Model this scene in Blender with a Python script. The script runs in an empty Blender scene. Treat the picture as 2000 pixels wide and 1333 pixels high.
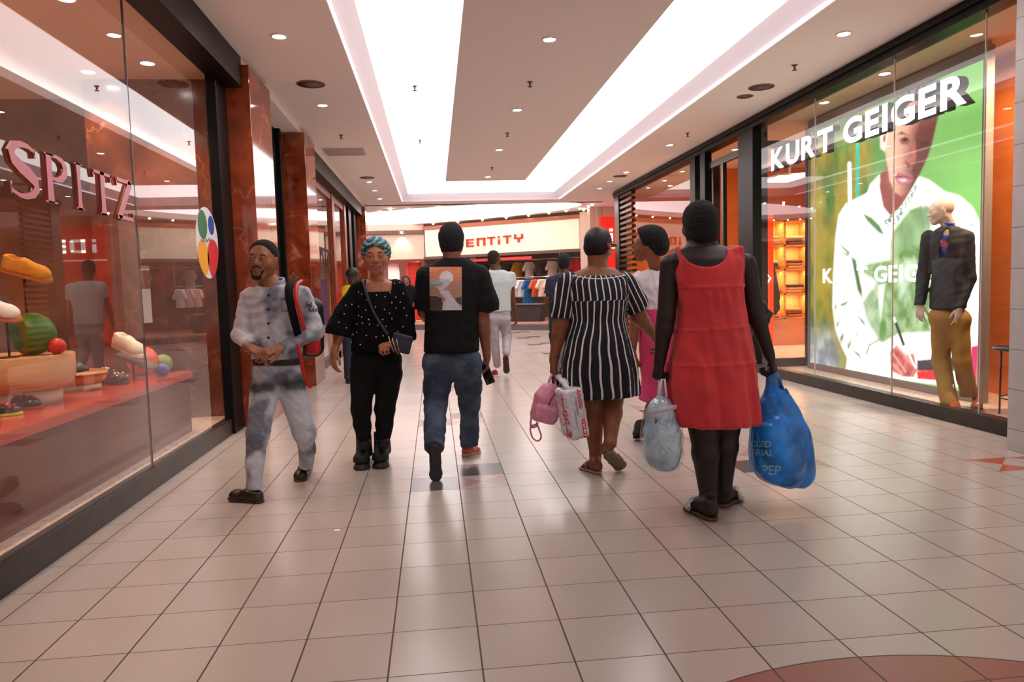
import bpy, math
import numpy as np
from mathutils import Vector, Matrix
from mathutils.bvhtree import BVHTree
rng = np.random.default_rng(7)
SC = bpy.context.scene
COL = SC.collection

# ------------------------------------------------------------------ camera
TILE = 0.32
FPX, YAW, PITCH, ROLL, CAMH = 1408.26, .1045, -.0743, -.0290, 4.0526 * TILE
_cy, _sy, _cp, _sp = math.cos(YAW), math.sin(YAW), math.cos(PITCH), math.sin(PITCH)
CF = np.array([_sy * _cp, _cy * _cp, _sp])
_r = np.array([_cy, -_sy, 0.0]); _u = np.cross(_r, CF)
CR = math.cos(ROLL) * _r + math.sin(ROLL) * _u
CU = -math.sin(ROLL) * _r + math.cos(ROLL) * _u
CO = np.array([0, 0, CAMH])
cam = bpy.data.cameras.new('camera'); cam.sensor_width = 36; cam.sensor_fit = 'HORIZONTAL'
cam.lens = FPX / 2000 * 36; cam.clip_start = .05; cam.clip_end = 200
camo = bpy.data.objects.new('camera', cam); COL.objects.link(camo)
camo.matrix_world = Matrix(((CR[0], CU[0], -CF[0], 0), (CR[1], CU[1], -CF[1], 0), (CR[2], CU[2], -CF[2], CAMH), (0, 0, 0, 1)))
SC.camera = camo

# ------------------------------------------------------------------ world, exposure
SC.view_settings.view_transform = 'Standard'; SC.view_settings.look = 'None'
SC.view_settings.gamma = 1; SC.view_settings.exposure = 0.24
SC.cycles.use_denoising = True; SC.cycles.transparent_max_bounces = 16; SC.cycles.max_bounces = 8
SC.cycles.sample_clamp_indirect = 6
wd = bpy.data.worlds.new('world'); SC.world = wd; wd.use_nodes = True
wd.node_tree.nodes['Background'].inputs[0].default_value = (1.0, .88, .82, 1)
wd.node_tree.nodes['Background'].inputs[1].default_value = .6
L_BOX = 2.9          # radiance of the stretched light ceiling

def lamp(name, kind, loc, power, color=(1, .85, .7), size=.1, aim=None, spot=1.6, blend=.6, parent=None, sy=None):
    d = bpy.data.lights.new(name, kind); d.energy = power; d.color = color
    if kind == 'AREA':
        d.size = size
        if sy: d.shape = 'RECTANGLE'; d.size_y = sy
    else: d.shadow_soft_size = size
    if kind == 'SPOT': d.spot_size = spot; d.spot_blend = blend
    o = bpy.data.objects.new(name, d); COL.objects.link(o); o.location = loc
    if aim is not None:
        o.rotation_euler = (Vector(aim) - Vector(loc)).to_track_quat('-Z', 'Y').to_euler()
    if parent: o.parent = parent
    return o

# ------------------------------------------------------------------ helpers
def at(x, y, X=None, Y=None, Z=None):
    """real point of the place seen at photo pixel (x, y) on the plane X=, Y= or Z="""
    d = CF + (x - 1000) / FPX * CR - (y - 666.5) / FPX * CU
    t = X / d[0] if X is not None else Y / d[1] if Y is not None else (Z - CAMH) / d[2]
    return CO + t * d

def lin(c):
    c = np.array(c[:3], float) / 255
    return tuple(np.where(c <= .04045, c / 12.92, ((c + .055) / 1.055) ** 2.4)) + (1.0,)

MATS = {}
def mat(name, c=(128, 128, 128), rough=.6, metal=0., emit=0., var=0., vs=20., bump=0., bs=60., c2=None, spec=.5, sheen=0., sss=0., ecol=None, detail=3., stretch=None, coat=0.):
    """procedural principled material: noise varies the colour between c and c2, noise bump"""
    if name in MATS: return MATS[name]
    m = bpy.data.materials.new(name); m.use_nodes = True; MATS[name] = m
    nt = m.node_tree; b = nt.nodes['Principled BSDF']
    b.inputs['Base Color'].default_value = lin(c); b.inputs['Roughness'].default_value = rough
    b.inputs['Metallic'].default_value = metal; b.inputs['Specular IOR Level'].default_value = spec
    b.inputs['Coat Weight'].default_value = coat
    if sheen: b.inputs['Sheen Weight'].default_value = sheen
    if sss: b.inputs['Subsurface Weight'].default_value = sss; b.inputs['Subsurface Radius'].default_value = (.01, .004, .002)
    if emit: b.inputs['Emission Color'].default_value = lin(ecol or c); b.inputs['Emission Strength'].default_value = emit
    if var or bump or c2:
        tc = nt.nodes.new('ShaderNodeTexCoord'); src = tc.outputs['Object']
        if stretch:
            mp = nt.nodes.new('ShaderNodeMapping'); mp.inputs['Scale'].default_value = stretch
            nt.links.new(src, mp.inputs['Vector']); src = mp.outputs['Vector']
    if var or c2:
        n = nt.nodes.new('ShaderNodeTexNoise'); n.inputs['Scale'].default_value = vs; n.inputs['Detail'].default_value = detail
        nt.links.new(src, n.inputs['Vector'])
        rp = nt.nodes.new('ShaderNodeValToRGB'); rp.color_ramp.elements[0].position = .35; rp.color_ramp.elements[1].position = .65
        a = np.array(c, float)
        rp.color_ramp.elements[0].color = lin(np.clip(a * (1 - var), 0, 255))
        rp.color_ramp.elements[1].color = lin(c2 if c2 else np.clip(a * (1 + var), 0, 255))
        nt.links.new(n.outputs['Fac'], rp.inputs['Fac']); nt.links.new(rp.outputs['Color'], b.inputs['Base Color'])
    if bump:
        n = nt.nodes.new('ShaderNodeTexNoise'); n.inputs['Scale'].default_value = bs; n.inputs['Detail'].default_value = detail
        nt.links.new(src, n.inputs['Vector'])
        bp = nt.nodes.new('ShaderNodeBump'); bp.inputs['Strength'].default_value = bump; bp.inputs['Distance'].default_value = .01
        nt.links.new(n.outputs['Fac'], bp.inputs['Height']); nt.links.new(bp.outputs['Normal'], b.inputs['Normal'])
    return m

def attr_mat(name, attr='col', rough=.7, emit=0., spec=.5, bump=0., bs=150.):
    """colour comes from the mesh's own colour layer (printed pattern)"""
    if name in MATS: return MATS[name]
    m = bpy.data.materials.new(name); m.use_nodes = True; MATS[name] = m
    nt = m.node_tree; b = nt.nodes['Principled BSDF']
    a = nt.nodes.new('ShaderNodeAttribute'); a.attribute_name = attr
    b.inputs['Roughness'].default_value = rough; b.inputs['Specular IOR Level'].default_value = spec
    nt.links.new(a.outputs['Color'], b.inputs['Base Color'])
    if bump:
        tc = nt.nodes.new('ShaderNodeTexCoord'); n = nt.nodes.new('ShaderNodeTexNoise'); n.inputs['Scale'].default_value = bs; nt.links.new(tc.outputs['Object'], n.inputs['Vector'])
        bp = nt.nodes.new('ShaderNodeBump'); bp.inputs['Strength'].default_value = bump; bp.inputs['Distance'].default_value = .01
        nt.links.new(n.outputs['Fac'], bp.inputs['Height']); nt.links.new(bp.outputs['Normal'], b.inputs['Normal'])
    if emit:
        nt.links.new(a.outputs['Color'], b.inputs['Emission Color']); b.inputs['Emission Strength'].default_value = emit
    return m

def glass_mat(name, ior=1.6, tint=(1, 1, 1), rough=0., base=0.):
    if name in MATS: return MATS[name]
    m = bpy.data.materials.new(name); m.use_nodes = True; MATS[name] = m
    nt = m.node_tree; nt.nodes.clear(); N = nt.nodes.new; K = nt.links.new
    out = N('ShaderNodeOutputMaterial'); mx = N('ShaderNodeMixShader'); t = N('ShaderNodeBsdfTransparent'); g = N('ShaderNodeBsdfGlossy')
    t.inputs[0].default_value = (*tint, 1); g.inputs['Roughness'].default_value = rough
    f = N('ShaderNodeFresnel'); f.inputs[0].default_value = ior
    ge = N('ShaderNodeNewGeometry'); s = N('ShaderNodeMath'); s.operation = 'SUBTRACT'; s.inputs[0].default_value = 1
    K(ge.outputs['Backfacing'], s.inputs[1])
    ad = N('ShaderNodeMath'); ad.operation = 'ADD'; ad.inputs[1].default_value = base; ad.use_clamp = True
    K(f.outputs[0], ad.inputs[0])
    mu = N('ShaderNodeMath'); mu.operation = 'MULTIPLY'; K(ad.outputs[0], mu.inputs[0]); K(s.outputs[0], mu.inputs[1])
    K(mu.outputs[0], mx.inputs[0]); K(t.outputs[0], mx.inputs[1]); K(g.outputs[0], mx.inputs[2]); K(mx.outputs[0], out.inputs[0])
    return m

def emis(name, c, s):
    if name in MATS: return MATS[name]
    m = bpy.data.materials.new(name); m.use_nodes = True; MATS[name] = m
    b = m.node_tree.nodes['Principled BSDF']; b.inputs['Base Color'].default_value = lin(c)
    b.inputs['Emission Color'].default_value = lin(c); b.inputs['Emission Strength'].default_value = s
    return m

def meta(o, label=None, cat=None, group=None, kind=None):
    if label: o['label'] = label
    if cat: o['category'] = cat
    if group: o['group'] = group
    if kind: o['kind'] = kind
    return o

def empty(name, loc, label=None, cat=None, group=None, rz=0.):
    o = bpy.data.objects.new(name, None); COL.objects.link(o); o.location = loc; o.rotation_euler = (0, 0, rz)
    o.empty_display_size = .1
    return meta(o, label, cat, group)

def link(name, me, mats, parent=None, keep=True):
    o = bpy.data.objects.new(name, me); COL.objects.link(o)
    for m in (mats if isinstance(mats, (list, tuple)) else [mats]): me.materials.append(m)
    if parent:
        o.parent = parent
        if keep: o.matrix_parent_inverse = parent_inv(parent)
    return o

def parent_inv(p):
    M = Matrix.Identity(4); q = p
    chain = []
    while q is not None: chain.append(q); q = q.parent
    for q in reversed(chain):
        M = M @ q.matrix_parent_inverse @ q.matrix_basis
    return M.inverted()

def np_mesh(name, V, Fq, mi=None, smooth=True):
    """mesh from numpy verts and a quad/tri array"""
    me = bpy.data.meshes.new(name)
    V = np.asarray(V, np.float32); Fq = np.asarray(Fq, np.int32)
    n, k = Fq.shape
    me.vertices.add(len(V)); me.vertices.foreach_set('co', V.ravel())
    me.loops.add(n * k); me.loops.foreach_set('vertex_index', Fq.ravel())
    me.polygons.add(n); me.polygons.foreach_set('loop_start', np.arange(0, n * k, k, dtype=np.int32))
    me.polygons.foreach_set('use_smooth', np.full(n, smooth))
    if mi is not None: me.polygons.foreach_set('material_index', np.asarray(mi, np.int32))
    me.update(calc_edges=True)
    return me

def set_col(me, C, name='col'):
    a = me.color_attributes.new(name, 'FLOAT_COLOR', 'POINT')
    C = np.asarray(C, np.float32)
    if C.shape[1] == 3: C = np.c_[C, np.ones(len(C), np.float32)]
    a.data.foreach_set('color', C.ravel())

def set_f(me, v, name):
    a = me.attributes.new(name, 'FLOAT', 'POINT'); a.data.foreach_set('value', np.asarray(v, np.float32))

class MB:
    """collects shapes for ONE mesh object"""
    def __init__(s): s.v, s.f, s.m, s.s = [], [], [], []
    def add(s, v, f, mi=0, smooth=False):
        n = len(s.v); s.v += [tuple(map(float, p)) for p in v]
        for q in f: s.f.append(tuple(n + i for i in q)); s.m.append(mi); s.s.append(smooth)
        return s
    def box(s, a, b, mi=0, R=None, c=None):
        a, b = np.minimum(a, b), np.maximum(a, b)
        P = np.array([[x, y, z] for x in (a[0], b[0]) for y in (a[1], b[1]) for z in (a[2], b[2])])
        if R is not None: P = (P - c) @ np.asarray(R).T + c
        return s.add(P, [(0, 1, 3, 2), (4, 6, 7, 5), (0, 4, 5, 1), (2, 3, 7, 6), (0, 2, 6, 4), (1, 5, 7, 3)], mi)
    def quad(s, a, b, c, d, mi=0): return s.add([a, b, c, d], [(0, 1, 2, 3)], mi)
    def tube(s, path, rad, n=10, mi=0, cap=True, flat=None, ref=(0, 0, 1)):
        path = [np.array(p, float) for p in path]; k = len(path)
        rad = [rad] * k if np.isscalar(rad) else list(rad)
        V, u0 = [], np.array(ref, float)
        for i, p in enumerate(path):
            t = path[min(i + 1, k - 1)] - path[max(i - 1, 0)]; t /= np.linalg.norm(t) + 1e-9
            a = np.cross(t, u0)
            if np.linalg.norm(a) < 1e-3: a = np.cross(t, (1, .3, 0))
            a /= np.linalg.norm(a); b = np.cross(a, t)
            for j in range(n):
                w = 2 * math.pi * j / n
                V.append(p + rad[i] * (math.cos(w) * a + math.sin(w) * b * (flat or 1)))
        Fc = [(i * n + j, i * n + (j + 1) % n, (i + 1) * n + (j + 1) % n, (i + 1) * n + j) for i in range(k - 1) for j in range(n)]
        if cap: Fc += [tuple(range(n))[::-1], tuple((k - 1) * n + j for j in range(n))]
        return s.add(V, Fc, mi, True)
    def lathe(s, prof, c, n=32, mi=0, axis='z', R=None):
        V = []
        for r, z in prof:
            for j in range(n):
                w = 2 * math.pi * j / n
                p = np.array([r * math.cos(w), r * math.sin(w), z])
                if R is not None: p = np.asarray(R) @ p
                V.append(p + np.array(c))
        k = len(prof)
        Fc = [(i * n + j, i * n + (j + 1) % n, (i + 1) * n + (j + 1) % n, (i + 1) * n + j) for i in range(k - 1) for j in range(n)]
        if prof[0][0] > 1e-6: Fc.append(tuple(range(n))[::-1])
        if prof[-1][0] > 1e-6: Fc.append(tuple((k - 1) * n + j for j in range(n)))
        return s.add(V, Fc, mi, True)
    def ball(s, c, r, n=16, mi=0, sc=(1, 1, 1)):
        prof = [(max(1e-7, math.sin(math.pi * i / n)), -math.cos(math.pi * i / n)) for i in range(n + 1)]
        m = MB().lathe(prof, (0, 0, 0), n * 2)
        return s.add([np.array(p) * r * np.array(sc) + np.array(c) for p in m.v], m.f, mi, True)
    def prism(s, poly, o, ex, ey, ez, d, mi=0, mside=None):
        """polygon (2d) in the frame o,ex,ey pushed d along ez"""
        o, ex, ey, ez = map(lambda q: np.array(q, float), (o, ex, ey, ez))
        n = len(poly); V = [o + x * ex + y * ey for x, y in poly] + [o + x * ex + y * ey + d * ez for x, y in poly]
        k0 = len(s.f); s.add(V, [tuple(range(n))[::-1], tuple(range(n, 2 * n))] + [(i, (i + 1) % n, n + (i + 1) % n, n + i) for i in range(n)], mi)
        if mside is not None: s.m[k0 + 2:] = [mside] * n
        return s
    def build(s, name, mats, parent=None, bevel=0., recalc=True, autosmooth=None):
        me = bpy.data.meshes.new(name); me.from_pydata(s.v, [], s.f)
        me.polygons.foreach_set('material_index', s.m); me.polygons.foreach_set('use_smooth', s.s)
        if recalc:
            import bmesh
            bm = bmesh.new(); bm.from_mesh(me); bmesh.ops.recalc_face_normals(bm, faces=bm.faces); bm.to_mesh(me); bm.free()
        me.update()
        o = link(name, me, mats, parent)
        if bevel:
            b = o.modifiers.new('bevel', 'BEVEL'); b.width = bevel; b.segments = 2; b.limit_method = 'ANGLE'
        return o

def struct(o): o['kind'] = 'structure'; return o

def text_mesh(body, bold=0., ext=0., shear=0., res=4):
    """mesh of a string in the built-in typeface: x right, y up, z depth"""
    c = bpy.data.curves.new('lettering', 'FONT'); c.body = body; c.extrude = ext; c.offset = bold; c.resolution_u = res; c.shear = shear
    o = bpy.data.objects.new('lettering', c); COL.objects.link(o)
    dg = bpy.context.evaluated_depsgraph_get(); dg.update()
    me = bpy.data.meshes.new_from_object(o.evaluated_get(dg))
    V = np.array([v.co[:] for v in me.vertices]); Fc = [tuple(p.vertices) for p in me.polygons]; Nz = [p.normal[2] for p in me.polygons]
    bpy.data.objects.remove(o); bpy.data.curves.remove(c); bpy.data.meshes.remove(me)
    return V, Fc, Nz

def ordinal(i): return ['first', 'second', 'third', 'fourth', 'fifth', 'sixth', 'seventh', 'eighth', 'ninth', 'tenth', 'eleventh', 'twelfth', 'thirteenth', 'fourteenth'][i]
# ------------------------------------------------------------------ the setting: floor, ceiling, shop fronts
CZ = 3.55                       # ceiling height
XL, XR = -1.95, 4.50            # shop front planes
YE = 19.4                       # end of the arcade on the left

def floor_mat():
    m = bpy.data.materials.new('floor_tile'); m.use_nodes = True
    nt = m.node_tree; N = nt.nodes.new; K = nt.links.new; b = nt.nodes['Principled BSDF']
    tc = N('ShaderNodeTexCoord'); sp = N('ShaderNodeSeparateXYZ'); K(tc.outputs['Object'], sp.inputs[0])
    at_ = N('ShaderNodeAttribute'); at_.attribute_name = 'tile'
    def M(op, a, bb=None, c=None):
        q = N('ShaderNodeMath'); q.operation = op
        for i, v in enumerate((a, bb, c)):
            if v is None: continue
            if isinstance(v, (int, float)): q.inputs[i].default_value = v
            else: K(v, q.inputs[i])
        return q.outputs[0]
    def line(src, off, w):
        t = M('FRACT', M('DIVIDE', M('SUBTRACT', src, off), TILE))
        d = M('ABSOLUTE', M('SUBTRACT', t, .5))
        return M('GREATER_THAN', d, .5 - w / TILE / 2)
    gx = line(sp.outputs['X'], -.2043, .0064); gy = line(sp.outputs['Y'], .1299, .0042)
    gr = M('MAXIMUM', gx, gy)
    # big round of brown tiles near the camera
    dx = M('SUBTRACT', sp.outputs['X'], 1.358); dy = M('SUBTRACT', sp.outputs['Y'], .869)
    rr = M('SQRT', M('ADD', M('MULTIPLY', dx, dx), M('MULTIPLY', dy, dy)))
    ins = M('LESS_THAN', rr, 1.377); edge = M('LESS_THAN', M('ABSOLUTE', M('SUBTRACT', rr, 1.377)), .003)
    gr = M('MAXIMUM', gr, edge)
    n = N('ShaderNodeTexNoise'); n.noise_dimensions = '2D'; n.inputs['Scale'].default_value = 2.2; n.inputs['Detail'].default_value = 5; K(tc.outputs['Object'], n.inputs['Vector'])
    n2 = N('ShaderNodeTexNoise'); n2.noise_dimensions = '2D'; n2.inputs['Scale'].default_value = 260; K(tc.outputs['Object'], n2.inputs['Vector'])
    vo = N('ShaderNodeTexWhiteNoise'); vo.noise_dimensions = '2D'
    fl = N('ShaderNodeVectorMath'); fl.operation = 'FLOOR'; sc = N('ShaderNodeVectorMath'); sc.operation = 'SCALE'; sc.inputs['Scale'].default_value = 1 / TILE
    ad = N('ShaderNodeVectorMath'); ad.operation = 'ADD'; ad.inputs[1].default_value = (.2043, -.1299, 0)
    K(tc.outputs['Object'], ad.inputs[0]); K(ad.outputs[0], sc.inputs[0]); K(sc.outputs[0], fl.inputs[0]); K(fl.outputs[0], vo.inputs['Vector'])
    def mix(f, c1, c2, mode='MIX'):
        q = N('ShaderNodeMix'); q.data_type = 'RGBA'; q.blend_type = mode
        for i, v in ((0, f), (6, c1), (7, c2)):
            if isinstance(v, tuple): q.inputs[i].default_value = v
            elif isinstance(v, (int, float)): q.inputs[i].default_value = v
            else: K(v, q.inputs[i])
        return q.outputs[2]
    base = mix(M('MULTIPLY', ins, .999), at_.outputs['Color'], lin((146, 94, 82)))
    val = M('ADD', M('MULTIPLY', n.outputs['Fac'], .08), M('ADD', M('MULTIPLY', n2.outputs['Fac'], .10), M('MULTIPLY', vo.outputs['Value'], .07)))
    cc = N('ShaderNodeCombineColor'); v1 = M('ADD', val, .88)
    for i in range(3): K(v1, cc.inputs[i])
    base = mix(1.0, base, cc.outputs[0], 'MULTIPLY')
    base = mix(gr, base, lin((62, 36, 32)))
    K(base, b.inputs['Base Color'])
    K(M('ADD', M('ADD', M('MULTIPLY', n.outputs['Fac'], .05), .205), M('MULTIPLY', gr, .4)), b.inputs['Roughness'])
    bp = N('ShaderNodeBump'); bp.inputs['Strength'].default_value = .35; bp.inputs['Distance'].default_value = .004
    K(M('SUBTRACT', 1, gr), bp.inputs['Height']); K(bp.outputs['Normal'], b.inputs['Normal'])
    b.inputs['Specular IOR Level'].default_value = .55
    return m

def build_floor():
    V, Fc, Cc = [], [], []
    cream, dark, pink, rust = lin((180, 168, 159)), lin((88, 78, 82)), lin((172, 138, 132)), lin((178, 92, 66))
    def poly(pts, c):
        n = len(V)
        for x, y in pts: V.append((x, y, 0)); Cc.append(c)
        Fc.append(tuple(range(n, n + len(pts))))
    for j in range(-34, 78):
        for i in range(-30, 46) if j >= 48 else range(-6, 15):
            x0, y0 = -.2043 + i * TILE, .1299 + (j - 7) * TILE + 7 * TILE * 1.0
            y0 = (j + 7.4059) * TILE
            x1, y1 = x0 + TILE, y0 + TILE; xm, ym = x0 + TILE / 2, y0 + TILE / 2
            ii, jj = i % 7, j % 7
            blk = j >= 7 and 0 <= i <= 8 and ii in (0, 1) and jj in (0, 1)
            if blk and ii == jj: poly([(x0, y0), (x1, y0), (x1, y1), (x0, y1)], dark)
            elif blk or (i, j) == (12, 6) or (i, j) == (13, 6):
                p = rust if i >= 12 else pink
                poly([(x0, y0), (x1, y0), (xm, ym)], p if i >= 12 else cream); poly([(x1, y0), (x1, y1), (xm, ym)], cream if i >= 12 else p)
                poly([(x1, y1), (x0, y1), (xm, ym)], p if i >= 12 else cream); poly([(x0, y1), (x0, y0), (xm, ym)], cream if i >= 12 else p)
            else: poly([(x0, y0), (x1, y0), (x1, y1), (x0, y1)], cream)
    me = bpy.data.meshes.new('floor'); me.from_pydata(V, [], Fc); me.update()
    set_col(me, np.array(Cc), 'tile')
    return struct(link('floor', me, floor_mat()))
build_floor()

M_CEIL = mat('ceiling_paint', (240, 226, 220), .75, bump=.03, bs=120)
M_PANEL = mat('ceiling_panel_paint', (226, 212, 208), .6, bump=.02, bs=120)
M_BLACK = mat('black_metal', (9, 8, 8), .4, spec=.2, var=.2)
M_PLINTH = mat('dark_stone_plinth', (38, 31, 25), .35, var=.25, vs=9, bump=.05)
M_LIP = mat('cove_paint', (225, 214, 220), .55)
M_LIGHT = emis('light_ceiling_fabric', (255, 252, 253), L_BOX)
M_STRIP = emis('cove_led', (246, 236, 255), 1.5)
M_BLACKWALL = mat('black_panel', (16, 14, 14), .3)

def marble(name, c1, c2, c3, rough=.12, vs=3.):
    m = bpy.data.materials.new(name); m.use_nodes = True; MATS[name] = m
    nt = m.node_tree; N = nt.nodes.new; K = nt.links.new; b = nt.nodes['Principled BSDF']
    tc = N('ShaderNodeTexCoord'); n = N('ShaderNodeTexNoise'); n.inputs['Scale'].default_value = vs; n.inputs['Detail'].default_value = 9; n.inputs['Distortion'].default_value = 1.2
    K(tc.outputs['Object'], n.inputs['Vector'])
    r = N('ShaderNodeValToRGB'); e = r.color_ramp.elements
    e[0].position = .3; e[0].color = lin(c1); e[1].position = .62; e[1].color = lin(c2); x = e.new(.74); x.color = lin(c3)
    K(n.outputs['Fac'], r.inputs['Fac'])
    vo = N('ShaderNodeTexVoronoi'); vo.feature = 'DISTANCE_TO_EDGE'; vo.inputs['Scale'].default_value = 1.7
    ds = N('ShaderNodeMix'); ds.data_type = 'VECTOR'; ds.inputs[0].default_value = .35; K(tc.outputs['Object'], ds.inputs[4]); K(n.outputs['Color'], ds.inputs[5]); K(ds.outputs[1], vo.inputs['Vector'])
    lt = N('ShaderNodeMath'); lt.operation = 'LESS_THAN'; lt.inputs[1].default_value = .006; K(vo.outputs['Distance'], lt.inputs[0])
    lm = N('ShaderNodeMath'); lm.operation = 'MULTIPLY'; lm.inputs[1].default_value = .45; K(lt.outputs[0], lm.inputs[0])
    mx = N('ShaderNodeMix'); mx.data_type = 'RGBA'; K(lm.outputs[0], mx.inputs[0]); K(r.outputs[0], mx.inputs[6]); mx.inputs[7].default_value = lin(c3)
    K(mx.outputs[2], b.inputs['Base Color']); b.inputs['Roughness'].default_value = rough; b.inputs['Specular IOR Level'].default_value = .9
    return m
M_RED = marble('red_marble', (104, 38, 18), (160, 68, 36), (206, 136, 104), .07)
M_CREAM = marble('cream_marble', (206, 178, 158), (232, 212, 196), (168, 132, 108), .25, 14.)

# ceiling with its long light box recess
X0, X1, YB, YF = -.75, 3.33, 2.6, 18.75           # recess in the ceiling
xi0, xi1, yf = -.58, 3.17, 18.05                 # luminous sheet
ZB = 3.74
def build_ceiling():
    b = MB()
    b.box((-1.76, -8, CZ), (X0, YF, CZ + .3)); b.box((X1, -8, CZ), (4.62, YF, CZ + .3)); b.box((X0, -8, CZ), (X1, YB, CZ + .3)); b.box((X0, YB - .1, ZB), (xi0 + .1, YB, ZB + .1))
    b.box((-1.76, YF, CZ), (4.62, 19.6, CZ + .3))
    struct(b.build('ceiling', M_CEIL))
    b = MB()                                       # sloped lip of the recess: small step, then a splayed face
    for (xa, xb) in ((X0, xi0), (X1, xi1)):
        s = 1 if xb > xa else -1
        p = [(xa, CZ), (xa + .02 * s, CZ + .045), (xb, ZB - .005), (xb, ZB + .06), (xa - .04 * s, ZB + .06), (xa - .04 * s, CZ + .001)]
        b.prism(p, (0, YB, 0), (1, 0, 0), (0, 0, 1), (0, 1, 0), YF - YB)
    p = [(YF, CZ), (YF - .02, CZ + .04), (YF - .12, ZB - .005), (YF - .12, ZB + .06), (YF + .04, ZB + .06), (YF + .04, CZ + .001)]
    b.prism(p, (X0, 0, 0), (0, 1, 0), (0, 0, 1), (1, 0, 0), X1 - X0)
    struct(b.build('trim_1', M_LIP))
    b = MB()                                       # led line in the lip
    b.box((X0 + .004, YB, CZ + .006), (X0 + .018, YF, CZ + .03)); b.box((X1 - .018, YB, CZ + .006), (X1 - .004, YF, CZ + .03))
    meta(b.build('cove_light_strip', M_STRIP), 'thin white light strip along the edge of the long ceiling recess', 'light')
    b = MB(); b.box((xi0, YB, ZB), (xi1, YF - .12, ZB + .02))
    meta(b.build('light_ceiling', M_LIGHT), 'glowing white stretched light ceiling above the walkway', 'ceiling light')
    b = MB(); b.box((.31, YB, CZ), (1.99, 15.35, CZ + .1))
    meta(b.build('ceiling_panel', M_PANEL), 'long pinkish grey panel hanging below the white light ceiling', 'ceiling panel')
build_ceiling()

def bx(name, a, b_, m, bevel=0., s=True, parent=None):
    o = MB().box(a, b_).build(name, m, parent, bevel)
    return struct(o) if s else o

M_GLASS = glass_mat('shop_glass', 1.85)
M_GLASSR = glass_mat('shop_glass_right', 1.45)
# ---- left front
bx('trim_2', (XL - .02, -3, 3.27), (-1.75, 7.25, CZ), M_BLACK)                     # black header
bx('trim_3', (XL - .05, 6.93, .0), (-1.905, 7.26, 3.4), M_BLACK, .01)              # black post
bx('baseboard_left', (-2.02, -3, 0), (-1.93, 7.0, .14), M_PLINTH)
bx('window_1', (-1.968, -2, .14), (-1.958, 5.09, 3.28), M_GLASS)
bx('window_2', (-1.968, 5.096, .14), (-1.958, 6.94, 3.28), M_GLASS)
bx('trim_4', (-1.97, 5.088, .14), (-1.957, 5.098, 3.28), mat('seal', (70, 50, 45), .4))
bx('pilaster_left_near', (-2.1, 7.28, 0), (-1.69, 8.18, 3.49), M_RED, .006)
bx('pilaster_left_far', (-2.1, 10.25, 0), (-1.69, 11.08, 3.49), M_RED, .006)
bx('pilaster_left_end', (-2.2, 18.85, 0), (-1.69, 19.4, 3.46), M_RED, .006)
bx('cornice_left', (-2.2, 7.26, 3.49), (-1.755, 19.4, CZ + .05), M_CEIL)
bx('wall_left', (-2.14, 8.1, 0), (-2.03, 10.3, 3.5), M_BLACKWALL)
M_JAMB = mat('dark_bronze_frame', (40, 24, 18), .3, metal=.3)
for k, y in enumerate((8.35, 9.2, 10.05)):
    bx('trim_%d' % (5 + k), (-2.03, y - .05, 0), (-1.97, y + .05, 3.5), M_BLACK, .006)
M_OAK = mat('reddish_timber', (122, 52, 26), .35, var=.2, vs=6, stretch=(6, 6, .6))
bx('trim_8', (-2.06, 11.08, 3.22), (-1.76, 18.85, 3.49), M_BLACK)
bx('trim_9', (-2.02, 11.08, 3.08), (-1.92, 16.4, 3.22), M_OAK)
bx('baseboard_left_far', (-2.0, 11.08, 0), (-1.9, 17.2, .14), M_PLINTH)
bx('window_3', (-1.965, 11.08, .14), (-1.955, 16.3, 3.08), glass_mat('shop_glass_far', 1.45))
for k, (y0, y1, m) in enumerate(((14.3, 14.6, M_OAK), (16.2, 16.5, M_OAK), (17.0, 17.5, M_BLACK), (18.1, 18.6, M_BLACK))):
    bx('trim_%d' % (10 + k), (-2.1, y0, 0), (-1.9, y1, 3.3), m, .006)
# shoe shop room
M_SHOPCEIL = mat('shop_ceiling_paint', (236, 200, 174), .7)
M_SHOPWALL = mat('shop_wall_brown', (132, 92, 74), .5, var=.15, vs=2)
M_ROLL = None
bx('floor_shop_left', (-6.5, -3, .02), (-1.99, 7.2, .13), M_CREAM)
bx('ceiling_shop_left', (-6.5, -3, 3.33), (-1.97, 8, 3.45), M_SHOPCEIL)
bx('wall_shop_left_end', (-3.17, 7.2, 0), (-2.0, 7.4, 3.4), marble('brown_marble', (84, 44, 30), (124, 68, 46), (178, 118, 92), .2))
bx('wall_shop_left_return', (-6.5, 7.9, 0), (-3.1, 8.0, 3.4), M_SHOPWALL)
bx('wall_shop_left_back', (-6.6, -3, 0), (-6.5, 8, 3.4), M_SHOPWALL)
# ---- right front
bx('baseboard_right', (4.46, 4.84, 0), (4.58, 9.75, .125), M_PLINTH)
bx('trim_15', (4.43, 3.0, 3.40), (4.62, 17.5, CZ), M_BLACK)
bx('trim_16', (4.40, 3.0, 3.47), (4.46, 17.5, 3.50), M_BLACK)
seams = [4.84, 5.55, 6.72, 8.19, 9.68]
for k in range(4):
    bx('window_%d' % (4 + k), (4.505, seams[k] + .004, .125), (4.515, seams[k + 1] - .004, 3.41), M_GLASSR)
for k, y in enumerate(seams[1:4]):
    bx('trim_%d' % (17 + k), (4.5035, y - .004, .125), (4.517, y + .004, 3.41), mat('silicone_joint', (205, 190, 180), .4))
bx('trim_20', (4.44, 9.72, 0), (4.66, 10.22, 3.45), M_BLACK, .008)
bx('trim_21', (4.44, 11.5, 0), (4.56, 11.72, 3.45), M_BLACK, .008)
bx('trim_22', (4.44, 11.95, 0), (4.56, 12.2, 3.45), M_BLACK, .008)
bx('trim_23', (4.9, 12.3, 0), (5.02, 12.42, 3.3), M_JAMB)
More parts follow.
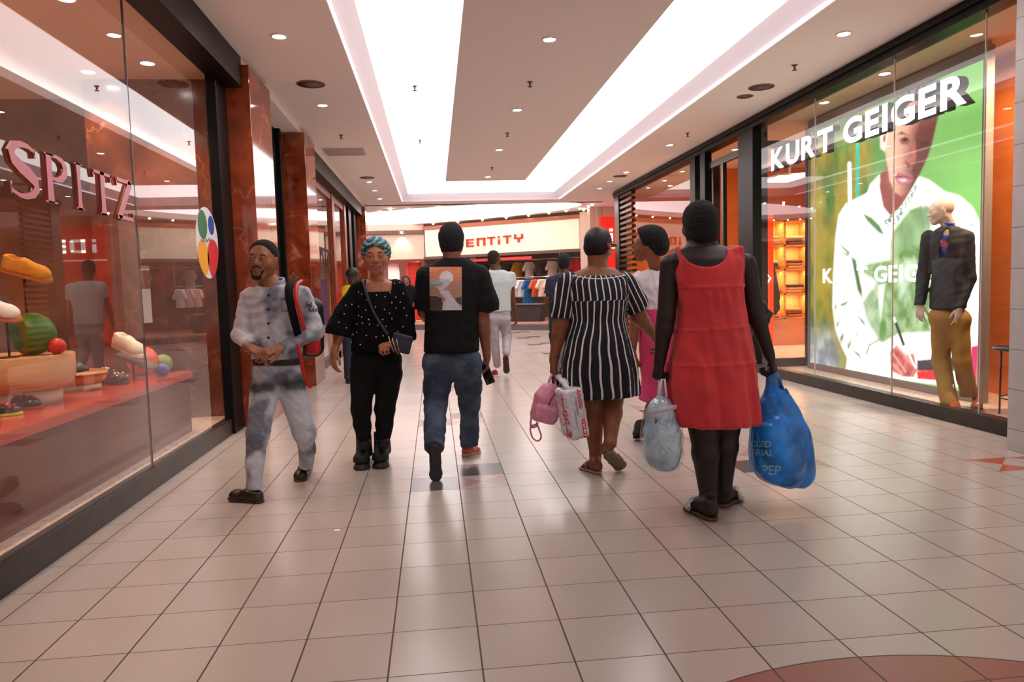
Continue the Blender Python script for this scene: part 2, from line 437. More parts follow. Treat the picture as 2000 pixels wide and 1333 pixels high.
bx('window_8', (4.505, 12.25, .1), (4.515, 15.95, 3.41), M_GLASSR)
bx('baseboard_right_far', (4.46, 12.2, 0), (4.58, 17.4, .12), M_PLINTH)
bx('trim_24', (4.44, 17.05, 0), (4.62, 17.45, 3.45), M_JAMB)
b = MB()
for k in range(26): b.box((4.46, 15.98, .2 + k * .125), (4.56, 17.05, .26 + k * .125))
struct(b.build('louvre_panel_right', M_JAMB))
# clad pier at the near right
def pier_mat():
    m = bpy.data.materials.new('grey_cladding'); m.use_nodes = True; nt = m.node_tree; N = nt.nodes.new; K = nt.links.new
    b = nt.nodes['Principled BSDF']; tc = N('ShaderNodeTexCoord'); sp = N('ShaderNodeSeparateXYZ'); K(tc.outputs['Object'], sp.inputs[0])
    d = N('ShaderNodeMath'); d.operation = 'DIVIDE'; d.inputs[1].default_value = .292; K(sp.outputs['Z'], d.inputs[0])
    ad = N('ShaderNodeMath'); ad.operation = 'ADD'; ad.inputs[1].default_value = .46; K(d.outputs[0], ad.inputs[0])
    f = N('ShaderNodeMath'); f.operation = 'FRACT'; K(ad.outputs[0], f.inputs[0])
    l = N('ShaderNodeMath'); l.operation = 'LESS_THAN'; l.inputs[1].default_value = .018; K(f.outputs[0], l.inputs[0])
    n = N('ShaderNodeTexNoise'); n.inputs['Scale'].default_value = 5; n.inputs['Detail'].default_value = 6; K(tc.outputs['Object'], n.inputs['Vector'])
    r = N('ShaderNodeValToRGB'); r.color_ramp.elements[0].color = lin((160, 152, 150)); r.color_ramp.elements[1].color = lin((190, 182, 178)); K(n.outputs['Fac'], r.inputs[0])
    mx = N('ShaderNodeMix'); mx.data_type = 'RGBA'; K(l.outputs[0], mx.inputs[0]); K(r.outputs[0], mx.inputs[6]); mx.inputs[7].default_value = lin((110, 100, 96))
    K(mx.outputs[2], b.inputs['Base Color']); b.inputs['Roughness'].default_value = .35
    return m
bx('pillar_right', (4.15, 3.0, 0), (4.9, 4.83, CZ), pier_mat(), .004)
# fashion shop on the right
M_ORANGE = mat('orange_shop_wall', (230, 128, 60), .5, var=.06, vs=2)
M_SHOPCEIL2 = mat('shop_ceiling_right', (216, 190, 166), .7)
bx('floor_shop_right', (4.53, 4.0, .005), (11, 17.4, .05), M_CREAM)
bx('ceiling_shop_right', (4.62, 4.0, 3.46), (11, 17.4, 3.6), M_SHOPCEIL2)
bx('wall_shop_right_back', (9.0, 4.0, 0), (9.1, 17.4, 3.5), M_ORANGE)
bx('wall_shop_right_near', (4.6, 3.9, 0), (9.0, 4.0, 3.5), M_ORANGE)
bx('wall_shop_right_side', (5.75, 6.0, 0), (5.85, 10.0, 3.5), M_ORANGE)
bx('wall_shop_right_end', (4.62, 17.3, 0), (9.0, 17.4, 3.5), M_ORANGE)
bx('wall_shop_right_fitting', (5.2, 13.6, 0), (9.0, 13.7, 3.5), M_ORANGE)
# ---- rotunda beyond the arcade
def atrium():
    M_BEIGE = mat('beige_wall', (226, 196, 176), .6)
    c0, ax = np.array([-.3, 22.6]), math.radians(-33)
    rx, ry = 5.2, 2.0
    n = 72
    el = lambda s, dz: [(c0[0] + s * rx * math.cos(w) * math.cos(ax) - s * ry * math.sin(w) * math.sin(ax), c0[1] + s * rx * math.cos(w) * math.sin(ax) + s * ry * math.sin(w) * math.cos(ax), dz) for w in np.linspace(0, 2 * math.pi, n, endpoint=False)]
    b = MB()                                         # ceiling sheet with an oval opening
    inner = el(1, CZ); outer = []
    for (x, y, z) in inner:
        d = np.array([x, y]) - c0; L = 1e9
        for (lo, hi, q) in ((-13., 16., 0), (19.4, 30., 1)):
            if d[q] > 1e-6: L = min(L, (hi - c0[q]) / d[q])
            if d[q] < -1e-6: L = min(L, (lo - c0[q]) / d[q])
        L = max(L, 1.0)
        outer.append((c0[0] + d[0] * L, c0[1] + d[1] * L, CZ))
    b.add(inner + outer, [(i, (i + 1) % n, n + (i + 1) % n, n + i) for i in range(n)])
    for cx, cy, in ((-13, 19.4), (16, 19.4), (-13, 30), (16, 30)):
        # close the four corners
        k = sorted(range(n), key=lambda i: (outer[i][0] - cx) ** 2 + (outer[i][1] - cy) ** 2)[:1][0]
        b.add([(cx, cy, CZ), outer[k], outer[(k + 1) % n], outer[k - 1]], [(0, 1, 2), (0, 3, 1)])
    struct(b.build('ceiling_rotunda', M_CEIL, recalc=False))
    b = MB()                                         # drum of the oval recess, its upper wall and top glow themselves in place of cove light
    b.add(el(1, CZ) + el(1, CZ + .16), [(i, (i + 1) % n, n + (i + 1) % n, n + i) for i in range(n)], 0, True)
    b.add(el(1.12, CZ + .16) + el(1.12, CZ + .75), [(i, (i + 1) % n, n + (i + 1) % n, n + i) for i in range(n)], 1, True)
    b.add(el(1, CZ + .16) + el(1.12, CZ + .16), [(i, (i + 1) % n, n + (i + 1) % n, n + i) for i in range(n)], 0)
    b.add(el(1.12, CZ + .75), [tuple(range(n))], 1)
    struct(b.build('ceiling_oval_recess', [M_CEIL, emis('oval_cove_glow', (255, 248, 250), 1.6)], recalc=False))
    for k, (x, y) in enumerate([(p[0], p[1]) for p in el(1.06, 0)][::2]):
        if y < 19.6: continue
        sp_ = empty('spotlight', (x, y, CZ), 'small bright spotlight on the rim of the oval ceiling recess', 'ceiling light', 'spotlights around the oval recess')
        MB().ball((x, y, CZ - .02), .035, 6).build('lamp', emis('spot_glow', (255, 240, 225), 28), sp_)
        MB().lathe([(.05, .03), (.055, 0), (.045, -.012), (.04, .0)], (x, y, CZ), 14).build('rim', M_LIP, sp_)
    for px, py in ((762, 407), (800, 411), (836, 410), (872, 406), (905, 402), (945, 399), (985, 398), (1022, 397), (1060, 398), (1100, 402), (1140, 408)):
        x, y, z = at(px, py, Z=CZ); dx, dy = x - c0[0], y - c0[1]
        if math.hypot((dx * math.cos(ax) + dy * math.sin(ax)) / rx, (dy * math.cos(ax) - dx * math.sin(ax)) / ry) < 1.04: continue
        sp_ = empty('spotlight', (x, y, CZ), 'small bright spotlight in the row across the end of the arcade ceiling', 'ceiling light', 'spotlights across the end of the arcade')
        MB().ball((x, y, CZ - .03), .04, 6).build('lamp', emis('spot_glow', (255, 240, 225), 28), sp_)
        MB().lathe([(.055, .03), (.06, 0), (.05, -.012), (.045, .0)], (x, y, CZ), 14).build('rim', M_LIP, sp_)
    bx('wall_rotunda_left', (-13, 27.5, 0), (-13.1, 19.4, CZ), M_BEIGE)
    bx('wall_rotunda_front_left', (-13, 19.4, 0), (-2.15, 19.5, CZ), M_BEIGE)
    bx('wall_rotunda_back', (-13, 27.6, 0), (16, 27.7, CZ), M_BEIGE)
    bx('wall_rotunda_right', (16, 17.4, 0), (16.1, 27.7, CZ), M_BEIGE)
    bx('wall_rotunda_front_right', (4.66, 17.5, 0), (16, 17.6, CZ), M_BEIGE)
    bx('ceiling_rotunda_right', (4.62, 17.5, CZ), (16, 19.4, CZ + .1), M_CEIL)
atrium()
# ------------------------------------------------------------------ implicit-surface modelling (bodies, cloth, bags, shoes)
def unit(v):
    v = np.array(v, float); return v / (np.linalg.norm(v) + 1e-12)

def smin(a, b, k):
    if k <= 0: return np.minimum(a, b)
    h = np.maximum(k - np.abs(a - b), 0) / k
    return np.minimum(a, b) - h * h * k * .25

class Op:
    """one solid: distance function with a bounding box and how it joins the rest"""
    def __init__(s, fn, lo, hi, k=.01, mode='u'): s.fn, s.lo, s.hi, s.k, s.mode = fn, np.array(lo, float), np.array(hi, float), k, mode

def rc(a, b, ra, rb=None, k=.012, flat=None, ratio=1., mode='u'):
    """tapered capsule; flat/ratio squash it along an axis"""
    a, b = np.array(a, float), np.array(b, float); rb = ra if rb is None else rb
    w = None if flat is None else unit(flat); e = 1 / ratio - 1
    ab = b - a
    if w is not None: ab = ab + e * (ab @ w) * w
    L2 = ab @ ab + 1e-12
    def fn(P):
        p = P - a
        if w is not None: p = p + e * (p @ w)[..., None] * w
        t = np.clip((p @ ab) / L2, 0, 1)
        d = np.linalg.norm(p - t[..., None] * ab, axis=-1) - (ra + t * (rb - ra))
        return d * (min(1, ratio) if w is not None else 1)
    r = max(ra, rb)
    return Op(fn, np.minimum(a - r, b - r), np.maximum(a + r, b + r), k, mode)

def ell(c, r, R=None, k=.012, mode='u'):
    c, r = np.array(c, float), np.array(r, float); R = np.eye(3) if R is None else np.array(R, float)
    def fn(P):
        q = ((P - c) @ R) / r
        l = np.linalg.norm(q, axis=-1); g = np.linalg.norm(q / r, axis=-1)
        return l * (l - 1) / (g + 1e-9)
    m = max(r); return Op(fn, c - m, c + m, k, mode)

def bxo(c, half, rad=.01, R=None, k=.0, mode='u'):
    c, half = np.array(c, float), np.array(half, float); R = np.eye(3) if R is None else np.array(R, float)
    def fn(P):
        q = np.abs((P - c) @ R) - (half - rad)
        return np.linalg.norm(np.maximum(q, 0), axis=-1) + np.minimum(q.max(-1), 0) - rad
    m = np.linalg.norm(half); return Op(fn, c - m, c + m, k, mode)

def half(pt, nrm, mode='s', k=.0):
    """remove everything on the side the normal points to"""
    pt, nrm = np.array(pt, float), unit(nrm)
    return Op(lambda P: -((P - pt) @ nrm), (-99,) * 3, (99,) * 3, k, mode)

def loft(rows, lat=(1, 0, 0), k=.02, flute=None, mode='u', pw=2.2, inset=0., cap=.02):
    """solid lofted through horizontal super-ellipses; rows = (z, centre, half width, half depth)"""
    rows = sorted(rows, key=lambda r: r[0])
    z = np.array([r[0] for r in rows]); c = np.array([r[1] for r in rows]); w = np.array([r[2] for r in rows]) - inset; d = np.array([r[3] for r in rows]) - inset
    zz = np.linspace(z[0], z[-1], 160); sm = np.hanning(17); sm /= sm.sum()
    def S(v):
        q = np.interp(zz, z, v); e = np.r_[2 * q[0] - q[8:0:-1], q, 2 * q[-1] - q[-2:-10:-1]]
        return np.convolve(e, sm, 'valid')
    cx, cy, W, D = S(c[:, 0]), S(c[:, 1]), S(w), S(d)
    lat = unit((lat[0], lat[1], 0)); fw = np.array([-lat[1], lat[0], 0])
    def fn(P):
        Z = P[..., 2]
        x0, y0, w_, d_ = (np.interp(Z, zz, q) for q in (cx, cy, W, D))
        dx, dy = P[..., 0] - x0, P[..., 1] - y0
        u, v = dx * lat[0] + dy * lat[1], dx * fw[0] + dy * fw[1]
        if flute:
            n, amp, ph, z0, z1 = flute
            a = np.arctan2(v / d_, u / w_); t = np.clip((z1 - Z) / (z1 - z0), 0, 1)
            g = 1 + amp * t * (np.sin(n * a + ph) + .5 * np.sin((n * 1.7 // 1) * a + 2.1 * ph + 6 * Z))
            w_, d_ = w_ * g, d_ * g
        r = (np.abs(u / w_) ** pw + np.abs(v / d_) ** pw) ** (1 / pw)
        gl = np.sqrt((u / w_ ** 2) ** 2 + (v / d_ ** 2) ** 2) / np.maximum(np.sqrt((u / w_) ** 2 + (v / d_) ** 2), 1e-6)
        dd = (r - 1) / np.maximum(gl, 1 / .6)
        zc = np.maximum(Z - z[-1], z[0] - Z)
        return np.where((dd > -cap) & (zc > -cap), np.sqrt(np.maximum(dd + cap, 0) ** 2 + np.maximum(zc + cap, 0) ** 2) - cap, np.maximum(dd, zc))
    mw = max(np.r_[w, d]) * 1.35
    return Op(fn, (c[:, 0].min() - mw, c[:, 1].min() - mw, z[0] - .01), (c[:, 0].max() + mw, c[:, 1].max() + mw, z[-1] + .01), k, mode)

def folds(amp, wl, stretch=(1, 1, 1), seed=0, octs=5):
    """cloth relief: a sum of warped waves"""
    g = np.random.default_rng(seed)
    K = []
    for i in range(octs):
        v = unit(g.normal(size=3)) * np.array(stretch) * (2 * math.pi / wl) * g.uniform(.6, 1.7); K.append((v, g.uniform(0, 6.28), g.uniform(.5, 1)))
    def fn(P):
        q = P + .012 * np.sin(P[..., [1, 2, 0]] * 23 + seed); s = 0
        for v, ph, a in K: s = s + a * np.sin(q @ v + ph)
        return amp * s / octs * 1.6
    return Op(fn, (-99,) * 3, (99,) * 3, 0, 'disp')

def xf(ops, M, o, s=1.):
    """carry ops given in a local frame (columns of M = local axes in the world) to the world"""
    M, o = np.array(M, float), np.array(o, float); out = []
    for p in ops:
        def fn(P, f=p.fn): return f(((P - o) @ M) / s) * s
        L = np.array([[x, y, z] for x in (p.lo[0], p.hi[0]) for y in (p.lo[1], p.hi[1]) for z in (p.lo[2], p.hi[2])])
        W = np.clip(L, -5, 5) * s @ M.T + o
        out.append(Op(fn, W.min(0), W.max(0), p.k * s, p.mode))
    return out

_C = np.array([[i, j, k] for i in (0, 1) for j in (0, 1) for k in (0, 1)])
_E = [(a, b) for a in range(8) for b in range(a + 1, 8) if np.abs(_C[a] - _C[b]).sum() == 1]

def field(ops, lo, hi, h):
    lo, hi = np.array(lo, float), np.array(hi, float)
    n = np.maximum(np.ceil((hi - lo) / h).astype(int) + 1, 3)
    ax = [lo[i] + h * np.arange(n[i]) for i in range(3)]
    D = np.full(n, .5, np.float64)
    for p in ops:
        m = max(p.k, 0) + 3 * h
        i0 = np.clip(np.floor((p.lo - m - lo) / h), 0, n).astype(int); i1 = np.clip(np.ceil((p.hi + m - lo) / h) + 1, 0, n).astype(int)
        if (i1 <= i0).any(): continue
        sl = tuple(slice(a, b) for a, b in zip(i0, i1)); sub = D[sl]
        if p.mode in ('disp', 's', 'i'):
            band = np.abs(sub) < .06 if p.mode == 'disp' else sub < .06
            ix = np.nonzero(band)
            if len(ix[0]) == 0: continue
            P = np.stack([ax[q][ix[q] + i0[q]] for q in range(3)], -1)
            d = p.fn(P)
            if p.mode == 'disp': sub[band] += d
            elif p.mode == 's': sub[band] = -smin(-sub[band], d, p.k)
            else: sub[band] = -smin(-sub[band], -d, p.k)
        else:
            P = np.stack(np.meshgrid(*[ax[q][i0[q]:i1[q]] for q in range(3)], indexing='ij'), -1)
            D[sl] = smin(sub, p.fn(P), p.k)
    return D, lo

def nets(D, lo, h):
    """surface nets: quad mesh of the zero level"""
    D = np.pad(D, 1, constant_values=.5); lo = np.asarray(lo) - h
    S = D < 0; nx, ny, nz = D.shape
    c = sum(S[i:nx - 1 + i, j:ny - 1 + j, k:nz - 1 + k].astype(np.int8) for i, j, k in _C)
    cell = np.nonzero((c > 0) & (c < 8)); idx = np.full(c.shape, -1, np.int64); idx[cell] = np.arange(len(cell[0]))
    B = np.stack(cell, -1)
    V = np.stack([D[B[:, 0] + i, B[:, 1] + j, B[:, 2] + k] for i, j, k in _C], -1)
    pos = np.zeros((len(B), 3)); cnt = np.zeros(len(B))
    for a, b in _E:
        va, vb = V[:, a], V[:, b]; x = (va < 0) != (vb < 0)
        t = va[x] / (va[x] - vb[x])
        pos[x] += _C[a] + t[:, None] * (_C[b] - _C[a]); cnt[x] += 1
    P = lo + (B + pos / cnt[:, None]) * h
    F = []
    for ax in range(3):
        o1, o2 = (ax + 1) % 3, (ax + 2) % 3
        sl0 = [slice(None)] * 3; sl1 = [slice(None)] * 3; sl0[ax] = slice(0, -1); sl1[ax] = slice(1, None)
        for o in (o1, o2): sl0[o] = slice(1, -1); sl1[o] = slice(1, -1)
        s0, s1 = S[tuple(sl0)], S[tuple(sl1)]
        for flip, msk in ((False, s0 & ~s1), (True, ~s0 & s1)):
            q = np.stack(np.nonzero(msk), -1)
            if len(q) == 0: continue
            q[:, o1] += 1; q[:, o2] += 1
            def g(d1, d2):
                r = q.copy(); r[:, o1] -= d1; r[:, o2] -= d2; return idx[r[:, 0], r[:, 1], r[:, 2]]
            f = np.stack([g(1, 1), g(0, 1), g(0, 0), g(1, 0)], -1)
            F.append(f[:, ::-1] if flip else f)
    return P, np.concatenate(F) if F else np.zeros((0, 4), int)

def bounds(ops, pad=.03):
    u = [p for p in ops if p.mode == 'u']
    return np.min([p.lo for p in u], 0) - pad, np.max([p.hi for p in u], 0) + pad

def relax(P, F, n=1, lam=.5):
    for _ in range(n):
        A = np.zeros_like(P); c = np.zeros(len(P))
        for i in range(4):
            for j in ((i + 1) % 4, (i + 3) % 4):
                np.add.at(A, F[:, i], P[F[:, j]]); np.add.at(c, F[:, i], 1)
        P = P + lam * (A / np.maximum(c, 1)[:, None] - P)
    return P

def solid(name, ops, mats, parent=None, h=.008, box=None, smooth=1, color=None, mi=None):
    lo, hi = box or bounds(ops)
    P, F = nets(*field(ops, lo, hi, h), h)
    if smooth: P = relax(P, F, smooth)
    me = np_mesh(name, P, F, None if mi is None else mi(P[F].mean(1)))
    if color is not None: set_col(me, color(P))
    return link(name, me, mats, parent)

def multi(name, pieces, mats, parent=None, mi=None, color=None):
    """one mesh object from several grids (ops, lo, hi, h) of the same solid"""
    Vs, Fs, n = [], [], 0
    for ops, lo, hi, h in pieces:
        P, F = nets(*field(ops, lo, hi, h), h); P = relax(P, F, 1)
        Vs.append(P); Fs.append(F + n); n += len(P)
    P, F = np.concatenate(Vs), np.concatenate(Fs)
    me = np_mesh(name, P, F, None if mi is None else mi(P[F].mean(1)))
    if color is not None: set_col(me, color(P))
    return link(name, me, mats, parent)

def bvh_of(o): 
    me = o.data; return BVHTree.FromPolygons([v.co[:] for v in me.vertices], [tuple(p.vertices) for p in me.polygons])

def decal(name, o, V2, F, org, ex, ey, ray, mats, parent, off=.002, mi=None, col=None):
    """lay a flat drawing (x, y in metres) on the surface of o, projecting along ray"""
    t = bvh_of(o); org, ex, ey, ray = (np.array(q, float) for q in (org, ex, ey, ray)); ray = unit(ray)
    Vw, ok = [], []
    for v in V2:
        p = org + v[0] * ex + v[1] * ey - ray * .6
        hit, n, _, _ = t.ray_cast(Vector(p), Vector(ray), 2.)
        ok.append(hit is not None); Vw.append(np.array(hit) - ray * off if hit is not None else p + ray * .6)
    keep = [i for i, f in enumerate(F) if all(ok[q] for q in f)]
    me = bpy.data.meshes.new(name); me.from_pydata([tuple(v) for v in Vw], [], [tuple(F[i]) for i in keep])
    if mi is not None: me.polygons.foreach_set('material_index', [mi[i] for i in keep])
    me.polygons.foreach_set('use_smooth', [True] * len(keep)); me.update()
    if col is not None: set_col(me, col)
    return link(name, me, mats, parent)

def grid2(w, h, nx, ny):
    V = [(w * (i / nx - .5), h * (j / ny - .5)) for j in range(ny + 1) for i in range(nx + 1)]
    F = [(j * (nx + 1) + i, j * (nx + 1) + i + 1, (j + 1) * (nx + 1) + i + 1, (j + 1) * (nx + 1) + i) for j in range(ny) for i in range(nx)]
    return np.array(V), F

def inpoly(P, poly):
    x, y = P[:, 0], P[:, 1]; r = np.zeros(len(P), bool); n = len(poly)
    for i in range(n):
        (xa, ya), (xb, yb) = poly[i], poly[(i + 1) % n]
        c = ((ya > y) != (yb > y))
        if yb != ya: r ^= c & (x < (xb - xa) * (y - ya) / (yb - ya) + xa)
    return r

def polydist(P, poly, closed=True):
    d = np.full(len(P), 1e9); n = len(poly)
    for i in range(n if closed else n - 1):
        a, b = np.array(poly[i], float), np.array(poly[(i + 1) % n], float); ab = b - a
        t = np.clip(((P - a) @ ab) / (ab @ ab + 1e-12), 0, 1); d = np.minimum(d, np.linalg.norm(P - a - t[:, None] * ab, axis=1))
    return d

# ------------------------------------------------------------------ people
def hand_ops(w, d, palm, th, s=1., curl=(.5, .5, .5, .5), spread=.06, thumb=.6, wr=.024):
    """hand at wrist w pointing along d; palm = direction the palm faces, th = towards the thumb"""
    y = unit(d); z = unit(np.array(palm) - (np.array(palm) @ y) * y); x = np.cross(y, z)
    if x @ np.array(th, float) < 0: x = -x
    w = np.array(w, float); G = lambda a, b, c: w + s * (a * x + b * y + c * z)
    ops = [rc(G(0, -.03, 0), G(0, .02, 0), wr * s * 1.05, wr * s, .01)]
    base = [(.030, .088), (.0105, .092), (-.0095, .088), (-.028, .078)]; ln = [.043, .048, .044, .034]
    for i, ((bx_, by), l) in enumerate(zip(base, ln)):
        ops.append(rc(G(bx_ * .55, .012, -.002), G(bx_, by, 0), .0155 * s, .0115 * s, .012))
        p = np.array([bx_, by, 0.]); a0 = 0; sp = spread * (1.5 - i)
        for q, (f, r) in enumerate(((1, .0098), (.68, .0086), (.52, .0076))):
            a0 += curl[i] * (1.0, 1.15, .8)[q]
            dv = np.array([sp * math.cos(a0), math.cos(a0), math.sin(a0)]); n = p + dv * l * f
            ops.append(rc(G(*p), G(*n), r * s * (1.05 if i < 3 else .92), r * s * (.95 if i < 3 else .85), .004)); p = n
    t0 = np.array([.024, .022, .006]); t1 = t0 + np.array([math.cos(.9) * .034, math.sin(.9) * .034, .012 * thumb])
    t2 = t1 + np.array([.014, .026, .016 * thumb]); t3 = t2 + np.array([.002, .022, .014 * thumb])
    ops += [rc(G(*t0), G(*t1), .0155 * s, .0125 * s, .01), rc(G(*t1), G(*t2), .0115 * s, .0105 * s, .004), rc(G(*t2), G(*t3), .0103 * s, .0085 * s, .003)]
    return ops

def hand_box(w, d, s=1.):
    c = np.array(w) + unit(d) * .07 * s
    return c - .135 * s, c + .135 * s

def head_ops(fem=False, full=True, jaw=1., lip=1.):
    o = [ell((0, -.014, .036), (.0735, .093, .080), k=.0), ell((0, .012, .012), (.068, .078, .078), k=.03),
         rc((0, .028, -.02), (0, .052 if not fem else .050, -.082), .058 * jaw, (.031 if not fem else .027) * jaw, .03)]
    for s in (-1, 1):
        o += [rc((s * .046, -.005, -.040), (s * .018, .058, -.086), .025 * jaw, .018, .03),
              ell((s * .038, .058, -.022), (.026, .024, .023), k=.03),
              ell((s * .074, -.008, .002), (.0085, .019, .031), R=[[1, .15 * s, 0], [-.15 * s, 1, .2], [0, -.2, 1]], k=.006),
              ell((s * .086, -.002, .004), (.006, .010, .019), k=.004, mode='s')]
    o += [rc((-.034, .078, .024), (.034, .078, .024), .0135, .0135, .02)]
    for s in (-1, 1):
        o += [ell((s * .032, .101, .004), (.021, .017, .0125), k=.012, mode='s')]
    o += [rc((0, .086, .016), (0, .103, -.020), .0085, .0115, .012), ell((0, .104, -.024), (.0125, .011, .0105), k=.008)]
    for s in (-1, 1):
        o += [ell((s * .0145, .094, -.028), (.0098, .011, .0088), k=.007), ell((s * .0075, .101, -.0365), (.004, .005, .0035), k=.003, mode='s'),
              ell((s * .032, .0835, .0045), (.0135, .0125, .0125), k=.004),
              rc((s * .019, .0925, .0095), (s * .032, .0965, .0125), .0035, .0042, .004), rc((s * .032, .0965, .0125), (s * .046, .088, .0085), .0042, .0035, .004),
              rc((s * .021, .0915, -.003), (s * .043, .0875, -.003), .003, .003, .004)]
    o += [ell((0, .078, -.055), (.030, .017, .022), k=.015)]
    for s in (-1, 1):
        o += [rc((s * .0245, .0845, -.0575), (s * .006, .0965, -.0515), .0042, .0068 * lip, .004), rc((s * .023, .0845, -.0590), (s * .005, .0945, -.0640), .0042, .0083 * lip, .004)]
    o += [rc((-.004, .0965, -.0515), (.004, .0965, -.0515), .0062 * lip, .0062 * lip, .004), rc((-.005, .0945, -.0640), (.005, .0945, -.0640), .008 * lip, .008 * lip, .004)]
    o += [rc((-.020, .100, -.0575), (.020, .100, -.0575), .0022, .0022, .004, mode='s')]
    return o

def lip_mask(Q):
    up = rc((-.0245, .0845, -.0575), (0, .0965, -.0515), .0062, .0070).fn(Q); up2 = rc((.0245, .0845, -.0575), (0, .0965, -.0515), .0062, .0070).fn(Q)
    dn = rc((-.023, .0845, -.0590), (0, .0945, -.0640), .0052, .0085).fn(Q); dn2 = rc((.023, .0845, -.0590), (0, .0945, -.0640), .0052, .0085).fn(Q)
    return (np.minimum(np.minimum(up, up2), np.minimum(dn, dn2)) < .0024) & (np.abs(Q[:, 0]) < .0275) & (Q[:, 2] > -.0755) & (Q[:, 2] < -.0445 - .12 * np.abs(Q[:, 0])) & (Q[:, 1] > .075)

def frame(fwd, up=(0, 0, 1), roll=0.):
    f = unit(fwd); r = unit(np.cross(f, up)); u = np.cross(r, f)
    if roll: r, u = math.cos(roll) * r + math.sin(roll) * u, -math.sin(roll) * r + math.cos(roll) * u
    return np.stack([r, f, u], 1)

M_EYEW = mat('eye_white', (196, 184, 176), .25); M_IRIS = mat('eye_iris', (34, 20, 14), .15)
def skin(name, c): return mat(name, c, .5, var=.06, vs=14, bump=.05, bs=260, spec=.4, sss=.06)

def head_parts(P, M, o, s, hair=None, brow=(24, 16, 12), eyes=True):
    """eyes and brows as children of the person"""
    if not eyes: return
    for sg in (-1, 1):
        c = np.array(o) + M @ np.array([sg * .032, .0838, .0042]) * s
        b = MB().ball(c, .0128 * s, 26); e = b.build('eye', [M_EYEW, M_IRIS], P)
        me = e.data
        look = M @ np.array([sg * .03, 1, -.05])
        for p in me.polygons:
            if unit(np.array(p.center) - c) @ unit(look) > .885: p.material_index = 1
        pts = [np.array(o) + M @ np.array(q) * s for q in ((sg * .016, .0925, .0225), (sg * .028, .0945, .0285), (sg * .040, .0885, .0275), (sg * .0505, .0765, .0215))]
        MB().tube(pts, [.0032 * s, .0050 * s, .0046 * s, .0018 * s], 8, flat=.6).build('eyebrow', mat('brow_hair', brow, .9), P)

def hair_cap(name, M, o, s, thick, line, P, m, h=.004, amp=.003, wl=.02, extra=(), back=-.075, seed=3):
    """short hair: grown skull shell above a hairline; line = list of cutting half spaces in head space"""
    ops = [ell((0, -.016, .040), (.0745 + thick, .093 + thick, .081 + thick), k=0), ell((0, -.045, -.02), (.062 + thick * .6, .055 + thick * .6, .06), k=.03)] + list(extra)
    ops.append(folds(amp, wl, seed=seed, octs=7))
    for pt, nr in line: ops.append(half(pt, nr, k=.008))
    for g in (-1, 1): ops += [ell((g * .088, .004, -.004), (.026, .027, .037), k=.006, mode='s'), ell((g * .08, .05, -.03), (.03, .045, .04), k=.01, mode='s')]
    return solid(name, xf(ops, M, o, s), m, P, h)

def leg_ops(hip, knee, ank, r=(.088, .062, .050, .058, .036), k=.02):
    """thigh and calf with a calf bulge"""
    hip, knee, ank = map(lambda q: np.array(q, float), (hip, knee, ank))
    c = knee + (ank - knee) * .30
    return [rc(hip, knee, r[0], r[1], k), rc(knee, c, r[1] * .94, r[3], k), rc(c, ank, r[3], r[4], k)]

def arm_ops(sh, el, wr, r=(.052, .040, .040, .025), k=.015):
    sh, el, wr = map(lambda q: np.array(q, float), (sh, el, wr)); c = el + (wr - el) * .25
    return [rc(sh, el, r[0], r[1], k), rc(el, c, r[1] * .97, r[2], k), rc(c, wr, r[2], r[3], k)]

def foot_frame(heel, toe, up=(0, 0, 1)):
    y = unit(np.array(toe) - np.array(heel)); z = unit(np.array(up) - (np.array(up) @ y) * y); x = np.cross(y, z)
    return np.stack([x, y, z], 1), np.array(heel, float), np.linalg.norm(np.array(toe) - np.array(heel))

def bare_foot(heel, toe, up=(0, 0, 1), th=1):
    M, o, L = foot_frame(heel, toe, up); s = L / .25
    ops = [ell((0, .03, .030), (.031, .034, .031), k=.0), rc((0, .045, .058), (0, .135, .040), .031, .026, .025), rc((0, .03, .03), (.0, .16, .024), .029, .030, .02),
           rc((-.022, .165, .019), (.022, .17, .019), .020, .020, .015)]
    for i in range(5):
        x = (-.034 + .0165 * i) * th; y = .225 - (.0 if i == 4 else .006 * (4 - i)); r = (.0075, .008, .0085, .009, .0125)[i]
        ops.append(rc((x * .95, .18, .016), (x, y, r), .011, r, .006))
    return xf(ops, M, o, s)

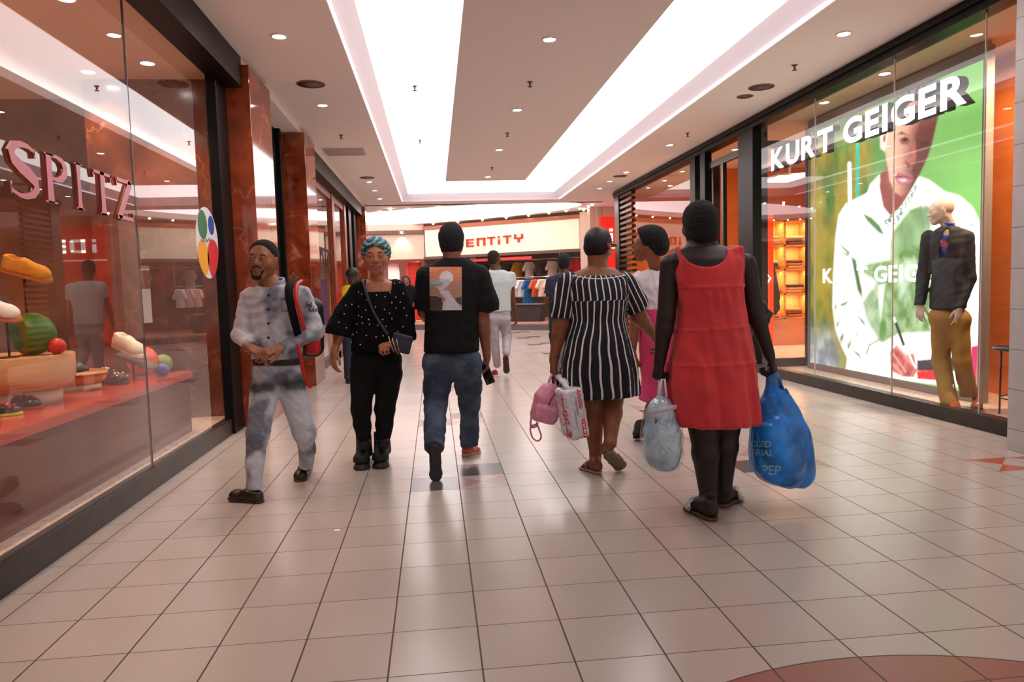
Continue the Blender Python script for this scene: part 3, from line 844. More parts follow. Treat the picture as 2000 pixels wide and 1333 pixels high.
def shoe(P, heel, toe, kind, m_up, m_sole, up=(0, 0, 1), h=.005, width=1., extra=None):
    """shoe on the foot line heel->toe (sole level); heel and toe are the ends of the sole"""
    M, o, L = foot_frame(heel, toe, up); s = L / .28; w = width
    st = {'sneaker': .030, 'loafer': .016, 'boot': .040, 'dress': .018}[kind]
    sole = [rc((0, .036, 0), (0, .15, 0), .036 * w, .037 * w, .0), rc((0, .15, 0), (-.002, .225, 0), .037 * w, .045 * w, .02), rc((0, .225, 0), (0, .243, 0), .043 * w, .034 * w, .02),
            half((0, 0, st), (0, 0, 1), k=.006), half((0, 0, 0), (0, 0, -1), k=.004)]
    if kind == 'boot': sole += [rc((-.06, y, -.002), (.06, y, -.002), .006, mode='s', k=.003) for y in np.arange(.03, .27, .03)]
    so = solid('sole', xf(sole, M, o, s), m_sole, None, h * .9)
    hi_ = {'sneaker': .102, 'loafer': .075, 'boot': .15, 'dress': .088}[kind]; mid = {'sneaker': .100, 'loafer': .066, 'boot': .125, 'dress': .090}[kind]
    up_ = [rc((0, .046, st), (0, .040, hi_ - .012), .034 * w, .029 * w, .0), rc((0, .05, st), (0, .215, st + .004), .034 * w, .040 * w, .025),
           rc((0, .105, mid - .028), (0, .20, st + .022), .029 * w, .027 * w, .035), rc((0, .06, .05), (0, .12, .055), .033 * w, .035 * w, .03),
           ell((0, .222, st + .010), (.041 * w, .046, .032), k=.025), half((0, 0, st * .9), (0, 0, -1), k=.003)]
    if kind == 'boot': up_ += [rc((0, .05, .06), (0, .045, .15), .040, .042, .03)]
    up_.append(half((0, .045, hi_), (0, -.12, 1), k=.006))
    if kind != 'boot': up_.append(Op(ell((0, .072, hi_ + .004), (.021 * w, .040, .034)).fn, (-.06, 0, 0), (.06, .16, .2), .008, 's'))
    if kind in ('sneaker', 'boot'):
        for q in range(5):
            t = q / 4; y, z = .112 + .075 * t, (mid + .001) * (1 - t) + (st + .050) * t
            up_.append(rc((-.022, y, z - .002), (.022, y, z - .002), .0042, .0042, .002))
    u = solid('shoe', xf(up_, M, o, s), m_up, P, h)
    so.parent = u
    return u

def strap_obj(name, pts, width, thick, m, P=None, nrm=None, n=1, res=40):
    """ribbon of real thickness along a smooth path; nrm = list of outward directions"""
    pts = [np.array(p, float) for p in pts]; t = np.linspace(0, len(pts) - 1, res)
    def cat(a, x):
        i = int(min(max(math.floor(x), 0), len(a) - 2)); f = x - i
        p0, p1, p2, p3 = a[max(i - 1, 0)], a[i], a[i + 1], a[min(i + 2, len(a) - 1)]
        return .5 * (2 * p1 + (p2 - p0) * f + (2 * p0 - 5 * p1 + 4 * p2 - p3) * f * f + (3 * p1 - p0 - 3 * p2 + p3) * f ** 3)
    C = [cat(pts, x) for x in t]; N = [unit(cat([np.array(q, float) for q in nrm], x)) for x in t] if nrm is not None else None
    V = []
    for i, c in enumerate(C):
        d = unit(C[min(i + 1, res - 1)] - C[max(i - 1, 0)]); nn = N[i] if N else unit(np.cross(d, (0, 0, 1)) + 1e-6)
        nn = unit(nn - (nn @ d) * d); sd = np.cross(d, nn)
        for a, b in ((-1, -1), (1, -1), (1, 1), (-1, 1)): V.append(c + sd * a * width / 2 + nn * b * thick / 2)
    F = [(i * 4 + j, i * 4 + (j + 1) % 4, i * 4 + 4 + (j + 1) % 4, i * 4 + 4 + j) for i in range(res - 1) for j in range(4)] + [(3, 2, 1, 0), tuple(res * 4 - 4 + j for j in range(4))]
    b = MB(); b.add(V, F, 0, True)
    return b.build(name, m, P)
# ------------------------------------------------------------------ shared pieces for the people
def vnoise(P, s, seed=0):
    q = np.asarray(P) * s + seed * 7.13; i = np.floor(q); f = q - i; f = f * f * (3 - 2 * f); r = 0
    for c in _C:
        n = i + c; hsh = np.sin(n @ np.array([127.1, 311.7, 74.7]) + seed) * 43758.5453; hsh = hsh - np.floor(hsh)
        r = r + hsh * np.prod(np.where(c == 1, f, 1 - f), -1)
    return r

def fbm(P, s, seed=0, o=3): return sum(vnoise(P, s * 2 ** k, seed + k) * .5 ** k for k in range(o)) / sum(.5 ** k for k in range(o))

def cutop(op, *planes):
    pl = [(np.array(p, float), unit(n)) for p, n in planes]
    def fn(P):
        d = op.fn(P)
        for p, n in pl: d = np.maximum(d, (P - p) @ n)
        return d
    return Op(fn, op.lo, op.hi, op.k, op.mode)

def person(name, loc, label, cat='person'): return empty(name, loc, label, cat)

def make_body(P, ops, Mh, oh, sh, hands, sk, h=.008, hh=.0035, hd=.0032, lips=None, extra_mats=()):
    """one continuous body mesh: coarse trunk and limbs, fine head and hands, all of one solid"""
    R = .152 * sh; oh = np.array(oh, float)
    balls = [(oh, R, hh)] + [(np.array(w, float) + unit(d) * .075, .125, hd) for w, d in hands]
    coarse = list(ops); pieces = []
    for c, r, q in balls:
        coarse.append(ell(c, (r - .007,) * 3, k=0, mode='s'))
        pieces.append((list(ops) + [ell(c, (r,) * 3, k=0, mode='i')], c - r - .01, c + r + .01, q))
    lo, hi = bounds(ops); pieces.insert(0, (coarse, lo, hi, h))
    def mi(Pc):
        out = np.zeros(len(Pc), int)
        if lips is not None:
            Q = (Pc - oh) @ Mh / sh; n = np.linalg.norm(Q, axis=1) < .13
            out[np.nonzero(n)[0][lip_mask(Q[n])]] = 1
        return out
    return multi('body', pieces, [sk] + ([lips] if lips is not None else []), P, mi)

def on_surf(bvh, px, py):
    d = Vector(CF + (px - 1000) / FPX * CR - (py - 666.5) / FPX * CU).normalized()
    hit, n, _, _ = bvh.ray_cast(Vector(CO), d, 60); return (np.array(hit), np.array(n)) if hit is not None else (None, None)

def rows_px(rows, Y0):
    """(py, x left, x right, half depth[, dy]) as seen in the photo -> loft rows"""
    out = []
    for r in rows:
        dy = r[4] if len(r) > 4 else 0
        a, b = at(r[1], r[0], Y=Y0 + dy), at(r[2], r[0], Y=Y0 + dy); c = (a + b) / 2
        out.append((c[2], (c[0], c[1]), np.linalg.norm(b - a) / 2, r[3]))
    return out

def stripe_mat(name, c1, c2, w, rough=.8):
    m = bpy.data.materials.new(name); m.use_nodes = True; MATS[name] = m
    nt = m.node_tree; N = nt.nodes.new; K = nt.links.new; b = nt.nodes['Principled BSDF']
    a = N('ShaderNodeAttribute'); a.attribute_name = 'u'; f = N('ShaderNodeMath'); f.operation = 'FRACT'; K(a.outputs['Fac'], f.inputs[0])
    l = N('ShaderNodeMath'); l.operation = 'LESS_THAN'; l.inputs[1].default_value = w; K(f.outputs[0], l.inputs[0])
    mx = N('ShaderNodeMix'); mx.data_type = 'RGBA'; K(l.outputs[0], mx.inputs[0]); mx.inputs[6].default_value = lin(c1); mx.inputs[7].default_value = lin(c2)
    K(mx.outputs[2], b.inputs['Base Color']); b.inputs['Roughness'].default_value = rough
    return m

def mixc(a, b, t): t = np.clip(t, 0, 1)[:, None]; return np.array(lin(a)[:3]) * (1 - t) + np.array(lin(b)[:3]) * t

M_DENIM_L = attr_mat('washed_denim', 'col', .85, bump=.12, bs=320)
M_BLACKF = mat('black_cotton', (9, 9, 10), .85, bump=.25, bs=180, spec=.25)
M_BLACKV = mat('black_velvet', (6, 6, 7), .9, spec=.2)
M_SOLE_BR = mat('brown_sole', (70, 42, 22), .6)
M_SOLE_BK = mat('black_sole', (20, 19, 18), .6)
M_LEATHER = mat('dark_brown_leather', (40, 26, 16), .35, var=.2, vs=30)

# ------------------------------------------------------------------ man in pale denim walking towards us
def denim_man():
    Y0 = 4.85; J = lambda x, y, dy=0.: at(x, y, Y=Y0 + dy)
    P = person('person', (J(535, 800)[0], Y0, 0), 'man in pale washed denim shirt and jeans walking towards us by the shoe shop window')
    sk = skin('skin_warm_brown', (146, 90, 60)); lp = mat('lips_brown', (128, 72, 62), .4)
    s = 1.13; oh = J(513, 511, -.03); M = frame((-.10, -.98, .09), (.10, 0, 1))
    rs, re, rw = J(489, 582), J(470, 655, -.02), J(487, 679, -.19)
    ls, le, lw = J(588, 578), J(616, 646, .03), J(549, 681, -.19)
    rd, ld = J(512, 690, -.245) - rw, J(520, 690, -.235) - lw
    h1 = hand_ops(rw, rd, (.55, -.2, -.6), (.2, -.4, .9), 1.0, (1.0, .95, .9, .85), .03, .8)
    h2 = hand_ops(lw, ld, (-.4, .1, -.8), (.1, -.5, .8), 1.0, (.75, .85, .95, 1.0), .03, .8)
    nk = [rc(J(532, 562), np.array(oh) + M @ np.array([0, -.030, -.07]) * s, .062, .060, .02)]
    ah, ak, aa = J(522, 732, -.02), J(504, 846, -.19), J(497, 945, -.22)
    bh, bk, ba = J(562, 732, .0), J(595, 846, .02), J(598, 912, .24)
    body = xf(head_ops(False, jaw=1.04), M, oh, s) + nk + [rc(J(505, 576), J(575, 574), .06, .06, .03), rc(J(536, 590), J(538, 715), .12, .115, .03, flat=(0, 1, 0), ratio=.75)] \
        + arm_ops(rs, re, rw) + arm_ops(ls, le, lw) + h1 + h2 + leg_ops(ah, ak, aa, (.07, .05, .042, .046, .032)) + leg_ops(bh, bk, ba, (.07, .05, .042, .046, .032))
    make_body(P, body, M, oh, s, [(rw, rd), (lw, ld)], sk, lips=lp, hh=.003)
    head_parts(P, M, oh, s)
    hair_cap('hair', M, oh, s, .007, [((0, .080, .066), (0, .72, -.60)), ((0, .040, .0), (0, .95, -.3)), ((0, -.03, -.045), (0, 0, -1))], P, mat('short_black_hair', (20, 15, 12), .95, bump=.8, bs=300), .0035, .002, .02)
    # beard and moustache
    bd = []
    for g in (-1, 1):
        bd += [rc((0, .0965, -.0425), (g * .020, .0885, -.046), .0042, .0052, .004), rc((g * .020, .0885, -.046), (g * .030, .0775, -.058), .0052, .0058, .004), rc((g * .030, .0775, -.058), (g * .029, .0765, -.068), .0056, .006, .004), rc((g * .029, .0775, -.066), (g * .016, .074, -.098), .007, .011, .006), rc((g * .016, .074, -.098), (0, .078, -.100), .012, .013, .006)]
    solid('beard', xf(bd + [folds(.0012, .008, seed=4)], M, oh, s), mat('beard_hair', (26, 17, 12), .95, bump=.8, bs=400), P, .003)
    # shirt
    rows = rows_px([(553, 515, 556, .075, .01), (562, 497, 578, .10), (578, 484, 592, .12), (610, 487, 590, .135), (650, 490, 592, .135), (685, 492, 591, .13), (702, 492, 590, .125)], Y0)
    sl = [rc(rs, re, .066, .057, .03), rc(re, J(489, 677, -.17), .056, .040, .02), rc(ls, le, .068, .060, .03), rc(le, J(553, 680, -.17), .060, .042, .02)]
    sl = [cutop(o, (rw - unit(rd) * .005, rd), ) if i == 1 else cutop(o, (lw - unit(ld) * .005, ld)) if i == 3 else o for i, o in enumerate(sl)]
    col_ = [cutop(rc(J(533, 566, -.005), J(529, 545, -.02), .083, .080, .01), (J(530, 548, -.02), (-.1, -.25, 1)))]
    neck_cut = [rc(J(532, 562, -.015), J(526, 530, -.04), .069, .075, .004, mode='s')]
    solid('collar', [cutop(rc(J(534, 570, -.005), J(529, 540, -.02), .087, .083, .0), (J(530, 547.5, -.02), (-.1, -.25, 1)), (J(534, 566, 0), (0, 0, -1))), rc(J(532, 575, -.015), J(526, 525, -.04), .073, .075, .004, mode='s'), rc(J(524, 560, -.14), J(527, 540, -.14), .012, .022, .004, mode='s')], mat('grey_denim_collar', (150, 152, 168), .85, var=.12, vs=20), P, .004)
    shirt = [loft(rows, k=.03)] + sl + [folds(.005, .13, (1.1, 1.1, 1.4), 3), folds(.0026, .05, (1, 1, 1.5), 5)] + neck_cut
    def cshirt(V):
        n = fbm(V, 9, 2); d = fbm(V, 30, 5); c = mixc((194, 196, 204), (108, 110, 122), (n - .46) * 4.5)
        edge = np.exp(-np.abs((V[:, 0] - J(526, 600)[0]) + .15 * (V[:, 2] - 1.3)) / .022) * (V[:, 1] < Y0)
        return c * (.86 + .24 * d)[:, None] * (1 - .25 * edge)[:, None]
    so = solid('shirt', shirt, M_DENIM_L, P, .0065, color=cshirt)
    t = bvh_of(so); b = MB()
    for y in (577, 604, 632, 660):
        p, n = on_surf(t, 524.5, y)
        if p is not None: MB().ball(p, .0095, 8, sc=(1, .7, 1)).build('button', mat('dark_button', (22, 22, 28), .3), P)
    # chest pocket flap and sleeve badge, as printed on the cloth
    V2, F = grid2(.085, .09, 16, 16)
    c = np.where((np.abs(np.abs(V2[:, 0]) - .037) < .006) | (np.abs(np.abs(V2[:, 1]) - .039) < .006), 1, 0)
    pc = mixc((184, 186, 200), (104, 106, 122), c * .7 + .1 + .5 * (fbm(np.c_[V2, V2[:, :1]], 60, 3) - .5))
    decal('chest_pocket', so, V2, F, J(550, 597, -.3), (1, 0, 0), (0, 0, 1), (0, 1, 0), M_DENIM_L, P, .004, col=pc)
    Vt, Ft, _ = text_mesh('RAW', bold=.02); Vt = Vt[:, :2] * .034
    decal('sleeve_lettering', so, Vt, Ft, J(606, 610, -.2), (.92, .35, -.12), (.12, 0, .99), (-.25, .97, 0), mat('black_print', (24, 24, 30), .7), P, .003)
    bars = []
    for k, (a, w_) in enumerate(((0, .040), (.011, .034), (.022, .038))): bars.append([(-w_ / 2, a), (w_ / 2, a), (w_ / 2, a + .006), (-w_ / 2, a + .006)])
    bars.append([(.006, -.004), (.020, -.004), (.020, .03), (.012, .03)])
    Vb = [q for p_ in bars for q in p_]; Fb = [tuple(range(4 * i, 4 * i + 4)) for i in range(len(bars))]
    decal('sleeve_badge', so, Vb, Fb, J(607, 600, -.2), (.92, .35, -.12), (.12, 0, .99), (-.25, .97, 0), MATS['black_print'], P, .003)
    # jeans and belt
    pl = [rc(J(524, 722, -.01), J(562, 722, .0), .092, .092, .0, flat=(0, 1, 0), ratio=1.1), rc(J(522, 738, -.02), ak, .102, .070, .03), rc(ak, J(498, 900, -.21), .068, .057, .03), cutop(rc(J(498, 900, -.21), J(496, 968, -.225), .057, .046, .02), (J(496, 956, -.225), (0, 0, -1))),
          rc(J(562, 738, .0), bk, .100, .072, .03), rc(bk, J(600, 880, .14), .068, .055, .03), cutop(rc(J(600, 880, .14), J(597, 922, .25), .054, .047, .02), (J(597, 908, .25), (0, .3, -1)))]
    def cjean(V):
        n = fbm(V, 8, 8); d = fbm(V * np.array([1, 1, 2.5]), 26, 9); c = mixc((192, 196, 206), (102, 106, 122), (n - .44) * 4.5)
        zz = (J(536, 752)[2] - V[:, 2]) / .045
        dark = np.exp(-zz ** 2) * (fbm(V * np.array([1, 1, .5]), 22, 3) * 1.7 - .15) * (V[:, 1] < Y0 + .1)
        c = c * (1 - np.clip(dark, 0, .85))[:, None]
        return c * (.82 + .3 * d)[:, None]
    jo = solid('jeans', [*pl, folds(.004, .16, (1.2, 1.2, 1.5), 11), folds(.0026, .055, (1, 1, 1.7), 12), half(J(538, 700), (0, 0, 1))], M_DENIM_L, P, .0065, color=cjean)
    jb = solid('belt', [rc(J(524, 704, -.0), J(561, 704, .0), .100, .100, .0, flat=(0, 1, 0), ratio=1.08), half(J(538, 697), (0, 0, 1), k=.004), half(J(538, 713), (0, 0, -1), k=.004)], mat('black_belt', (24, 22, 24), .45), P, .006)
    pk, _ = on_surf(bvh_of(jb), 528, 705)
    MB().box(pk + (-.03, -.006, -.018), pk + (.03, .004, .018)).build('buckle', mat('dark_metal', (60, 58, 60), .3, metal=1), P, .003)
    # loafers
    fh, ft = at(515, 983, Z=0.0), at(447, 974, Z=.012)
    shoe(P, fh, ft, 'loafer', M_LEATHER, M_SOLE_BR, width=1.0)
    rh, rt = at(603, 917, Z=0.02), at(583, 943, Z=0.)
    shoe(P, rh, rt, 'loafer', M_LEATHER, M_SOLE_BR, width=1.0)
    # backpack, a thing of its own
    bp = empty('backpack', J(588, 700, .22), 'black backpack with red straps worn by the man in pale denim', 'backpack')
    R_ = frame((0.1, -1, 0), (0.02, .05, 1))
    solid('pack', [bxo(J(593, 640, .245), (.135, .085, .205), .07, R_), bxo(J(590, 668, .30), (.10, .07, .10), .05, R_, k=.03), folds(.005, .09, seed=21)], mat('black_nylon', (20, 20, 22), .55, bump=.2, bs=200), bp, .008)
    solid('side_panel', [bxo(J(611, 668, .20), (.052, .055, .085), .03, R_), folds(.003, .06, seed=22)], mat('red_nylon', (196, 26, 34), .5), bp, .007)
    o1 = [(-.1, -.6, .6), (0, -1, .3), (.1, -1, 0), (.3, -1, 0), (.7, -.7, 0)]
    strap_obj('strap', [J(577, 545, .12), J(566, 556, -.09), J(565, 580, -.165), J(573, 618, -.165), J(584, 660, -.10)], .050, .009, M_BLACKF, bp, o1)
    strap_obj('strap_edge', [J(588, 549, .12), J(580, 556, -.075), J(578, 580, -.165), J(586, 615, -.168), J(594, 645, -.12)], .026, .016, MATS['red_nylon'], bp, o1)
    strap_obj('strap_tail', [J(582, 672, -.17), J(585, 690, -.18), J(590, 715, -.155), J(597, 742, -.12), J(607, 758, -.09)], .022, .006, MATS['red_nylon'], bp, [(0, -1, 0)] * 5)
denim_man()

# ------------------------------------------------------------------ woman in black with a head wrap
def wrap_woman():
    Y0 = 5.36; J = lambda x, y, dy=0.: at(x, y, Y=Y0 + dy)
    P = person('person', (J(730, 800)[0], Y0, 0), 'woman in teal patterned head wrap and black top with pearls walking towards us')
    sk = skin('skin_golden_brown', (176, 114, 82)); lp = mat('lips_purple', (146, 52, 128), .35)
    s = 1.16; oh = J(735, 503, -.03); M = frame((.02, -.99, -.02), (-.02, 0, 1))
    rs, re, rw = J(700, 566), J(672, 632, -.02), J(653, 686, -.05)
    ls, le = J(776, 566), J(795, 628, .03); lw = J(770, 672, -.12)
    rd = J(648, 719, -.06) - rw; ld = J(752, 676, -.2) - lw
    hr = hand_ops(rw, rd, (.6, .6, 0), (0.5, -.8, 0), .95, (.45, .5, .55, .6), .05, .4)
    hl = hand_ops(lw, ld, (0, .5, -.8), (0, 0, 1), .95, (.8, .9, 1, 1), .03, .5)
    ah, ak, aa = J(712, 722, .0), J(705, 800, -.06), J(711, 862, -.08)
    bh, bk, ba = J(758, 722, .0), J(752, 800, -.06), J(749, 862, -.08)
    chest = rows_px([(549, 712, 760, .07), (556, 697, 777, .085), (570, 694, 779, .10), (600, 698, 776, .12), (640, 702, 772, .115)], Y0)
    body = xf(head_ops(True, jaw=1.07, lip=1.2), M, oh, s) + [rc(J(736, 560), np.array(oh) + M @ np.array([0, -.03, -.07]) * s, .054, .050, .02), loft(chest, k=.03), rc(J(704, 562, -.01), J(736, 556), .04, .045, .03), rc(J(770, 562, -.01), J(736, 556), .04, .045, .03)] \
        + arm_ops(rs, re, rw, (.048, .042, .037, .024)) + arm_ops(ls, le, lw, (.048, .042, .037, .024)) + hr + hl + leg_ops(ah, ak, aa, (.09, .06, .048, .054, .034)) + leg_ops(bh, bk, ba, (.09, .06, .048, .054, .034))
    make_body(P, body, M, oh, s, [(rw, rd), (lw, ld)], sk, lips=lp, hh=.003)
    head_parts(P, M, oh, s, brow=(44, 26, 18))
    # head wrap: cloth wound round the skull with a knot bulge behind
    wr = [ell((0, -.016, .034), (.094, .112, .098), k=0), ell((0, -.085, .02), (.070, .060, .070), k=.04)]
    wr += [folds(.0022, .022, (.3, .3, 1.8), 7), ell((0, .105, -.040), (.074, .098, .108), k=.006, mode='s'), half((0, .0, -.035), (0, .45, -1), k=.01)]
    def cwrap(V):
        Q = (V - oh) @ M / s
        u = Q[:, 2] + .35 * Q[:, 0] + .35 * Q[:, 1] + .006 * np.sin(Q[:, 0] * 60); f = (u / .027) % 1
        c = mixc((18, 34, 40), (62, 138, 156), ((f > .22) & (f < .88)).astype(float)); c = np.where(((f > .52) & (f < .6))[:, None], np.array(lin((160, 205, 214))[:3]), c)
        band = (Q[:, 1] > .02) & (np.abs(Q[:, 2] - .082 + .5 * np.abs(Q[:, 0] - .0)) < .009)
        c = np.where(band[:, None], mixc((16, 18, 18), (112, 104, 40), (vnoise(V, 90, 4) > .62) * 1.), c); return c
    solid('head_wrap', xf(wr, M, oh, s), attr_mat('printed_wrap', 'col', .6), P, .0045, color=cwrap)
    # loose black top, square neck
    rows = rows_px([(547, 695, 781, .07), (556, 690, 787, .10), (580, 691, 786, .135), (610, 694, 782, .145), (640, 690, 780, .14), (665, 688, 782, .14), (687, 686, 784, .135)], Y0)
    sl = [rc(J(700, 566), J(676, 610, -.01), .062, .078, .02), cutop(rc(J(676, 610, -.01), J(660, 650, -.03), .078, .098, .02), (J(666, 656, -.03), J(648, 690, -.03) - J(676, 610, -.01) + np.array((.05, 0, .0)))),
          rc(J(778, 566), J(790, 610, .0), .062, .072, .02), cutop(rc(J(790, 610, .0), J(790, 655, -.02), .072, .085, .02), (J(786, 662, -.02), (-.15, 0, -1)))]
    cut = [bxo(J(737, 545, -.20), (.093, .22, .090), .02, frame((0, -1, 0)), k=.006, mode='s'), rc(J(736, 566), J(736, 520, .0), .060, .085, .01, mode='s')]
    top = [loft(rows, k=.03, flute=(11, .03, 1., J(0, 687)[2], J(0, 610)[2]))] + sl + [folds(.005, .08, (1, 1, .8), 31), folds(.0025, .03, (1.6, 1.6, .6), 32)] + cut
    to = solid('blouse', top, M_BLACKV, P, .0065)
    t = bvh_of(to); b = MB()
    for x, y in ((592, 97), (668, 257), (722, 292), (800, 385), (962, 307), (1100, 332), (1182, 265), (1250, 115), (1340, 100), (1395, 278), (1275, 340), (1210, 430), (1347, 423), (460, 470), (560, 457), (668, 492), (787, 550), (945, 497), (1090, 540), (1275, 517), (1412, 520), (435, 612), (720, 665), (835, 705), (940, 670), (1062, 703), (1172, 600), (1212, 690), (348, 747), (470, 840), (645, 780), (733, 762), (847, 783), (980, 798), (1115, 815), (1392, 823), (1308, 900), (388, 972), (583, 953), (640, 916), (797, 965), (953, 990), (1070, 970), (522, 1047), (553, 1080), (697, 1112), (1025, 1122), (1450, 640), (670, 640)):
        p, n = on_surf(t, 620 + x / 8.333, 540 + y / 8.333)
        if p is not None and n @ (CO - p) > 0: MB().ball(p, .0046, 6).build('pearl_bead', mat('pearl', (236, 232, 226), .2), P)
    tr = [rc(J(714, 706, .0), J(757, 706, .0), .108, .108, .0, flat=(0, 1, 0), ratio=1.05)]
    for h_, k_, a_, kx in ((J(711, 728), ak, aa, -1), (J(759, 728), bk, ba, 1)):
        tr += [rc(h_, k_, .104, .070, .02), rc(k_, (k_ + a_) / 2, .069, .062, .03), cutop(rc((k_ + a_) / 2, a_, .062, .050, .02), (a_ + np.array((0, 0, .01 if kx < 0 else .015)), (0, 0, -1)))]
    solid('trousers', tr + [folds(.0035, .13, (1.2, 1.2, 1.4), 33), folds(.0012, .04, (1, 1, 1.6), 34), half(J(735, 678), (0, 0, 1))], M_BLACKF, P, .0065)
    m_b = mat('black_suede', (15, 14, 14), .7, bump=.2, bs=150); m_s = mat('chunky_sole', (34, 36, 34), .6, var=.3, vs=60)
    for ank, hl_, tl_ in ((aa, at(714, 897, Z=0), at(704, 921, Z=0)), (ba, at(749, 893, Z=.0), at(742, 918, Z=0))):
        u = shoe(P, hl_, tl_, 'boot', m_b, m_s, width=.9)
        solid('sock', [rc(ank + np.array((0, 0, -.02)), hl_ + np.array((0, -.03, .15)), .046, .050)], m_b, P, .007)
    # cross-body bag
    bg = empty('handbag', J(782, 672, -.17), 'small navy cross-body bag with gold zips on the woman in black', 'handbag')
    R_ = frame((.05, -1, .05), (.30, 0, 1))
    bo = solid('bag_body', [bxo(J(784, 671, -.185), (.073, .030, .066), .014, R_), folds(.002, .05, seed=41)], mat('navy_leather', (30, 28, 52), .45, bump=.3, bs=160), bg, .005)
    for (xa, ya, xb, yb) in ((759, 657, 770, 690), (766, 661, 777, 693), (775, 663, 781, 690)): MB().tube([J(xa, ya, -.235), J((xa + xb) / 2 - 1, (ya + yb) / 2, -.24), J(xb, yb, -.235)], .0032, 8).build('zip', mat('gold_zip', (216, 190, 150), .25, metal=1.), bg)
    pts = [(708, 549, .08), (709, 550, -.085), (716, 575, -.145), (727, 605, -.165), (742, 632, -.17), (758, 655, -.18)]
    strap_obj('strap', [J(*q) for q in pts], .022, .006, MATS['navy_leather'], bg, [(0, -1, .8), (0, -1, .3), (0, -1, 0), (0, -1, 0), (0, -1, 0), (0, -1, 0)])
wrap_woman()

# ------------------------------------------------------------------ man in black t-shirt seen from behind
def tee_man():
    Y0 = 5.3; J = lambda x, y, dy=0.: at(x, y, Y=Y0 + dy)
    P = person('person', (J(883, 800)[0], Y0, 0), 'man in black t-shirt with orange picture on the back and blue jeans, walking away')
    sk = skin('skin_medium_brown', (142, 92, 70))
    s = 1.10; oh = J(882, 476, .02); M = frame((.10, .99, .0), (.0, 0, 1))
    rs, re, rw = J(934, 540), J(944, 630, .0), J(951, 696, .05); rd = J(952, 733, .09) - rw
    ls, le, lw = J(834, 540), J(829, 610, .08), J(848, 640, .30); ld = J(868, 628, .42) - lw
    # the right hand closes round the phone
    hr = hand_ops(rw, rd, (-.9, .1, -.2), (-.3, .9, 0), 1.05, (.85, .8, .75, .7), .05, .7)
    hl = hand_ops(lw, ld, (.5, 0, -.7), (0, 0, 1), 1., (.9, .9, 1, 1))
    ah, ak, aa = J(856, 712), J(851, 788, .02), J(849, 866, -.32)
    bh, bk, ba = J(911, 712), J(917, 780, .16), J(916, 866, .20)
    body = xf(head_ops(False), M, oh, s) + [rc(J(884, 520), np.array(oh) + M @ np.array([0, -.035, -.05]) * s, .070, .064, .02), rc(J(850, 538), J(918, 536), .07, .07, .04), rc(J(884, 560), J(884, 690), .15, .14, .04, flat=(0, 1, 0), ratio=.72)] \
        + arm_ops(rs, re, rw, (.06, .05, .047, .029)) + arm_ops(ls, le, lw, (.06, .05, .047, .029)) + hr + hl + leg_ops(ah, ak, aa) + leg_ops(bh, bk, ba)
    make_body(P, body, M, oh, s, [(rw, rd), (lw, ld)], sk, hh=.0045)
    head_parts(P, M, oh, s)
    hair_cap('hair', M, oh, s, .012, [((0, .060, .075), (0, .8, -.55)), ((0, .028, .0), (0, 1, -.1)), ((0, -.05, -.075), (0, .1, -1))], P, mat('cropped_dark_hair', (30, 30, 36), .95, bump=.9, bs=240), .004, .003, .022,
             extra=[ell((0, 0, .085), (.066, .075, .052), k=.02)])
    rows = rows_px([(503, 862, 906, .07), (511, 850, 924, .10), (525, 834, 940, .13), (550, 828, 942, .16), (600, 832, 936, .165), (650, 830, 934, .165), (675, 828, 936, .165), (688, 828, 936, .16)], Y0)
    sl = [rc(rs, J(948, 590), .085, .092, .03), cutop(rc(J(948, 590), J(952, 620), .092, .096, .02), (J(949, 607), (.08, 0, -1))), rc(ls, J(832, 585, .02), .080, .085, .03), cutop(rc(J(832, 585, .02), J(832, 620, .06), .085, .088, .02), (J(828, 604, .05), (-.05, .1, -1)))]
    tee = [loft(rows, k=.03)] + sl + [folds(.006, .13, (1, 1, 1.2), 51), folds(.0025, .045, (1, 1, 1), 52), rc(J(884, 506, .01), J(883, 470, .03), .074, .09, .006, mode='s')]
    to = solid('t_shirt', tee, mat('charcoal_jersey', (13, 13, 15), .85, bump=.15, bs=220, spec=.3), P, .007)
    # the printed picture: orange sky, pale disc, cloud, dunes and a stream
    W, H = .228, .308; V2, F = grid2(W, H, 76, 100); q = np.c_[V2[:, 0] / W + .5, .5 - V2[:, 1] / H]
    c = mixc((222, 134, 98), (190, 140, 110), (q[:, 1] - .05) / .5)
    def paint(mask, col): c[mask] = np.array(lin(col)[:3])
    disc = np.hypot((q[:, 0] - .52) * W / H, q[:, 1] - .25) < .155
    paint(inpoly(q, [(0, .28), (.2, .29), (.35, .31), (.62, .30), (.8, .36), (.7, .42), (.5, .40), (.3, .44), (.1, .42), (0, .42)]), (160, 172, 196))
    paint(disc, (222, 214, 214)); paint(disc & (q[:, 1] > .27) & (q[:, 0] < .62), (186, 190, 206))
    paint((q[:, 1] > .40) & (q[:, 0] < .38 + .25 * (q[:, 1] - .4)), (176, 140, 114)); paint((q[:, 1] > .34) & (q[:, 0] > .62), (178, 138, 116))
    paint(inpoly(q, [(.0, .68), (.18, .67), (.36, .72), (.40, .85), (.38, 1), (0, 1)]), (72, 62, 58)); paint(inpoly(q, [(.8, .72), (1, .68), (1, .88), (.86, .84), (.78, .76)]), (84, 72, 66))
    paint(inpoly(q, [(.18, .45), (.34, .44), (.52, .36), (.60, .40), (.50, .47), (.42, .53), (.58, .56), (.66, .64), (.80, .78), (.97, .94), (1, 1), (.40, 1), (.42, .82), (.50, .74), (.34, .62), (.28, .52)]), (206, 200, 212))
    decal('back_print', to, V2, F, J(870, 564, 0), (1, .0, -.03), (.03, 0, 1), (0, 1, 0), attr_mat('screen_print', 'col', .8), P, .0025, col=c)
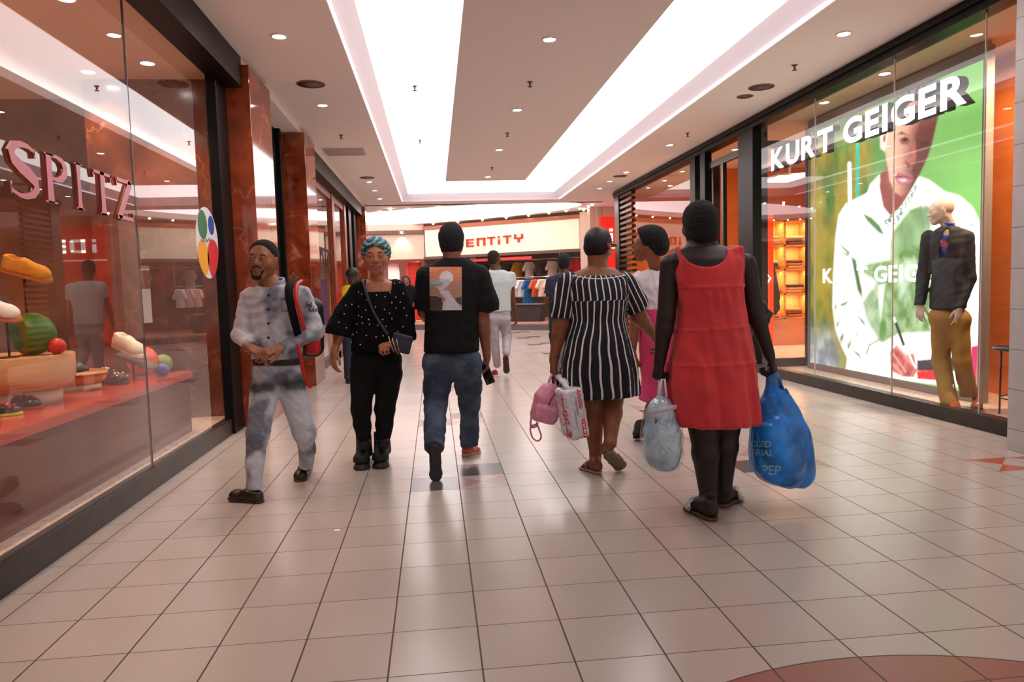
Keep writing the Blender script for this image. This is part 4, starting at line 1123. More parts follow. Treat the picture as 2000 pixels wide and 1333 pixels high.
    pl = [rc(J(858, 704), J(908, 704), .118, .118, .0, flat=(0, 1, 0), ratio=1.15), rc(J(857, 716, -.02), J(854, 755), .118, .098, .03), rc(J(854, 755), ak, .098, .085, .03), rc(ak, J(849, 835, -.18), .083, .076, .03), cutop(rc(J(849, 835, -.18), J(848, 884, -.36), .075, .068, .02), (J(848, 878, -.33), aa - ak)),
          rc(J(910, 716, -.01), J(915, 755, .08), .116, .096, .03), rc(J(915, 755, .08), bk, .096, .082, .03), rc(bk, J(917, 830, .19), .080, .070, .03), cutop(rc(J(917, 830, .19), J(916, 880, .21), .070, .074, .02), (J(916, 872, .2), (0, 0, -1)))]
    def cj(V):
        n = fbm(V, 7, 61); d = fbm(V, 60, 62); c = mixc((48, 62, 82), (84, 98, 118), (n - .42) * 3)
        return c * (.8 + .4 * d)[:, None]
    jo = solid('jeans', pl + [folds(.005, .16, (1.2, 1.2, 1.5), 61), folds(.003, .055, (1, 1, 1.7), 62), half(J(883, 686), (0, 0, 1))], attr_mat('blue_denim', 'col', .85, bump=.15, bs=320), P, .0065, color=cj)
    # trainers: left sole turned to us, right flat
    hl_, tl_ = J(849, 872, -.42), at(852, 941, Z=0.0)
    shoe(P, hl_, tl_, 'sneaker', mat('black_mesh', (26, 24, 24), .7), mat('black_rubber_tread', (18, 17, 15), .45, var=.4, vs=60, bump=.6, bs=90), up=(0, 1, .35), width=1.15)
    shoe(P, at(903, 892, Z=0), at(938, 884, Z=0), 'sneaker', mat('coral_knit', (196, 104, 84), .7, var=.2, vs=50), mat('cream_foam', (224, 196, 168), .6), width=1.15)
    ph = empty('mobile_phone', J(951, 731, .07), 'dark mobile phone held in the hand of the man in black t-shirt', 'phone')
    R_ = frame(np.cross(unit(J(960, 753, .07) - J(943, 709, .09)), (0.45, -.9, 0)), unit(J(960, 753, .07) - J(943, 709, .09)))
    ax_l = unit(J(960, 753, .06) - J(943, 709, .09)); nx_ = unit(np.cross(ax_l, (.3, 1, .2))); ny_ = np.cross(nx_, ax_l); RR = np.stack([nx_, ax_l, ny_], 1); cc = J(951.5, 731, .075)
    solid('phone_case', [bxo(cc, (.037, .079, .0055), .005, RR)], mat('phone_black', (20, 22, 24), .2), ph, .0025)
    for g in (-1, 1):
        for k in range(2): MB().ball(cc + RR @ np.array([g * .018, .062 - .018 * k, g * .006]), .006, 8).build('camera_lens', mat('lens_glass', (90, 110, 112), .1), ph)
tee_man()
# ------------------------------------------------------------------ woman in striped dress
def flipflop(P, heel, toe, up, m_sole, m_strap, th, crystals=False):
    M, o, L = foot_frame(heel, toe, up); s = L / .25
    ops = [rc((0, .034, 0), (0, .14, 0), .037, .036, 0), rc((0, .14, 0), (0, .205, 0), .036, .045, .02), half((0, 0, 0), (0, 0, 1), k=.004), half((0, 0, -.016), (0, 0, -1), k=.004)]
    so = solid('sandal', xf(ops, M, o, s), m_sole, P, .004)
    G = lambda *q: o + s * (M @ np.array(q))
    if crystals:
        st = xf([rc((-.045, .165, .008), (0, .17, .058), .014, .012, .01, flat=(0, 0, 1), ratio=.9), rc((0, .17, .058), (.046, .165, .008), .012, .014, .01), rc((-.04, .19, .012), (0, .195, .050), .014, .012, .01), rc((0, .195, .050), (.042, .19, .012), .012, .014, .01), folds(.0015, .012, seed=9)], M, o, s)
        solid('strap', st, m_strap, so, .004)
    else:
        b = MB(); b.tube([G(-.040, .12, .0), G(-.038, .14, .030), G(-.018, .165, .048), G(.012 * th, .188, .034), G(.012 * th, .192, .002)], .0062 * s, 8)
        b.tube([G(.040, .12, .0), G(.038, .14, .030), G(.028, .165, .046), G(.012 * th, .188, .036)], .0062 * s, 8); b.build('strap', m_strap, so)
    return so

def striped_woman():
    Y0 = 4.9; J = lambda x, y, dy=0.: at(x, y, Y=Y0 + dy)
    P = person('person', (J(1168, 800)[0], Y0, 0), 'woman in black and white striped dress and black cap, walking away')
    sk = skin('skin_chestnut', (134, 82, 54))
    s = 1.06; oh = J(1169, 484, .02); M = frame((.62, .78, -.06), (.03, 0, 1))
    ls, le, lw = J(1110, 556), J(1096, 634, .0), J(1081, 703, .0); ld = J(1080, 733, .0) - lw
    rs, re, rw = J(1222, 556), J(1248, 618, .03), J(1280, 660, .14); rd = J(1294, 688, .2) - rw
    hl = hand_ops(lw, ld, (.9, .2, 0), (0, .9, .1), 1.0, (1.1, 1.1, 1.1, 1.1), .03, .9); hr = hand_ops(rw, rd, (-.5, .5, -.5), (-.3, .8, .3), 1.0, (.7, .7, .7, .7))
    ah, ak, aa = J(1150, 720), J(1157, 785), J(1163, 890); bh, bk, ba = J(1200, 720), J(1197, 782, .0), J(1192, 866, -.18)
    back = rows_px([(524, 1138, 1200, .06), (534, 1116, 1212, .085), (548, 1104, 1226, .12), (580, 1108, 1224, .15), (620, 1116, 1218, .15)], Y0)
    lf_h, lf_t = at(1173, 922, Z=.018), at(1134, 910, Z=.018)
    rf_h, rf_t = J(1184, 884, -.22), at(1216, 914, Z=.02)
    body = xf(head_ops(True), M, oh, s) + [rc(J(1168, 534), np.array(oh) + M @ np.array([0, -.035, -.05]) * s, .066, .060, .03), loft(back, k=.04)] \
        + arm_ops(ls, le, lw, (.068, .058, .050, .030)) + arm_ops(rs, re, rw, (.068, .058, .050, .030)) + hl + hr + leg_ops(ah, ak, aa, (.10, .072, .06, .072, .040)) + leg_ops(bh, bk, ba, (.10, .072, .06, .070, .040)) \
        + bare_foot(lf_h, lf_t, (0, 0, 1), 1) + bare_foot(rf_h, rf_t, (-.2, .6, .55), -1) + [rc(aa, lf_h + (lf_t - lf_h) * .2 + np.array((0, 0, .04)), .04, .036, .02), rc(ba, rf_h + (rf_t - rf_h) * .15 + np.array((0, .06, .03)), .04, .034, .02)]
    make_body(P, body, M, oh, s, [(lw, ld), (rw, rd)], sk, hh=.004, h=.007)
    head_parts(P, M, oh, s)
    solid('hair', xf([ell((0, -.040, .000), (.081, .078, .075), k=0), folds(.0025, .012, seed=71), half((0, .03, 0), (0, 1, .1)), half((0, -.05, -.066), (0, .1, -1), k=.01)], M, oh, s), mat('tied_black_hair', (16, 13, 12), .9, bump=.6, bs=250), P, .004)
    cap = [ell((0, -.012, .040), (.088, .106, .094), k=0), half((0, 0, .022), (0, .22, -1), k=.006), folds(.001, .05, seed=72)]
    co = solid('cap', xf(cap, M, oh, s), mat('black_cap_cloth', (22, 22, 24), .55, bump=.1, bs=200), P, .0045)
    solid('brim', xf([ell((0, .115, .026), (.072, .078, .020), k=0), half((0, .06, .0), (0, -1, 0)), ell((0, .10, .004), (.09, .11, .022), k=.003, mode='s')], M, oh, s), MATS['black_cap_cloth'], co, .004)
    solid('hair_clip', xf([ell((.086, -.028, .004), (.010, .030, .017), R=[[1, 0, 0], [0, .9, .43], [0, -.43, .9]])], M, oh, s), mat('red_hair_clip', (178, 20, 28), .3), P, .004)
    MB().ball(oh + M @ np.array([.082, -.002, -.034]) * s, .0055, 8).build('earring', mat('silver', (220, 220, 224), .15, metal=1.), P)
    # dress
    rows = rows_px([(536, 1107, 1222, .10), (548, 1100, 1228, .135), (575, 1106, 1226, .165), (605, 1112, 1221, .175), (624, 1113, 1220, .17), (660, 1105, 1228, .20), (700, 1096, 1238, .215), (740, 1091, 1244, .21), (774, 1090, 1247, .20)], Y0)
    sl = [rc(ls + np.array((.004, 0, .004)), J(1100, 600), .083, .084, .03), cutop(rc(J(1100, 600), J(1097, 640), .084, .074, .02), (J(1098, 621), (-.08, 0, -1))),
          rc(rs + np.array((-.004, 0, .004)), J(1240, 590, .02), .083, .084, .03), cutop(rc(J(1240, 590, .02), J(1256, 630, .05), .084, .074, .02), (J(1245, 606, .03), (.55, .1, -.9)))]
    dress = [loft(rows, k=.03, flute=(13, .035, .4, J(0, 774)[2], J(0, 622)[2]))] + sl + [folds(.004, .09, (1.5, 1.5, .5), 73), folds(.0022, .035, (1.8, 1.8, .5), 74), bxo(J(1168, 521), (.166, .25, .062), .04, k=.006, mode='s'), half(J(1168, 624), (0, 0, 0.001), mode='u') if False else folds(.0, .1)]
    rz = np.array([r[0] for r in rows])[::-1]; rcx = np.array([r[1][0] for r in rows])[::-1]; rw_ = np.array([r[2] for r in rows])[::-1]
    do = solid('dress', dress, stripe_mat('striped_rayon', (8, 9, 18), (222, 222, 228), .20), P, .006)
    me = do.data; V = np.empty(len(me.vertices) * 3); me.vertices.foreach_get('co', V); V = V.reshape(-1, 3)
    cx, w = np.interp(V[:, 2], rz, rcx), np.interp(V[:, 2], rz, rw_)
    x = (V[:, 0] - cx) / w; yv = (V[:, 1] - Y0)
    u = np.arctan2(x, np.maximum(.25, -yv / .17 + .25)) * 5.6 + .12 * np.sin(V[:, 2] * 9) + np.where(V[:, 2] < J(0, 624)[2], .5, 0) + .04 * np.sin(V[:, 2] * 31 + x * 3)
    dl = (V - ls) @ unit(np.cross(J(1097, 640) - ls, (0, 1, 0))); dr = (V - rs) @ unit(np.cross(J(1256, 630, .05) - rs, (0, 1, 0)))
    el_, er_ = sl[0].fn(V), sl[2].fn(V); tors = dress[0].fn(V)
    u = np.where((np.minimum(el_, sl[1].fn(V)) < tors), dl / .038 + .3, np.where(np.minimum(er_, sl[3].fn(V)) < tors, dr / .038 + .3, u))
    set_f(me, u + 20, 'u')
    # white piping along the neckline
    t = bvh_of(do); pts = []
    for k in range(25):
        f = k / 24; p, n = on_surf(t, 1117 + f * 104, 537 + 7 * math.sin(math.pi * f) + 1.0)
        if p is not None: pts.append(p - CF * .0)
    MB().tube(pts, .0045, 6).build('piping', mat('white_piping', (230, 228, 228), .7), P)
    flipflop(P, lf_h, lf_t, (0, 0, 1), mat('pale_rubber', (186, 170, 158), .6), mat('coral_rubber', (190, 104, 100), .45), 1)
    flipflop(P, rf_h, rf_t, (-.2, .6, .55), mat('khaki_rubber', (112, 98, 70), .6), MATS['coral_rubber'], -1)
    # pink mini backpack in the left hand
    bp = empty('mini_backpack', J(1066, 785), 'small pink leather backpack hanging from the hand of the woman in the striped dress', 'backpack')
    m_p = mat('pink_leather', (214, 140, 164), .42, bump=.15, bs=90, var=.05, vs=20)
    ax_ = unit(J(1080, 748) - J(1058, 832)); fr = np.stack([unit(np.cross(ax_, (0, -1, 0))), np.array((0, -1., 0)), ax_], 1); fr[:, 0] = unit(np.cross(fr[:, 1], fr[:, 2]))
    cb = J(1069, 788, -.03)
    pkops = [bxo(cb + fr @ np.array((0, 0, -.03)), (.098, .062, .105), .05, fr), bxo(cb + fr @ np.array((.0, 0, .07)), (.070, .055, .07), .05, fr, k=.06), bxo(cb + fr @ np.array((.0, .035, -.07)), (.080, .055, .062), .03, fr, k=.012), folds(.003, .05, seed=81)]
    bo = solid('bag_body', pkops, m_p, bp, .005); bt = bvh_of(bo)
    def line(b, pts, r):
        q = [on_surf(bt, x, y)[0] for x, y in pts]; q = [v for v in q if v is not None]
        if len(q) > 1: b.tube(q, r, 8)
    b = MB(); line(b, [(1071, 792), (1078, 778), (1085, 767), (1090, 759)], .0055); b.build('zip', mat('dusky_zip', (120, 70, 92), .4), bp)
    b = MB(); line(b, [(1045, 805), (1052, 794), (1061, 786), (1064, 783)], .0035); line(b, [(1048, 806), (1053, 822), (1060, 828)], .003); b.build('seam', mat('pink_piping', (226, 160, 182), .4), bp)
    pz, _ = on_surf(bt, 1071, 792)
    if pz is not None: MB().box(pz + (-.005, -.008, -.03), pz + (.005, 0, 0)).build('zip_pull', mat('silver', (220, 220, 224), .15, metal=1.), bp, .002)
    strap_obj('handle', [J(1070, 756, -.02), J(1073, 744, -.02), J(1078, 733, -.005), J(1084, 730, .02), J(1086, 742, .03), J(1084, 756, .02)], .018, .006, m_p, bp, [(-.5, -1, 0), (-.6, -1, .2), (-.6, -.6, .6), (0, 0, 1), (.5, .5, .5), (.5, 1, 0)])
    strap_obj('strap', [J(1062, 757, .03), J(1052, 772, .02), J(1043, 795, .0), J(1038, 815, -.02), J(1037, 832, -.05), J(1046, 832, -.06), J(1050, 826, -.06)], .026, .005, m_p, bp, [(-1, -.4, 0)] * 7)
    strap_obj('strap_end', [J(*q, -.06) for q in ((1037, 830), (1036, 842), (1040, 855), (1047, 861), (1054, 860), (1057, 852), (1053, 840), (1049, 828))], .011, .007, m_p, bp, [(0, -1, .1)] * 8, res=60)
    # pack of nappies in a slit film, carried by its handle
    dp = empty('nappy_pack', J(1118, 805), 'white and red pack of nappies hanging beside the pink backpack', 'nappy pack')
    a0, a1 = J(1110, 752, -.15), J(1127, 858, -.15); up_ = unit(a0 - a1); xr = unit(np.array((1., .16, 0)) - (np.array((1., .16, 0)) @ up_) * up_); yr = np.cross(up_, xr); RR = np.stack([xr, yr, up_], 1)
    cc = (J(1117, 806, -.17)); hx, hy, hz = .072, .10, .172
    bo = solid('film_pack', [bxo(cc, (hx, hy, hz), .028, RR), folds(.0028, .06, seed=85), folds(.0015, .025, seed=86)], mat('white_film', (214, 212, 220), .22, var=.05, vs=14, coat=.3), dp, .005)
    red = mat('red_print', (214, 34, 40), .35); gry = mat('grey_print', (150, 152, 166), .4)
    def put(txt, org, ex, ey, ray, hgt, m, nm='lettering'):
        Vt, Ft, _ = text_mesh(txt, bold=.03); Vt = Vt[:, :2]; Vt = (Vt - Vt.min(0)); Vt = (Vt - np.array([Vt[:, 0].max() / 2, Vt[:, 1].max() / 2])) / Vt[:, 1].max() * hgt
        decal(nm, bo, Vt, Ft, org, ex, ey, ray, m, dp, .002)
    F1 = -yr if (-yr) @ CF < 0 else yr     # narrow face turned to us
    rt = xr if np.cross(up_, F1) @ xr < 0 else xr
    # letters run down the pack
    put('HUGGIES', cc + F1 * hy + xr * .035 + up_ * .105, -up_, xr, -F1, .026, red)
    def dashes(nm, org, n, w, h, m):      # small print too blurred to read
        V, F, x = [], [], -n * w / 2
        for i in range(n):
            ww = w * (.45, .7, .55, .8)[i % 4]; k = len(V); V += [(x, -h / 2), (x + ww, -h / 2), (x + ww, h / 2 * (1, .4, 1)[i % 3]), (x, h / 2)]; F.append((k, k + 1, k + 2, k + 3)); x += w
        decal(nm, bo, V, F, org, -up_, xr, -F1, m, dp, .0026)
    dashes('small_print', cc + F1 * hy + xr * .006 + up_ * .05, 11, .011, .014, gry)
    dashes('small_print', cc + F1 * hy - xr * .012 - up_ * .03, 13, .009, .010, gry)
    V2, F = grid2(.13, .026, 20, 4); decal('red_label', bo, V2, F, cc + F1 * hy + xr * .036 - up_ * .105, -up_, xr, -F1, red, dp, .002)
    dashes('small_print', cc + F1 * hy + xr * .036 - up_ * .105, 6, .018, .014, mat('white_print', (236, 234, 234), .5))
    S1 = -xr
    V2, F = grid2(.30, .050, 30, 6); put('HUGGIES', cc + S1 * hx + F1 * (hy - .03) - up_ * .0, -up_, -F1 if False else F1, -S1, .055, red)
    V2 = [(.042 * math.cos(a) * r, .042 * math.sin(a) * r) for r in (1, .82) for a in np.linspace(0, 6.28, 25)[:-1]]; F = [(i, (i + 1) % 24, 24 + (i + 1) % 24, 24 + i) for i in range(24)]
    decal('grey_ring', bo, V2, F, cc + S1 * hx + F1 * .02 - up_ * .10, -up_, F1, -S1, mat('taupe_print', (150, 136, 120), .5), dp, .002)
    strap_obj('carry_handle', [cc + up_ * (hz - .008) - yr * .06 + xr * -.02, cc + up_ * (hz + .03) - yr * .03 + xr * -.03, J(1086, 731, .0), cc + up_ * (hz + .03) + yr * .03, cc + up_ * (hz - .008) + yr * .06 + xr * .01], .034, .003, MATS['white_film'], dp, [(-.3, -1, .3)] * 5)
striped_woman()

# ------------------------------------------------------------------ woman in red dress, nearest to us
def red_woman():
    Y0 = 3.85; J = lambda x, y, dy=0.: at(x, y, Y=Y0 + dy)
    P = person('person', (J(1390, 800)[0], Y0, 0), 'woman in tiered red sleeveless dress carrying a bag in each hand')
    sk = skin('skin_deep_brown', (36, 24, 20))
    s = 1.06; oh = J(1365, 441, .02); M = frame((-.05, 1, -.02), (-.02, 0, 1))
    ls, le, lw = J(1309, 517, .02), J(1301, 620, .0), J(1289, 706, .02); ld = J(1284, 742, .03) - lw
    rs, re, rw = J(1457, 515, .02), J(1474, 610, .0), J(1502, 692, .0); rd = J(1514, 728, .0) - rw
    hl = hand_ops(lw, ld, (.8, .3, 0), (.3, .9, 0), 1.05, (1.15, 1.15, 1.15, 1.15), .03, .9); hr = hand_ops(rw, rd, (-.5, .4, -.2), (-.2, .9, 0), 1.1, (1.0, 1.05, 1.1, 1.15), .03, .9)
    ah, ak, aa = J(1362, 770), J(1376, 848, -.02), J(1383, 975, -.03); bh, bk, ba = J(1425, 765), J(1417, 836, .05), J(1414, 955, .05)
    back = rows_px([(480, 1338, 1408, .065), (491, 1312, 1450, .10), (508, 1308, 1456, .135), (545, 1318, 1446, .155), (600, 1332, 1442, .155), (640, 1328, 1446, .16)], Y0)
    lh_, lt_ = at(1397, 1013, Z=.022), at(1341, 986, Z=.022); rh_, rt_ = at(1405, 985, Z=.03), at(1443, 966, Z=.022)
    body = xf(head_ops(True), M, oh, s) + [rc(J(1372, 505), np.array(oh) + M @ np.array([0, -.03, -.05]) * s, .078, .068, .04), loft(back, k=.05)] \
        + arm_ops(ls, le, lw, (.056, .050, .048, .031)) + arm_ops(rs, re, rw, (.056, .050, .048, .031)) + hl + hr + leg_ops(ah, ak, aa, (.11, .08, .066, .075, .044)) + leg_ops(bh, bk, ba, (.11, .08, .066, .073, .043)) \
        + bare_foot(lh_, lt_, (0, 0, 1), 1) + bare_foot(rh_, rt_, (0, -.1, 1), -1) + [rc(aa, lh_ + (lt_ - lh_) * .2 + np.array((0, 0, .05)), .044, .038, .02), rc(ba, rh_ + (rt_ - rh_) * .2 + np.array((0, 0, .04)), .043, .037, .02)]
    make_body(P, body, M, oh, s, [(lw, ld), (rw, rd)], sk, hh=.004, h=.007)
    head_parts(P, M, oh, s)
    hp = [ell((0, -.020, .030), (.088, .108, .100), k=0), ell((0, -.060, -.03), (.076, .060, .085), k=.03), folds(.004, .018, (1, 1, 1), 91, 7), half((0, .055, .06), (0, .8, -.4)), half((0, .02, -.01), (0, 1, -.1)), half((0, -.05, -.105), (0, .15, -1), k=.015)]
    solid('hair', xf(hp, M, oh, s), mat('black_braided_hair', (12, 10, 10), .85, bump=1., bs=160), P, .0045)
    rows = rows_px([(486, 1318, 1440, .10), (496, 1314, 1444, .13), (520, 1314, 1446, .16), (560, 1320, 1447, .174), (602, 1326, 1450, .178), (640, 1321, 1455, .19), (684, 1314, 1464, .205), (740, 1306, 1471, .225), (790, 1308, 1475, .23), (826, 1316, 1476, .225)], Y0)
    z1, z2, z3 = J(0, 602)[2], J(0, 684)[2], J(0, 762)[2]; zh = J(0, 826)[2]
    seams = Op(lambda Q: -.006 * sum(np.exp(-((Q[..., 2] + .012 * (Q[..., 0] - 1.9) * k - z) / .008) ** 2) for k, z in ((0, z1), (-3, z2), (-1, z3))), (-99,) * 3, (99,) * 3, 0, 'disp')
    gath = Op(lambda Q: sum(.0055 * np.clip((z - Q[..., 2]) / .03, 0, 1) * np.clip(1 - (z - Q[..., 2]) / .14, .25, 1) * np.sin(Q[..., 0] * 88 + 4 * np.sin(Q[..., 0] * 13 + k) + Q[..., 1] * 60 + Q[..., 2] * 8 + k * 2) * (Q[..., 2] < z) for k, z in enumerate((z1, z2, z3))), (-99,) * 3, (99,) * 3, 0, 'disp')
    arm_cut = [rc(ls + np.array((-.040, 0, .06)), ls + np.array((-.025, 0, -.12)), .060, .056, .01, mode='s'), rc(rs + np.array((.040, 0, .06)), rs + np.array((.025, 0, -.12)), .060, .056, .01, mode='s')]
    scoop = [ell(J(1379, 486, -.12), (.122, .24, .098), k=.004, mode='s'), rc(J(1379, 494), J(1376, 450), .112, .11, .004, mode='s')]
    dress = [loft(rows, k=.03, flute=(9, .035, 1.3, zh, z2))] + [rc(J(1327, 491, .0), J(1335, 548, -.02), .026, .042, .02, flat=(0, 1, 0), ratio=4.2), rc(J(1434, 489, .0), J(1430, 548, -.02), .026, .042, .02, flat=(0, 1, 0), ratio=4.6), rc(J(1438, 494, -.085), J(1440, 512, -.100), .028, .030, .02), rc(J(1440, 512, -.100), J(1437, 540, -.105), .030, .030, .02)] + [folds(.005, .13, (1.2, 1.2, .7), 92), seams, gath] + arm_cut + scoop
    solid('dress', dress, mat('red_jersey', (206, 52, 58), .8, var=.04, vs=8, bump=.12, bs=220, sheen=.1), P, .0065)
    m_so = mat('tan_footbed', (92, 60, 40), .6); m_st = mat('crystal_strap', (206, 204, 208), .2, metal=.7, var=.3, vs=160, bump=1., bs=200)
    flipflop(P, lh_, lt_, (0, 0, 1), m_so, m_st, 1, True); flipflop(P, rh_, rt_, (0, -.1, 1), m_so, m_st, -1, True)
    # clear bag with a folded pale blue blanket
    bg = empty('clear_bag', J(1292, 830), 'clear plastic bag with a pale blue blanket, held by the woman in red', 'bag')
    rows = rows_px([(772, 1281, 1302, .03), (785, 1268, 1314, .07), (805, 1260, 1322, .10), (840, 1254, 1330, .125), (880, 1254, 1331, .13), (905, 1262, 1328, .11), (919, 1276, 1318, .07)], Y0 - .03)
    inner = [loft(rows, k=.0, inset=.012, cap=.03), folds(.008, .16, seed=95), rc(J(1304, 800, -.17), J(1307, 915, -.16), .006, .006, .01, mode='s'), rc(J(1268, 870, -.17), J(1293, 912, -.15), .006, .006, .01, mode='s')]
    cb_ = lambda V: mixc((186, 208, 222), (120, 158, 182), (fbm(V, 14, 96) - .4) * 2.6) * np.where((vnoise(V * np.array([1, 1, .6]), 34, 97) > .83)[:, None], .22, 1)
    solid('blanket', inner, attr_mat('printed_blanket', 'col', .85), bg, .006, color=cb_)
    solid('film', [loft(rows, k=0, cap=.03), folds(.006, .06, (1, 1, .7), 98), folds(.004, .022, (1.4, 1.4, .6), 99)], glass_mat('clear_film', 1.55, (.95, .97, .98), .05, .10), bg, .005, smooth=0)
    strap_obj('zip_band', [J(1267, 806, -.13), J(1285, 803, -.165), J(1305, 799, -.165), J(1321, 795, -.13)], .024, .003, mat('pale_band', (196, 196, 212), .4), bg, [(-.3, -1, 0), (0, -1, 0), (0, -1, 0), (.3, -1, 0)])
    b = MB()
    b.tube([J(*q) for q in ((1287, 778, -.06), (1289, 758, -.05), (1293, 742, -.03), (1298, 741, -.03), (1300, 758, -.05), (1302, 777, -.06))], .0062, 8)
    b.build('handle', mat('white_cord', (222, 220, 226), .5), bg)
    b = MB(); b.tube([J(*q) for q in ((1285, 782, .04), (1286, 762, .03), (1288, 744, .01), (1292, 741, -.0), (1293, 760, .03), (1294, 780, .04))], .0062, 8); b.build('handle', MATS['white_cord'], bg)
    # blue carrier bag
    bb = empty('carrier_bag', J(1528, 840), 'big blue plastic carrier bag in the right hand of the woman in red', 'bag')
    rows = rows_px([(716, 1497, 1510, .014), (748, 1497, 1527, .03), (775, 1490, 1543, .07), (800, 1473, 1556, .10), (840, 1468, 1576, .125), (880, 1467, 1582, .13), (915, 1470, 1587, .125), (938, 1488, 1585, .10), (951, 1528, 1572, .06)], Y0 + .02)
    ops = [loft(rows, k=0, cap=.025, pw=2.5), folds(.008, .13, (1.2, 1.2, .5), 101), folds(.004, .045, (1.6, 1.6, .45), 102), rc(J(1512, 742, -.3), J(1520, 765, -.3), .004, .012, .0, mode='s'),
           cutop(ell(J(1518, 748, 0), (.012, .3, .035), k=.006, mode='s'))]
    ops[-1] = Op(ell(J(1520, 752, 0), (.010, .3, .034), frame((0, 1, 0), (-.35, 0, 1))).fn, J(1520, 752) - .4, J(1520, 752) + .4, .006, 's')
    ops[3] = Op(ell(J(1532, 758, 0), (.007, .3, .040), frame((0, 1, 0), (-.35, 0, 1))).fn, J(1532, 758) - .4, J(1532, 758) + .4, .006, 's')
    ops.append(ell(J(1545, 905, -.10), (.085, .05, .075), k=.03)); ops.append(ell(J(1515, 860, -.085), (.07, .05, .11), k=.05))
    bo = solid('bag_body', ops, mat('blue_polythene', (16, 120, 208), .28, var=.22, vs=6, coat=.2, bump=.15, bs=40), bb, .006)
    pr = mat('pale_blue_print', (150, 205, 240), .5)
    for txt, x, y, hpx in (('FROM', 1497, 833, 7), ('RECYCLED', 1487, 874, 13), ('MATERIAL', 1489, 891, 13), ('PEP', 1506, 928, 19)):
        Vt, Ft, _ = text_mesh(txt, bold=.015); Vt = Vt[:, :2] - Vt[:, :2].min(0); h_ = Vt[:, 1].max(); hg = hpx * Y0 / FPX
        Vt = Vt / h_ * hg
        if txt == 'PEP': Vt[:, 0] -= Vt[:, 0].max() / 2
        else: Vt[:, 0] -= Vt[:, 0].max() - {'FROM': .03, 'RECYCLED': .052, 'MATERIAL': .06}[txt]
        decal('lettering', bo, Vt, Ft, J(x, y, -.2), (.98, -.1, -.08), (.08, 0, 1), J(x, y) - CO, pr, bb, .002)
red_woman()

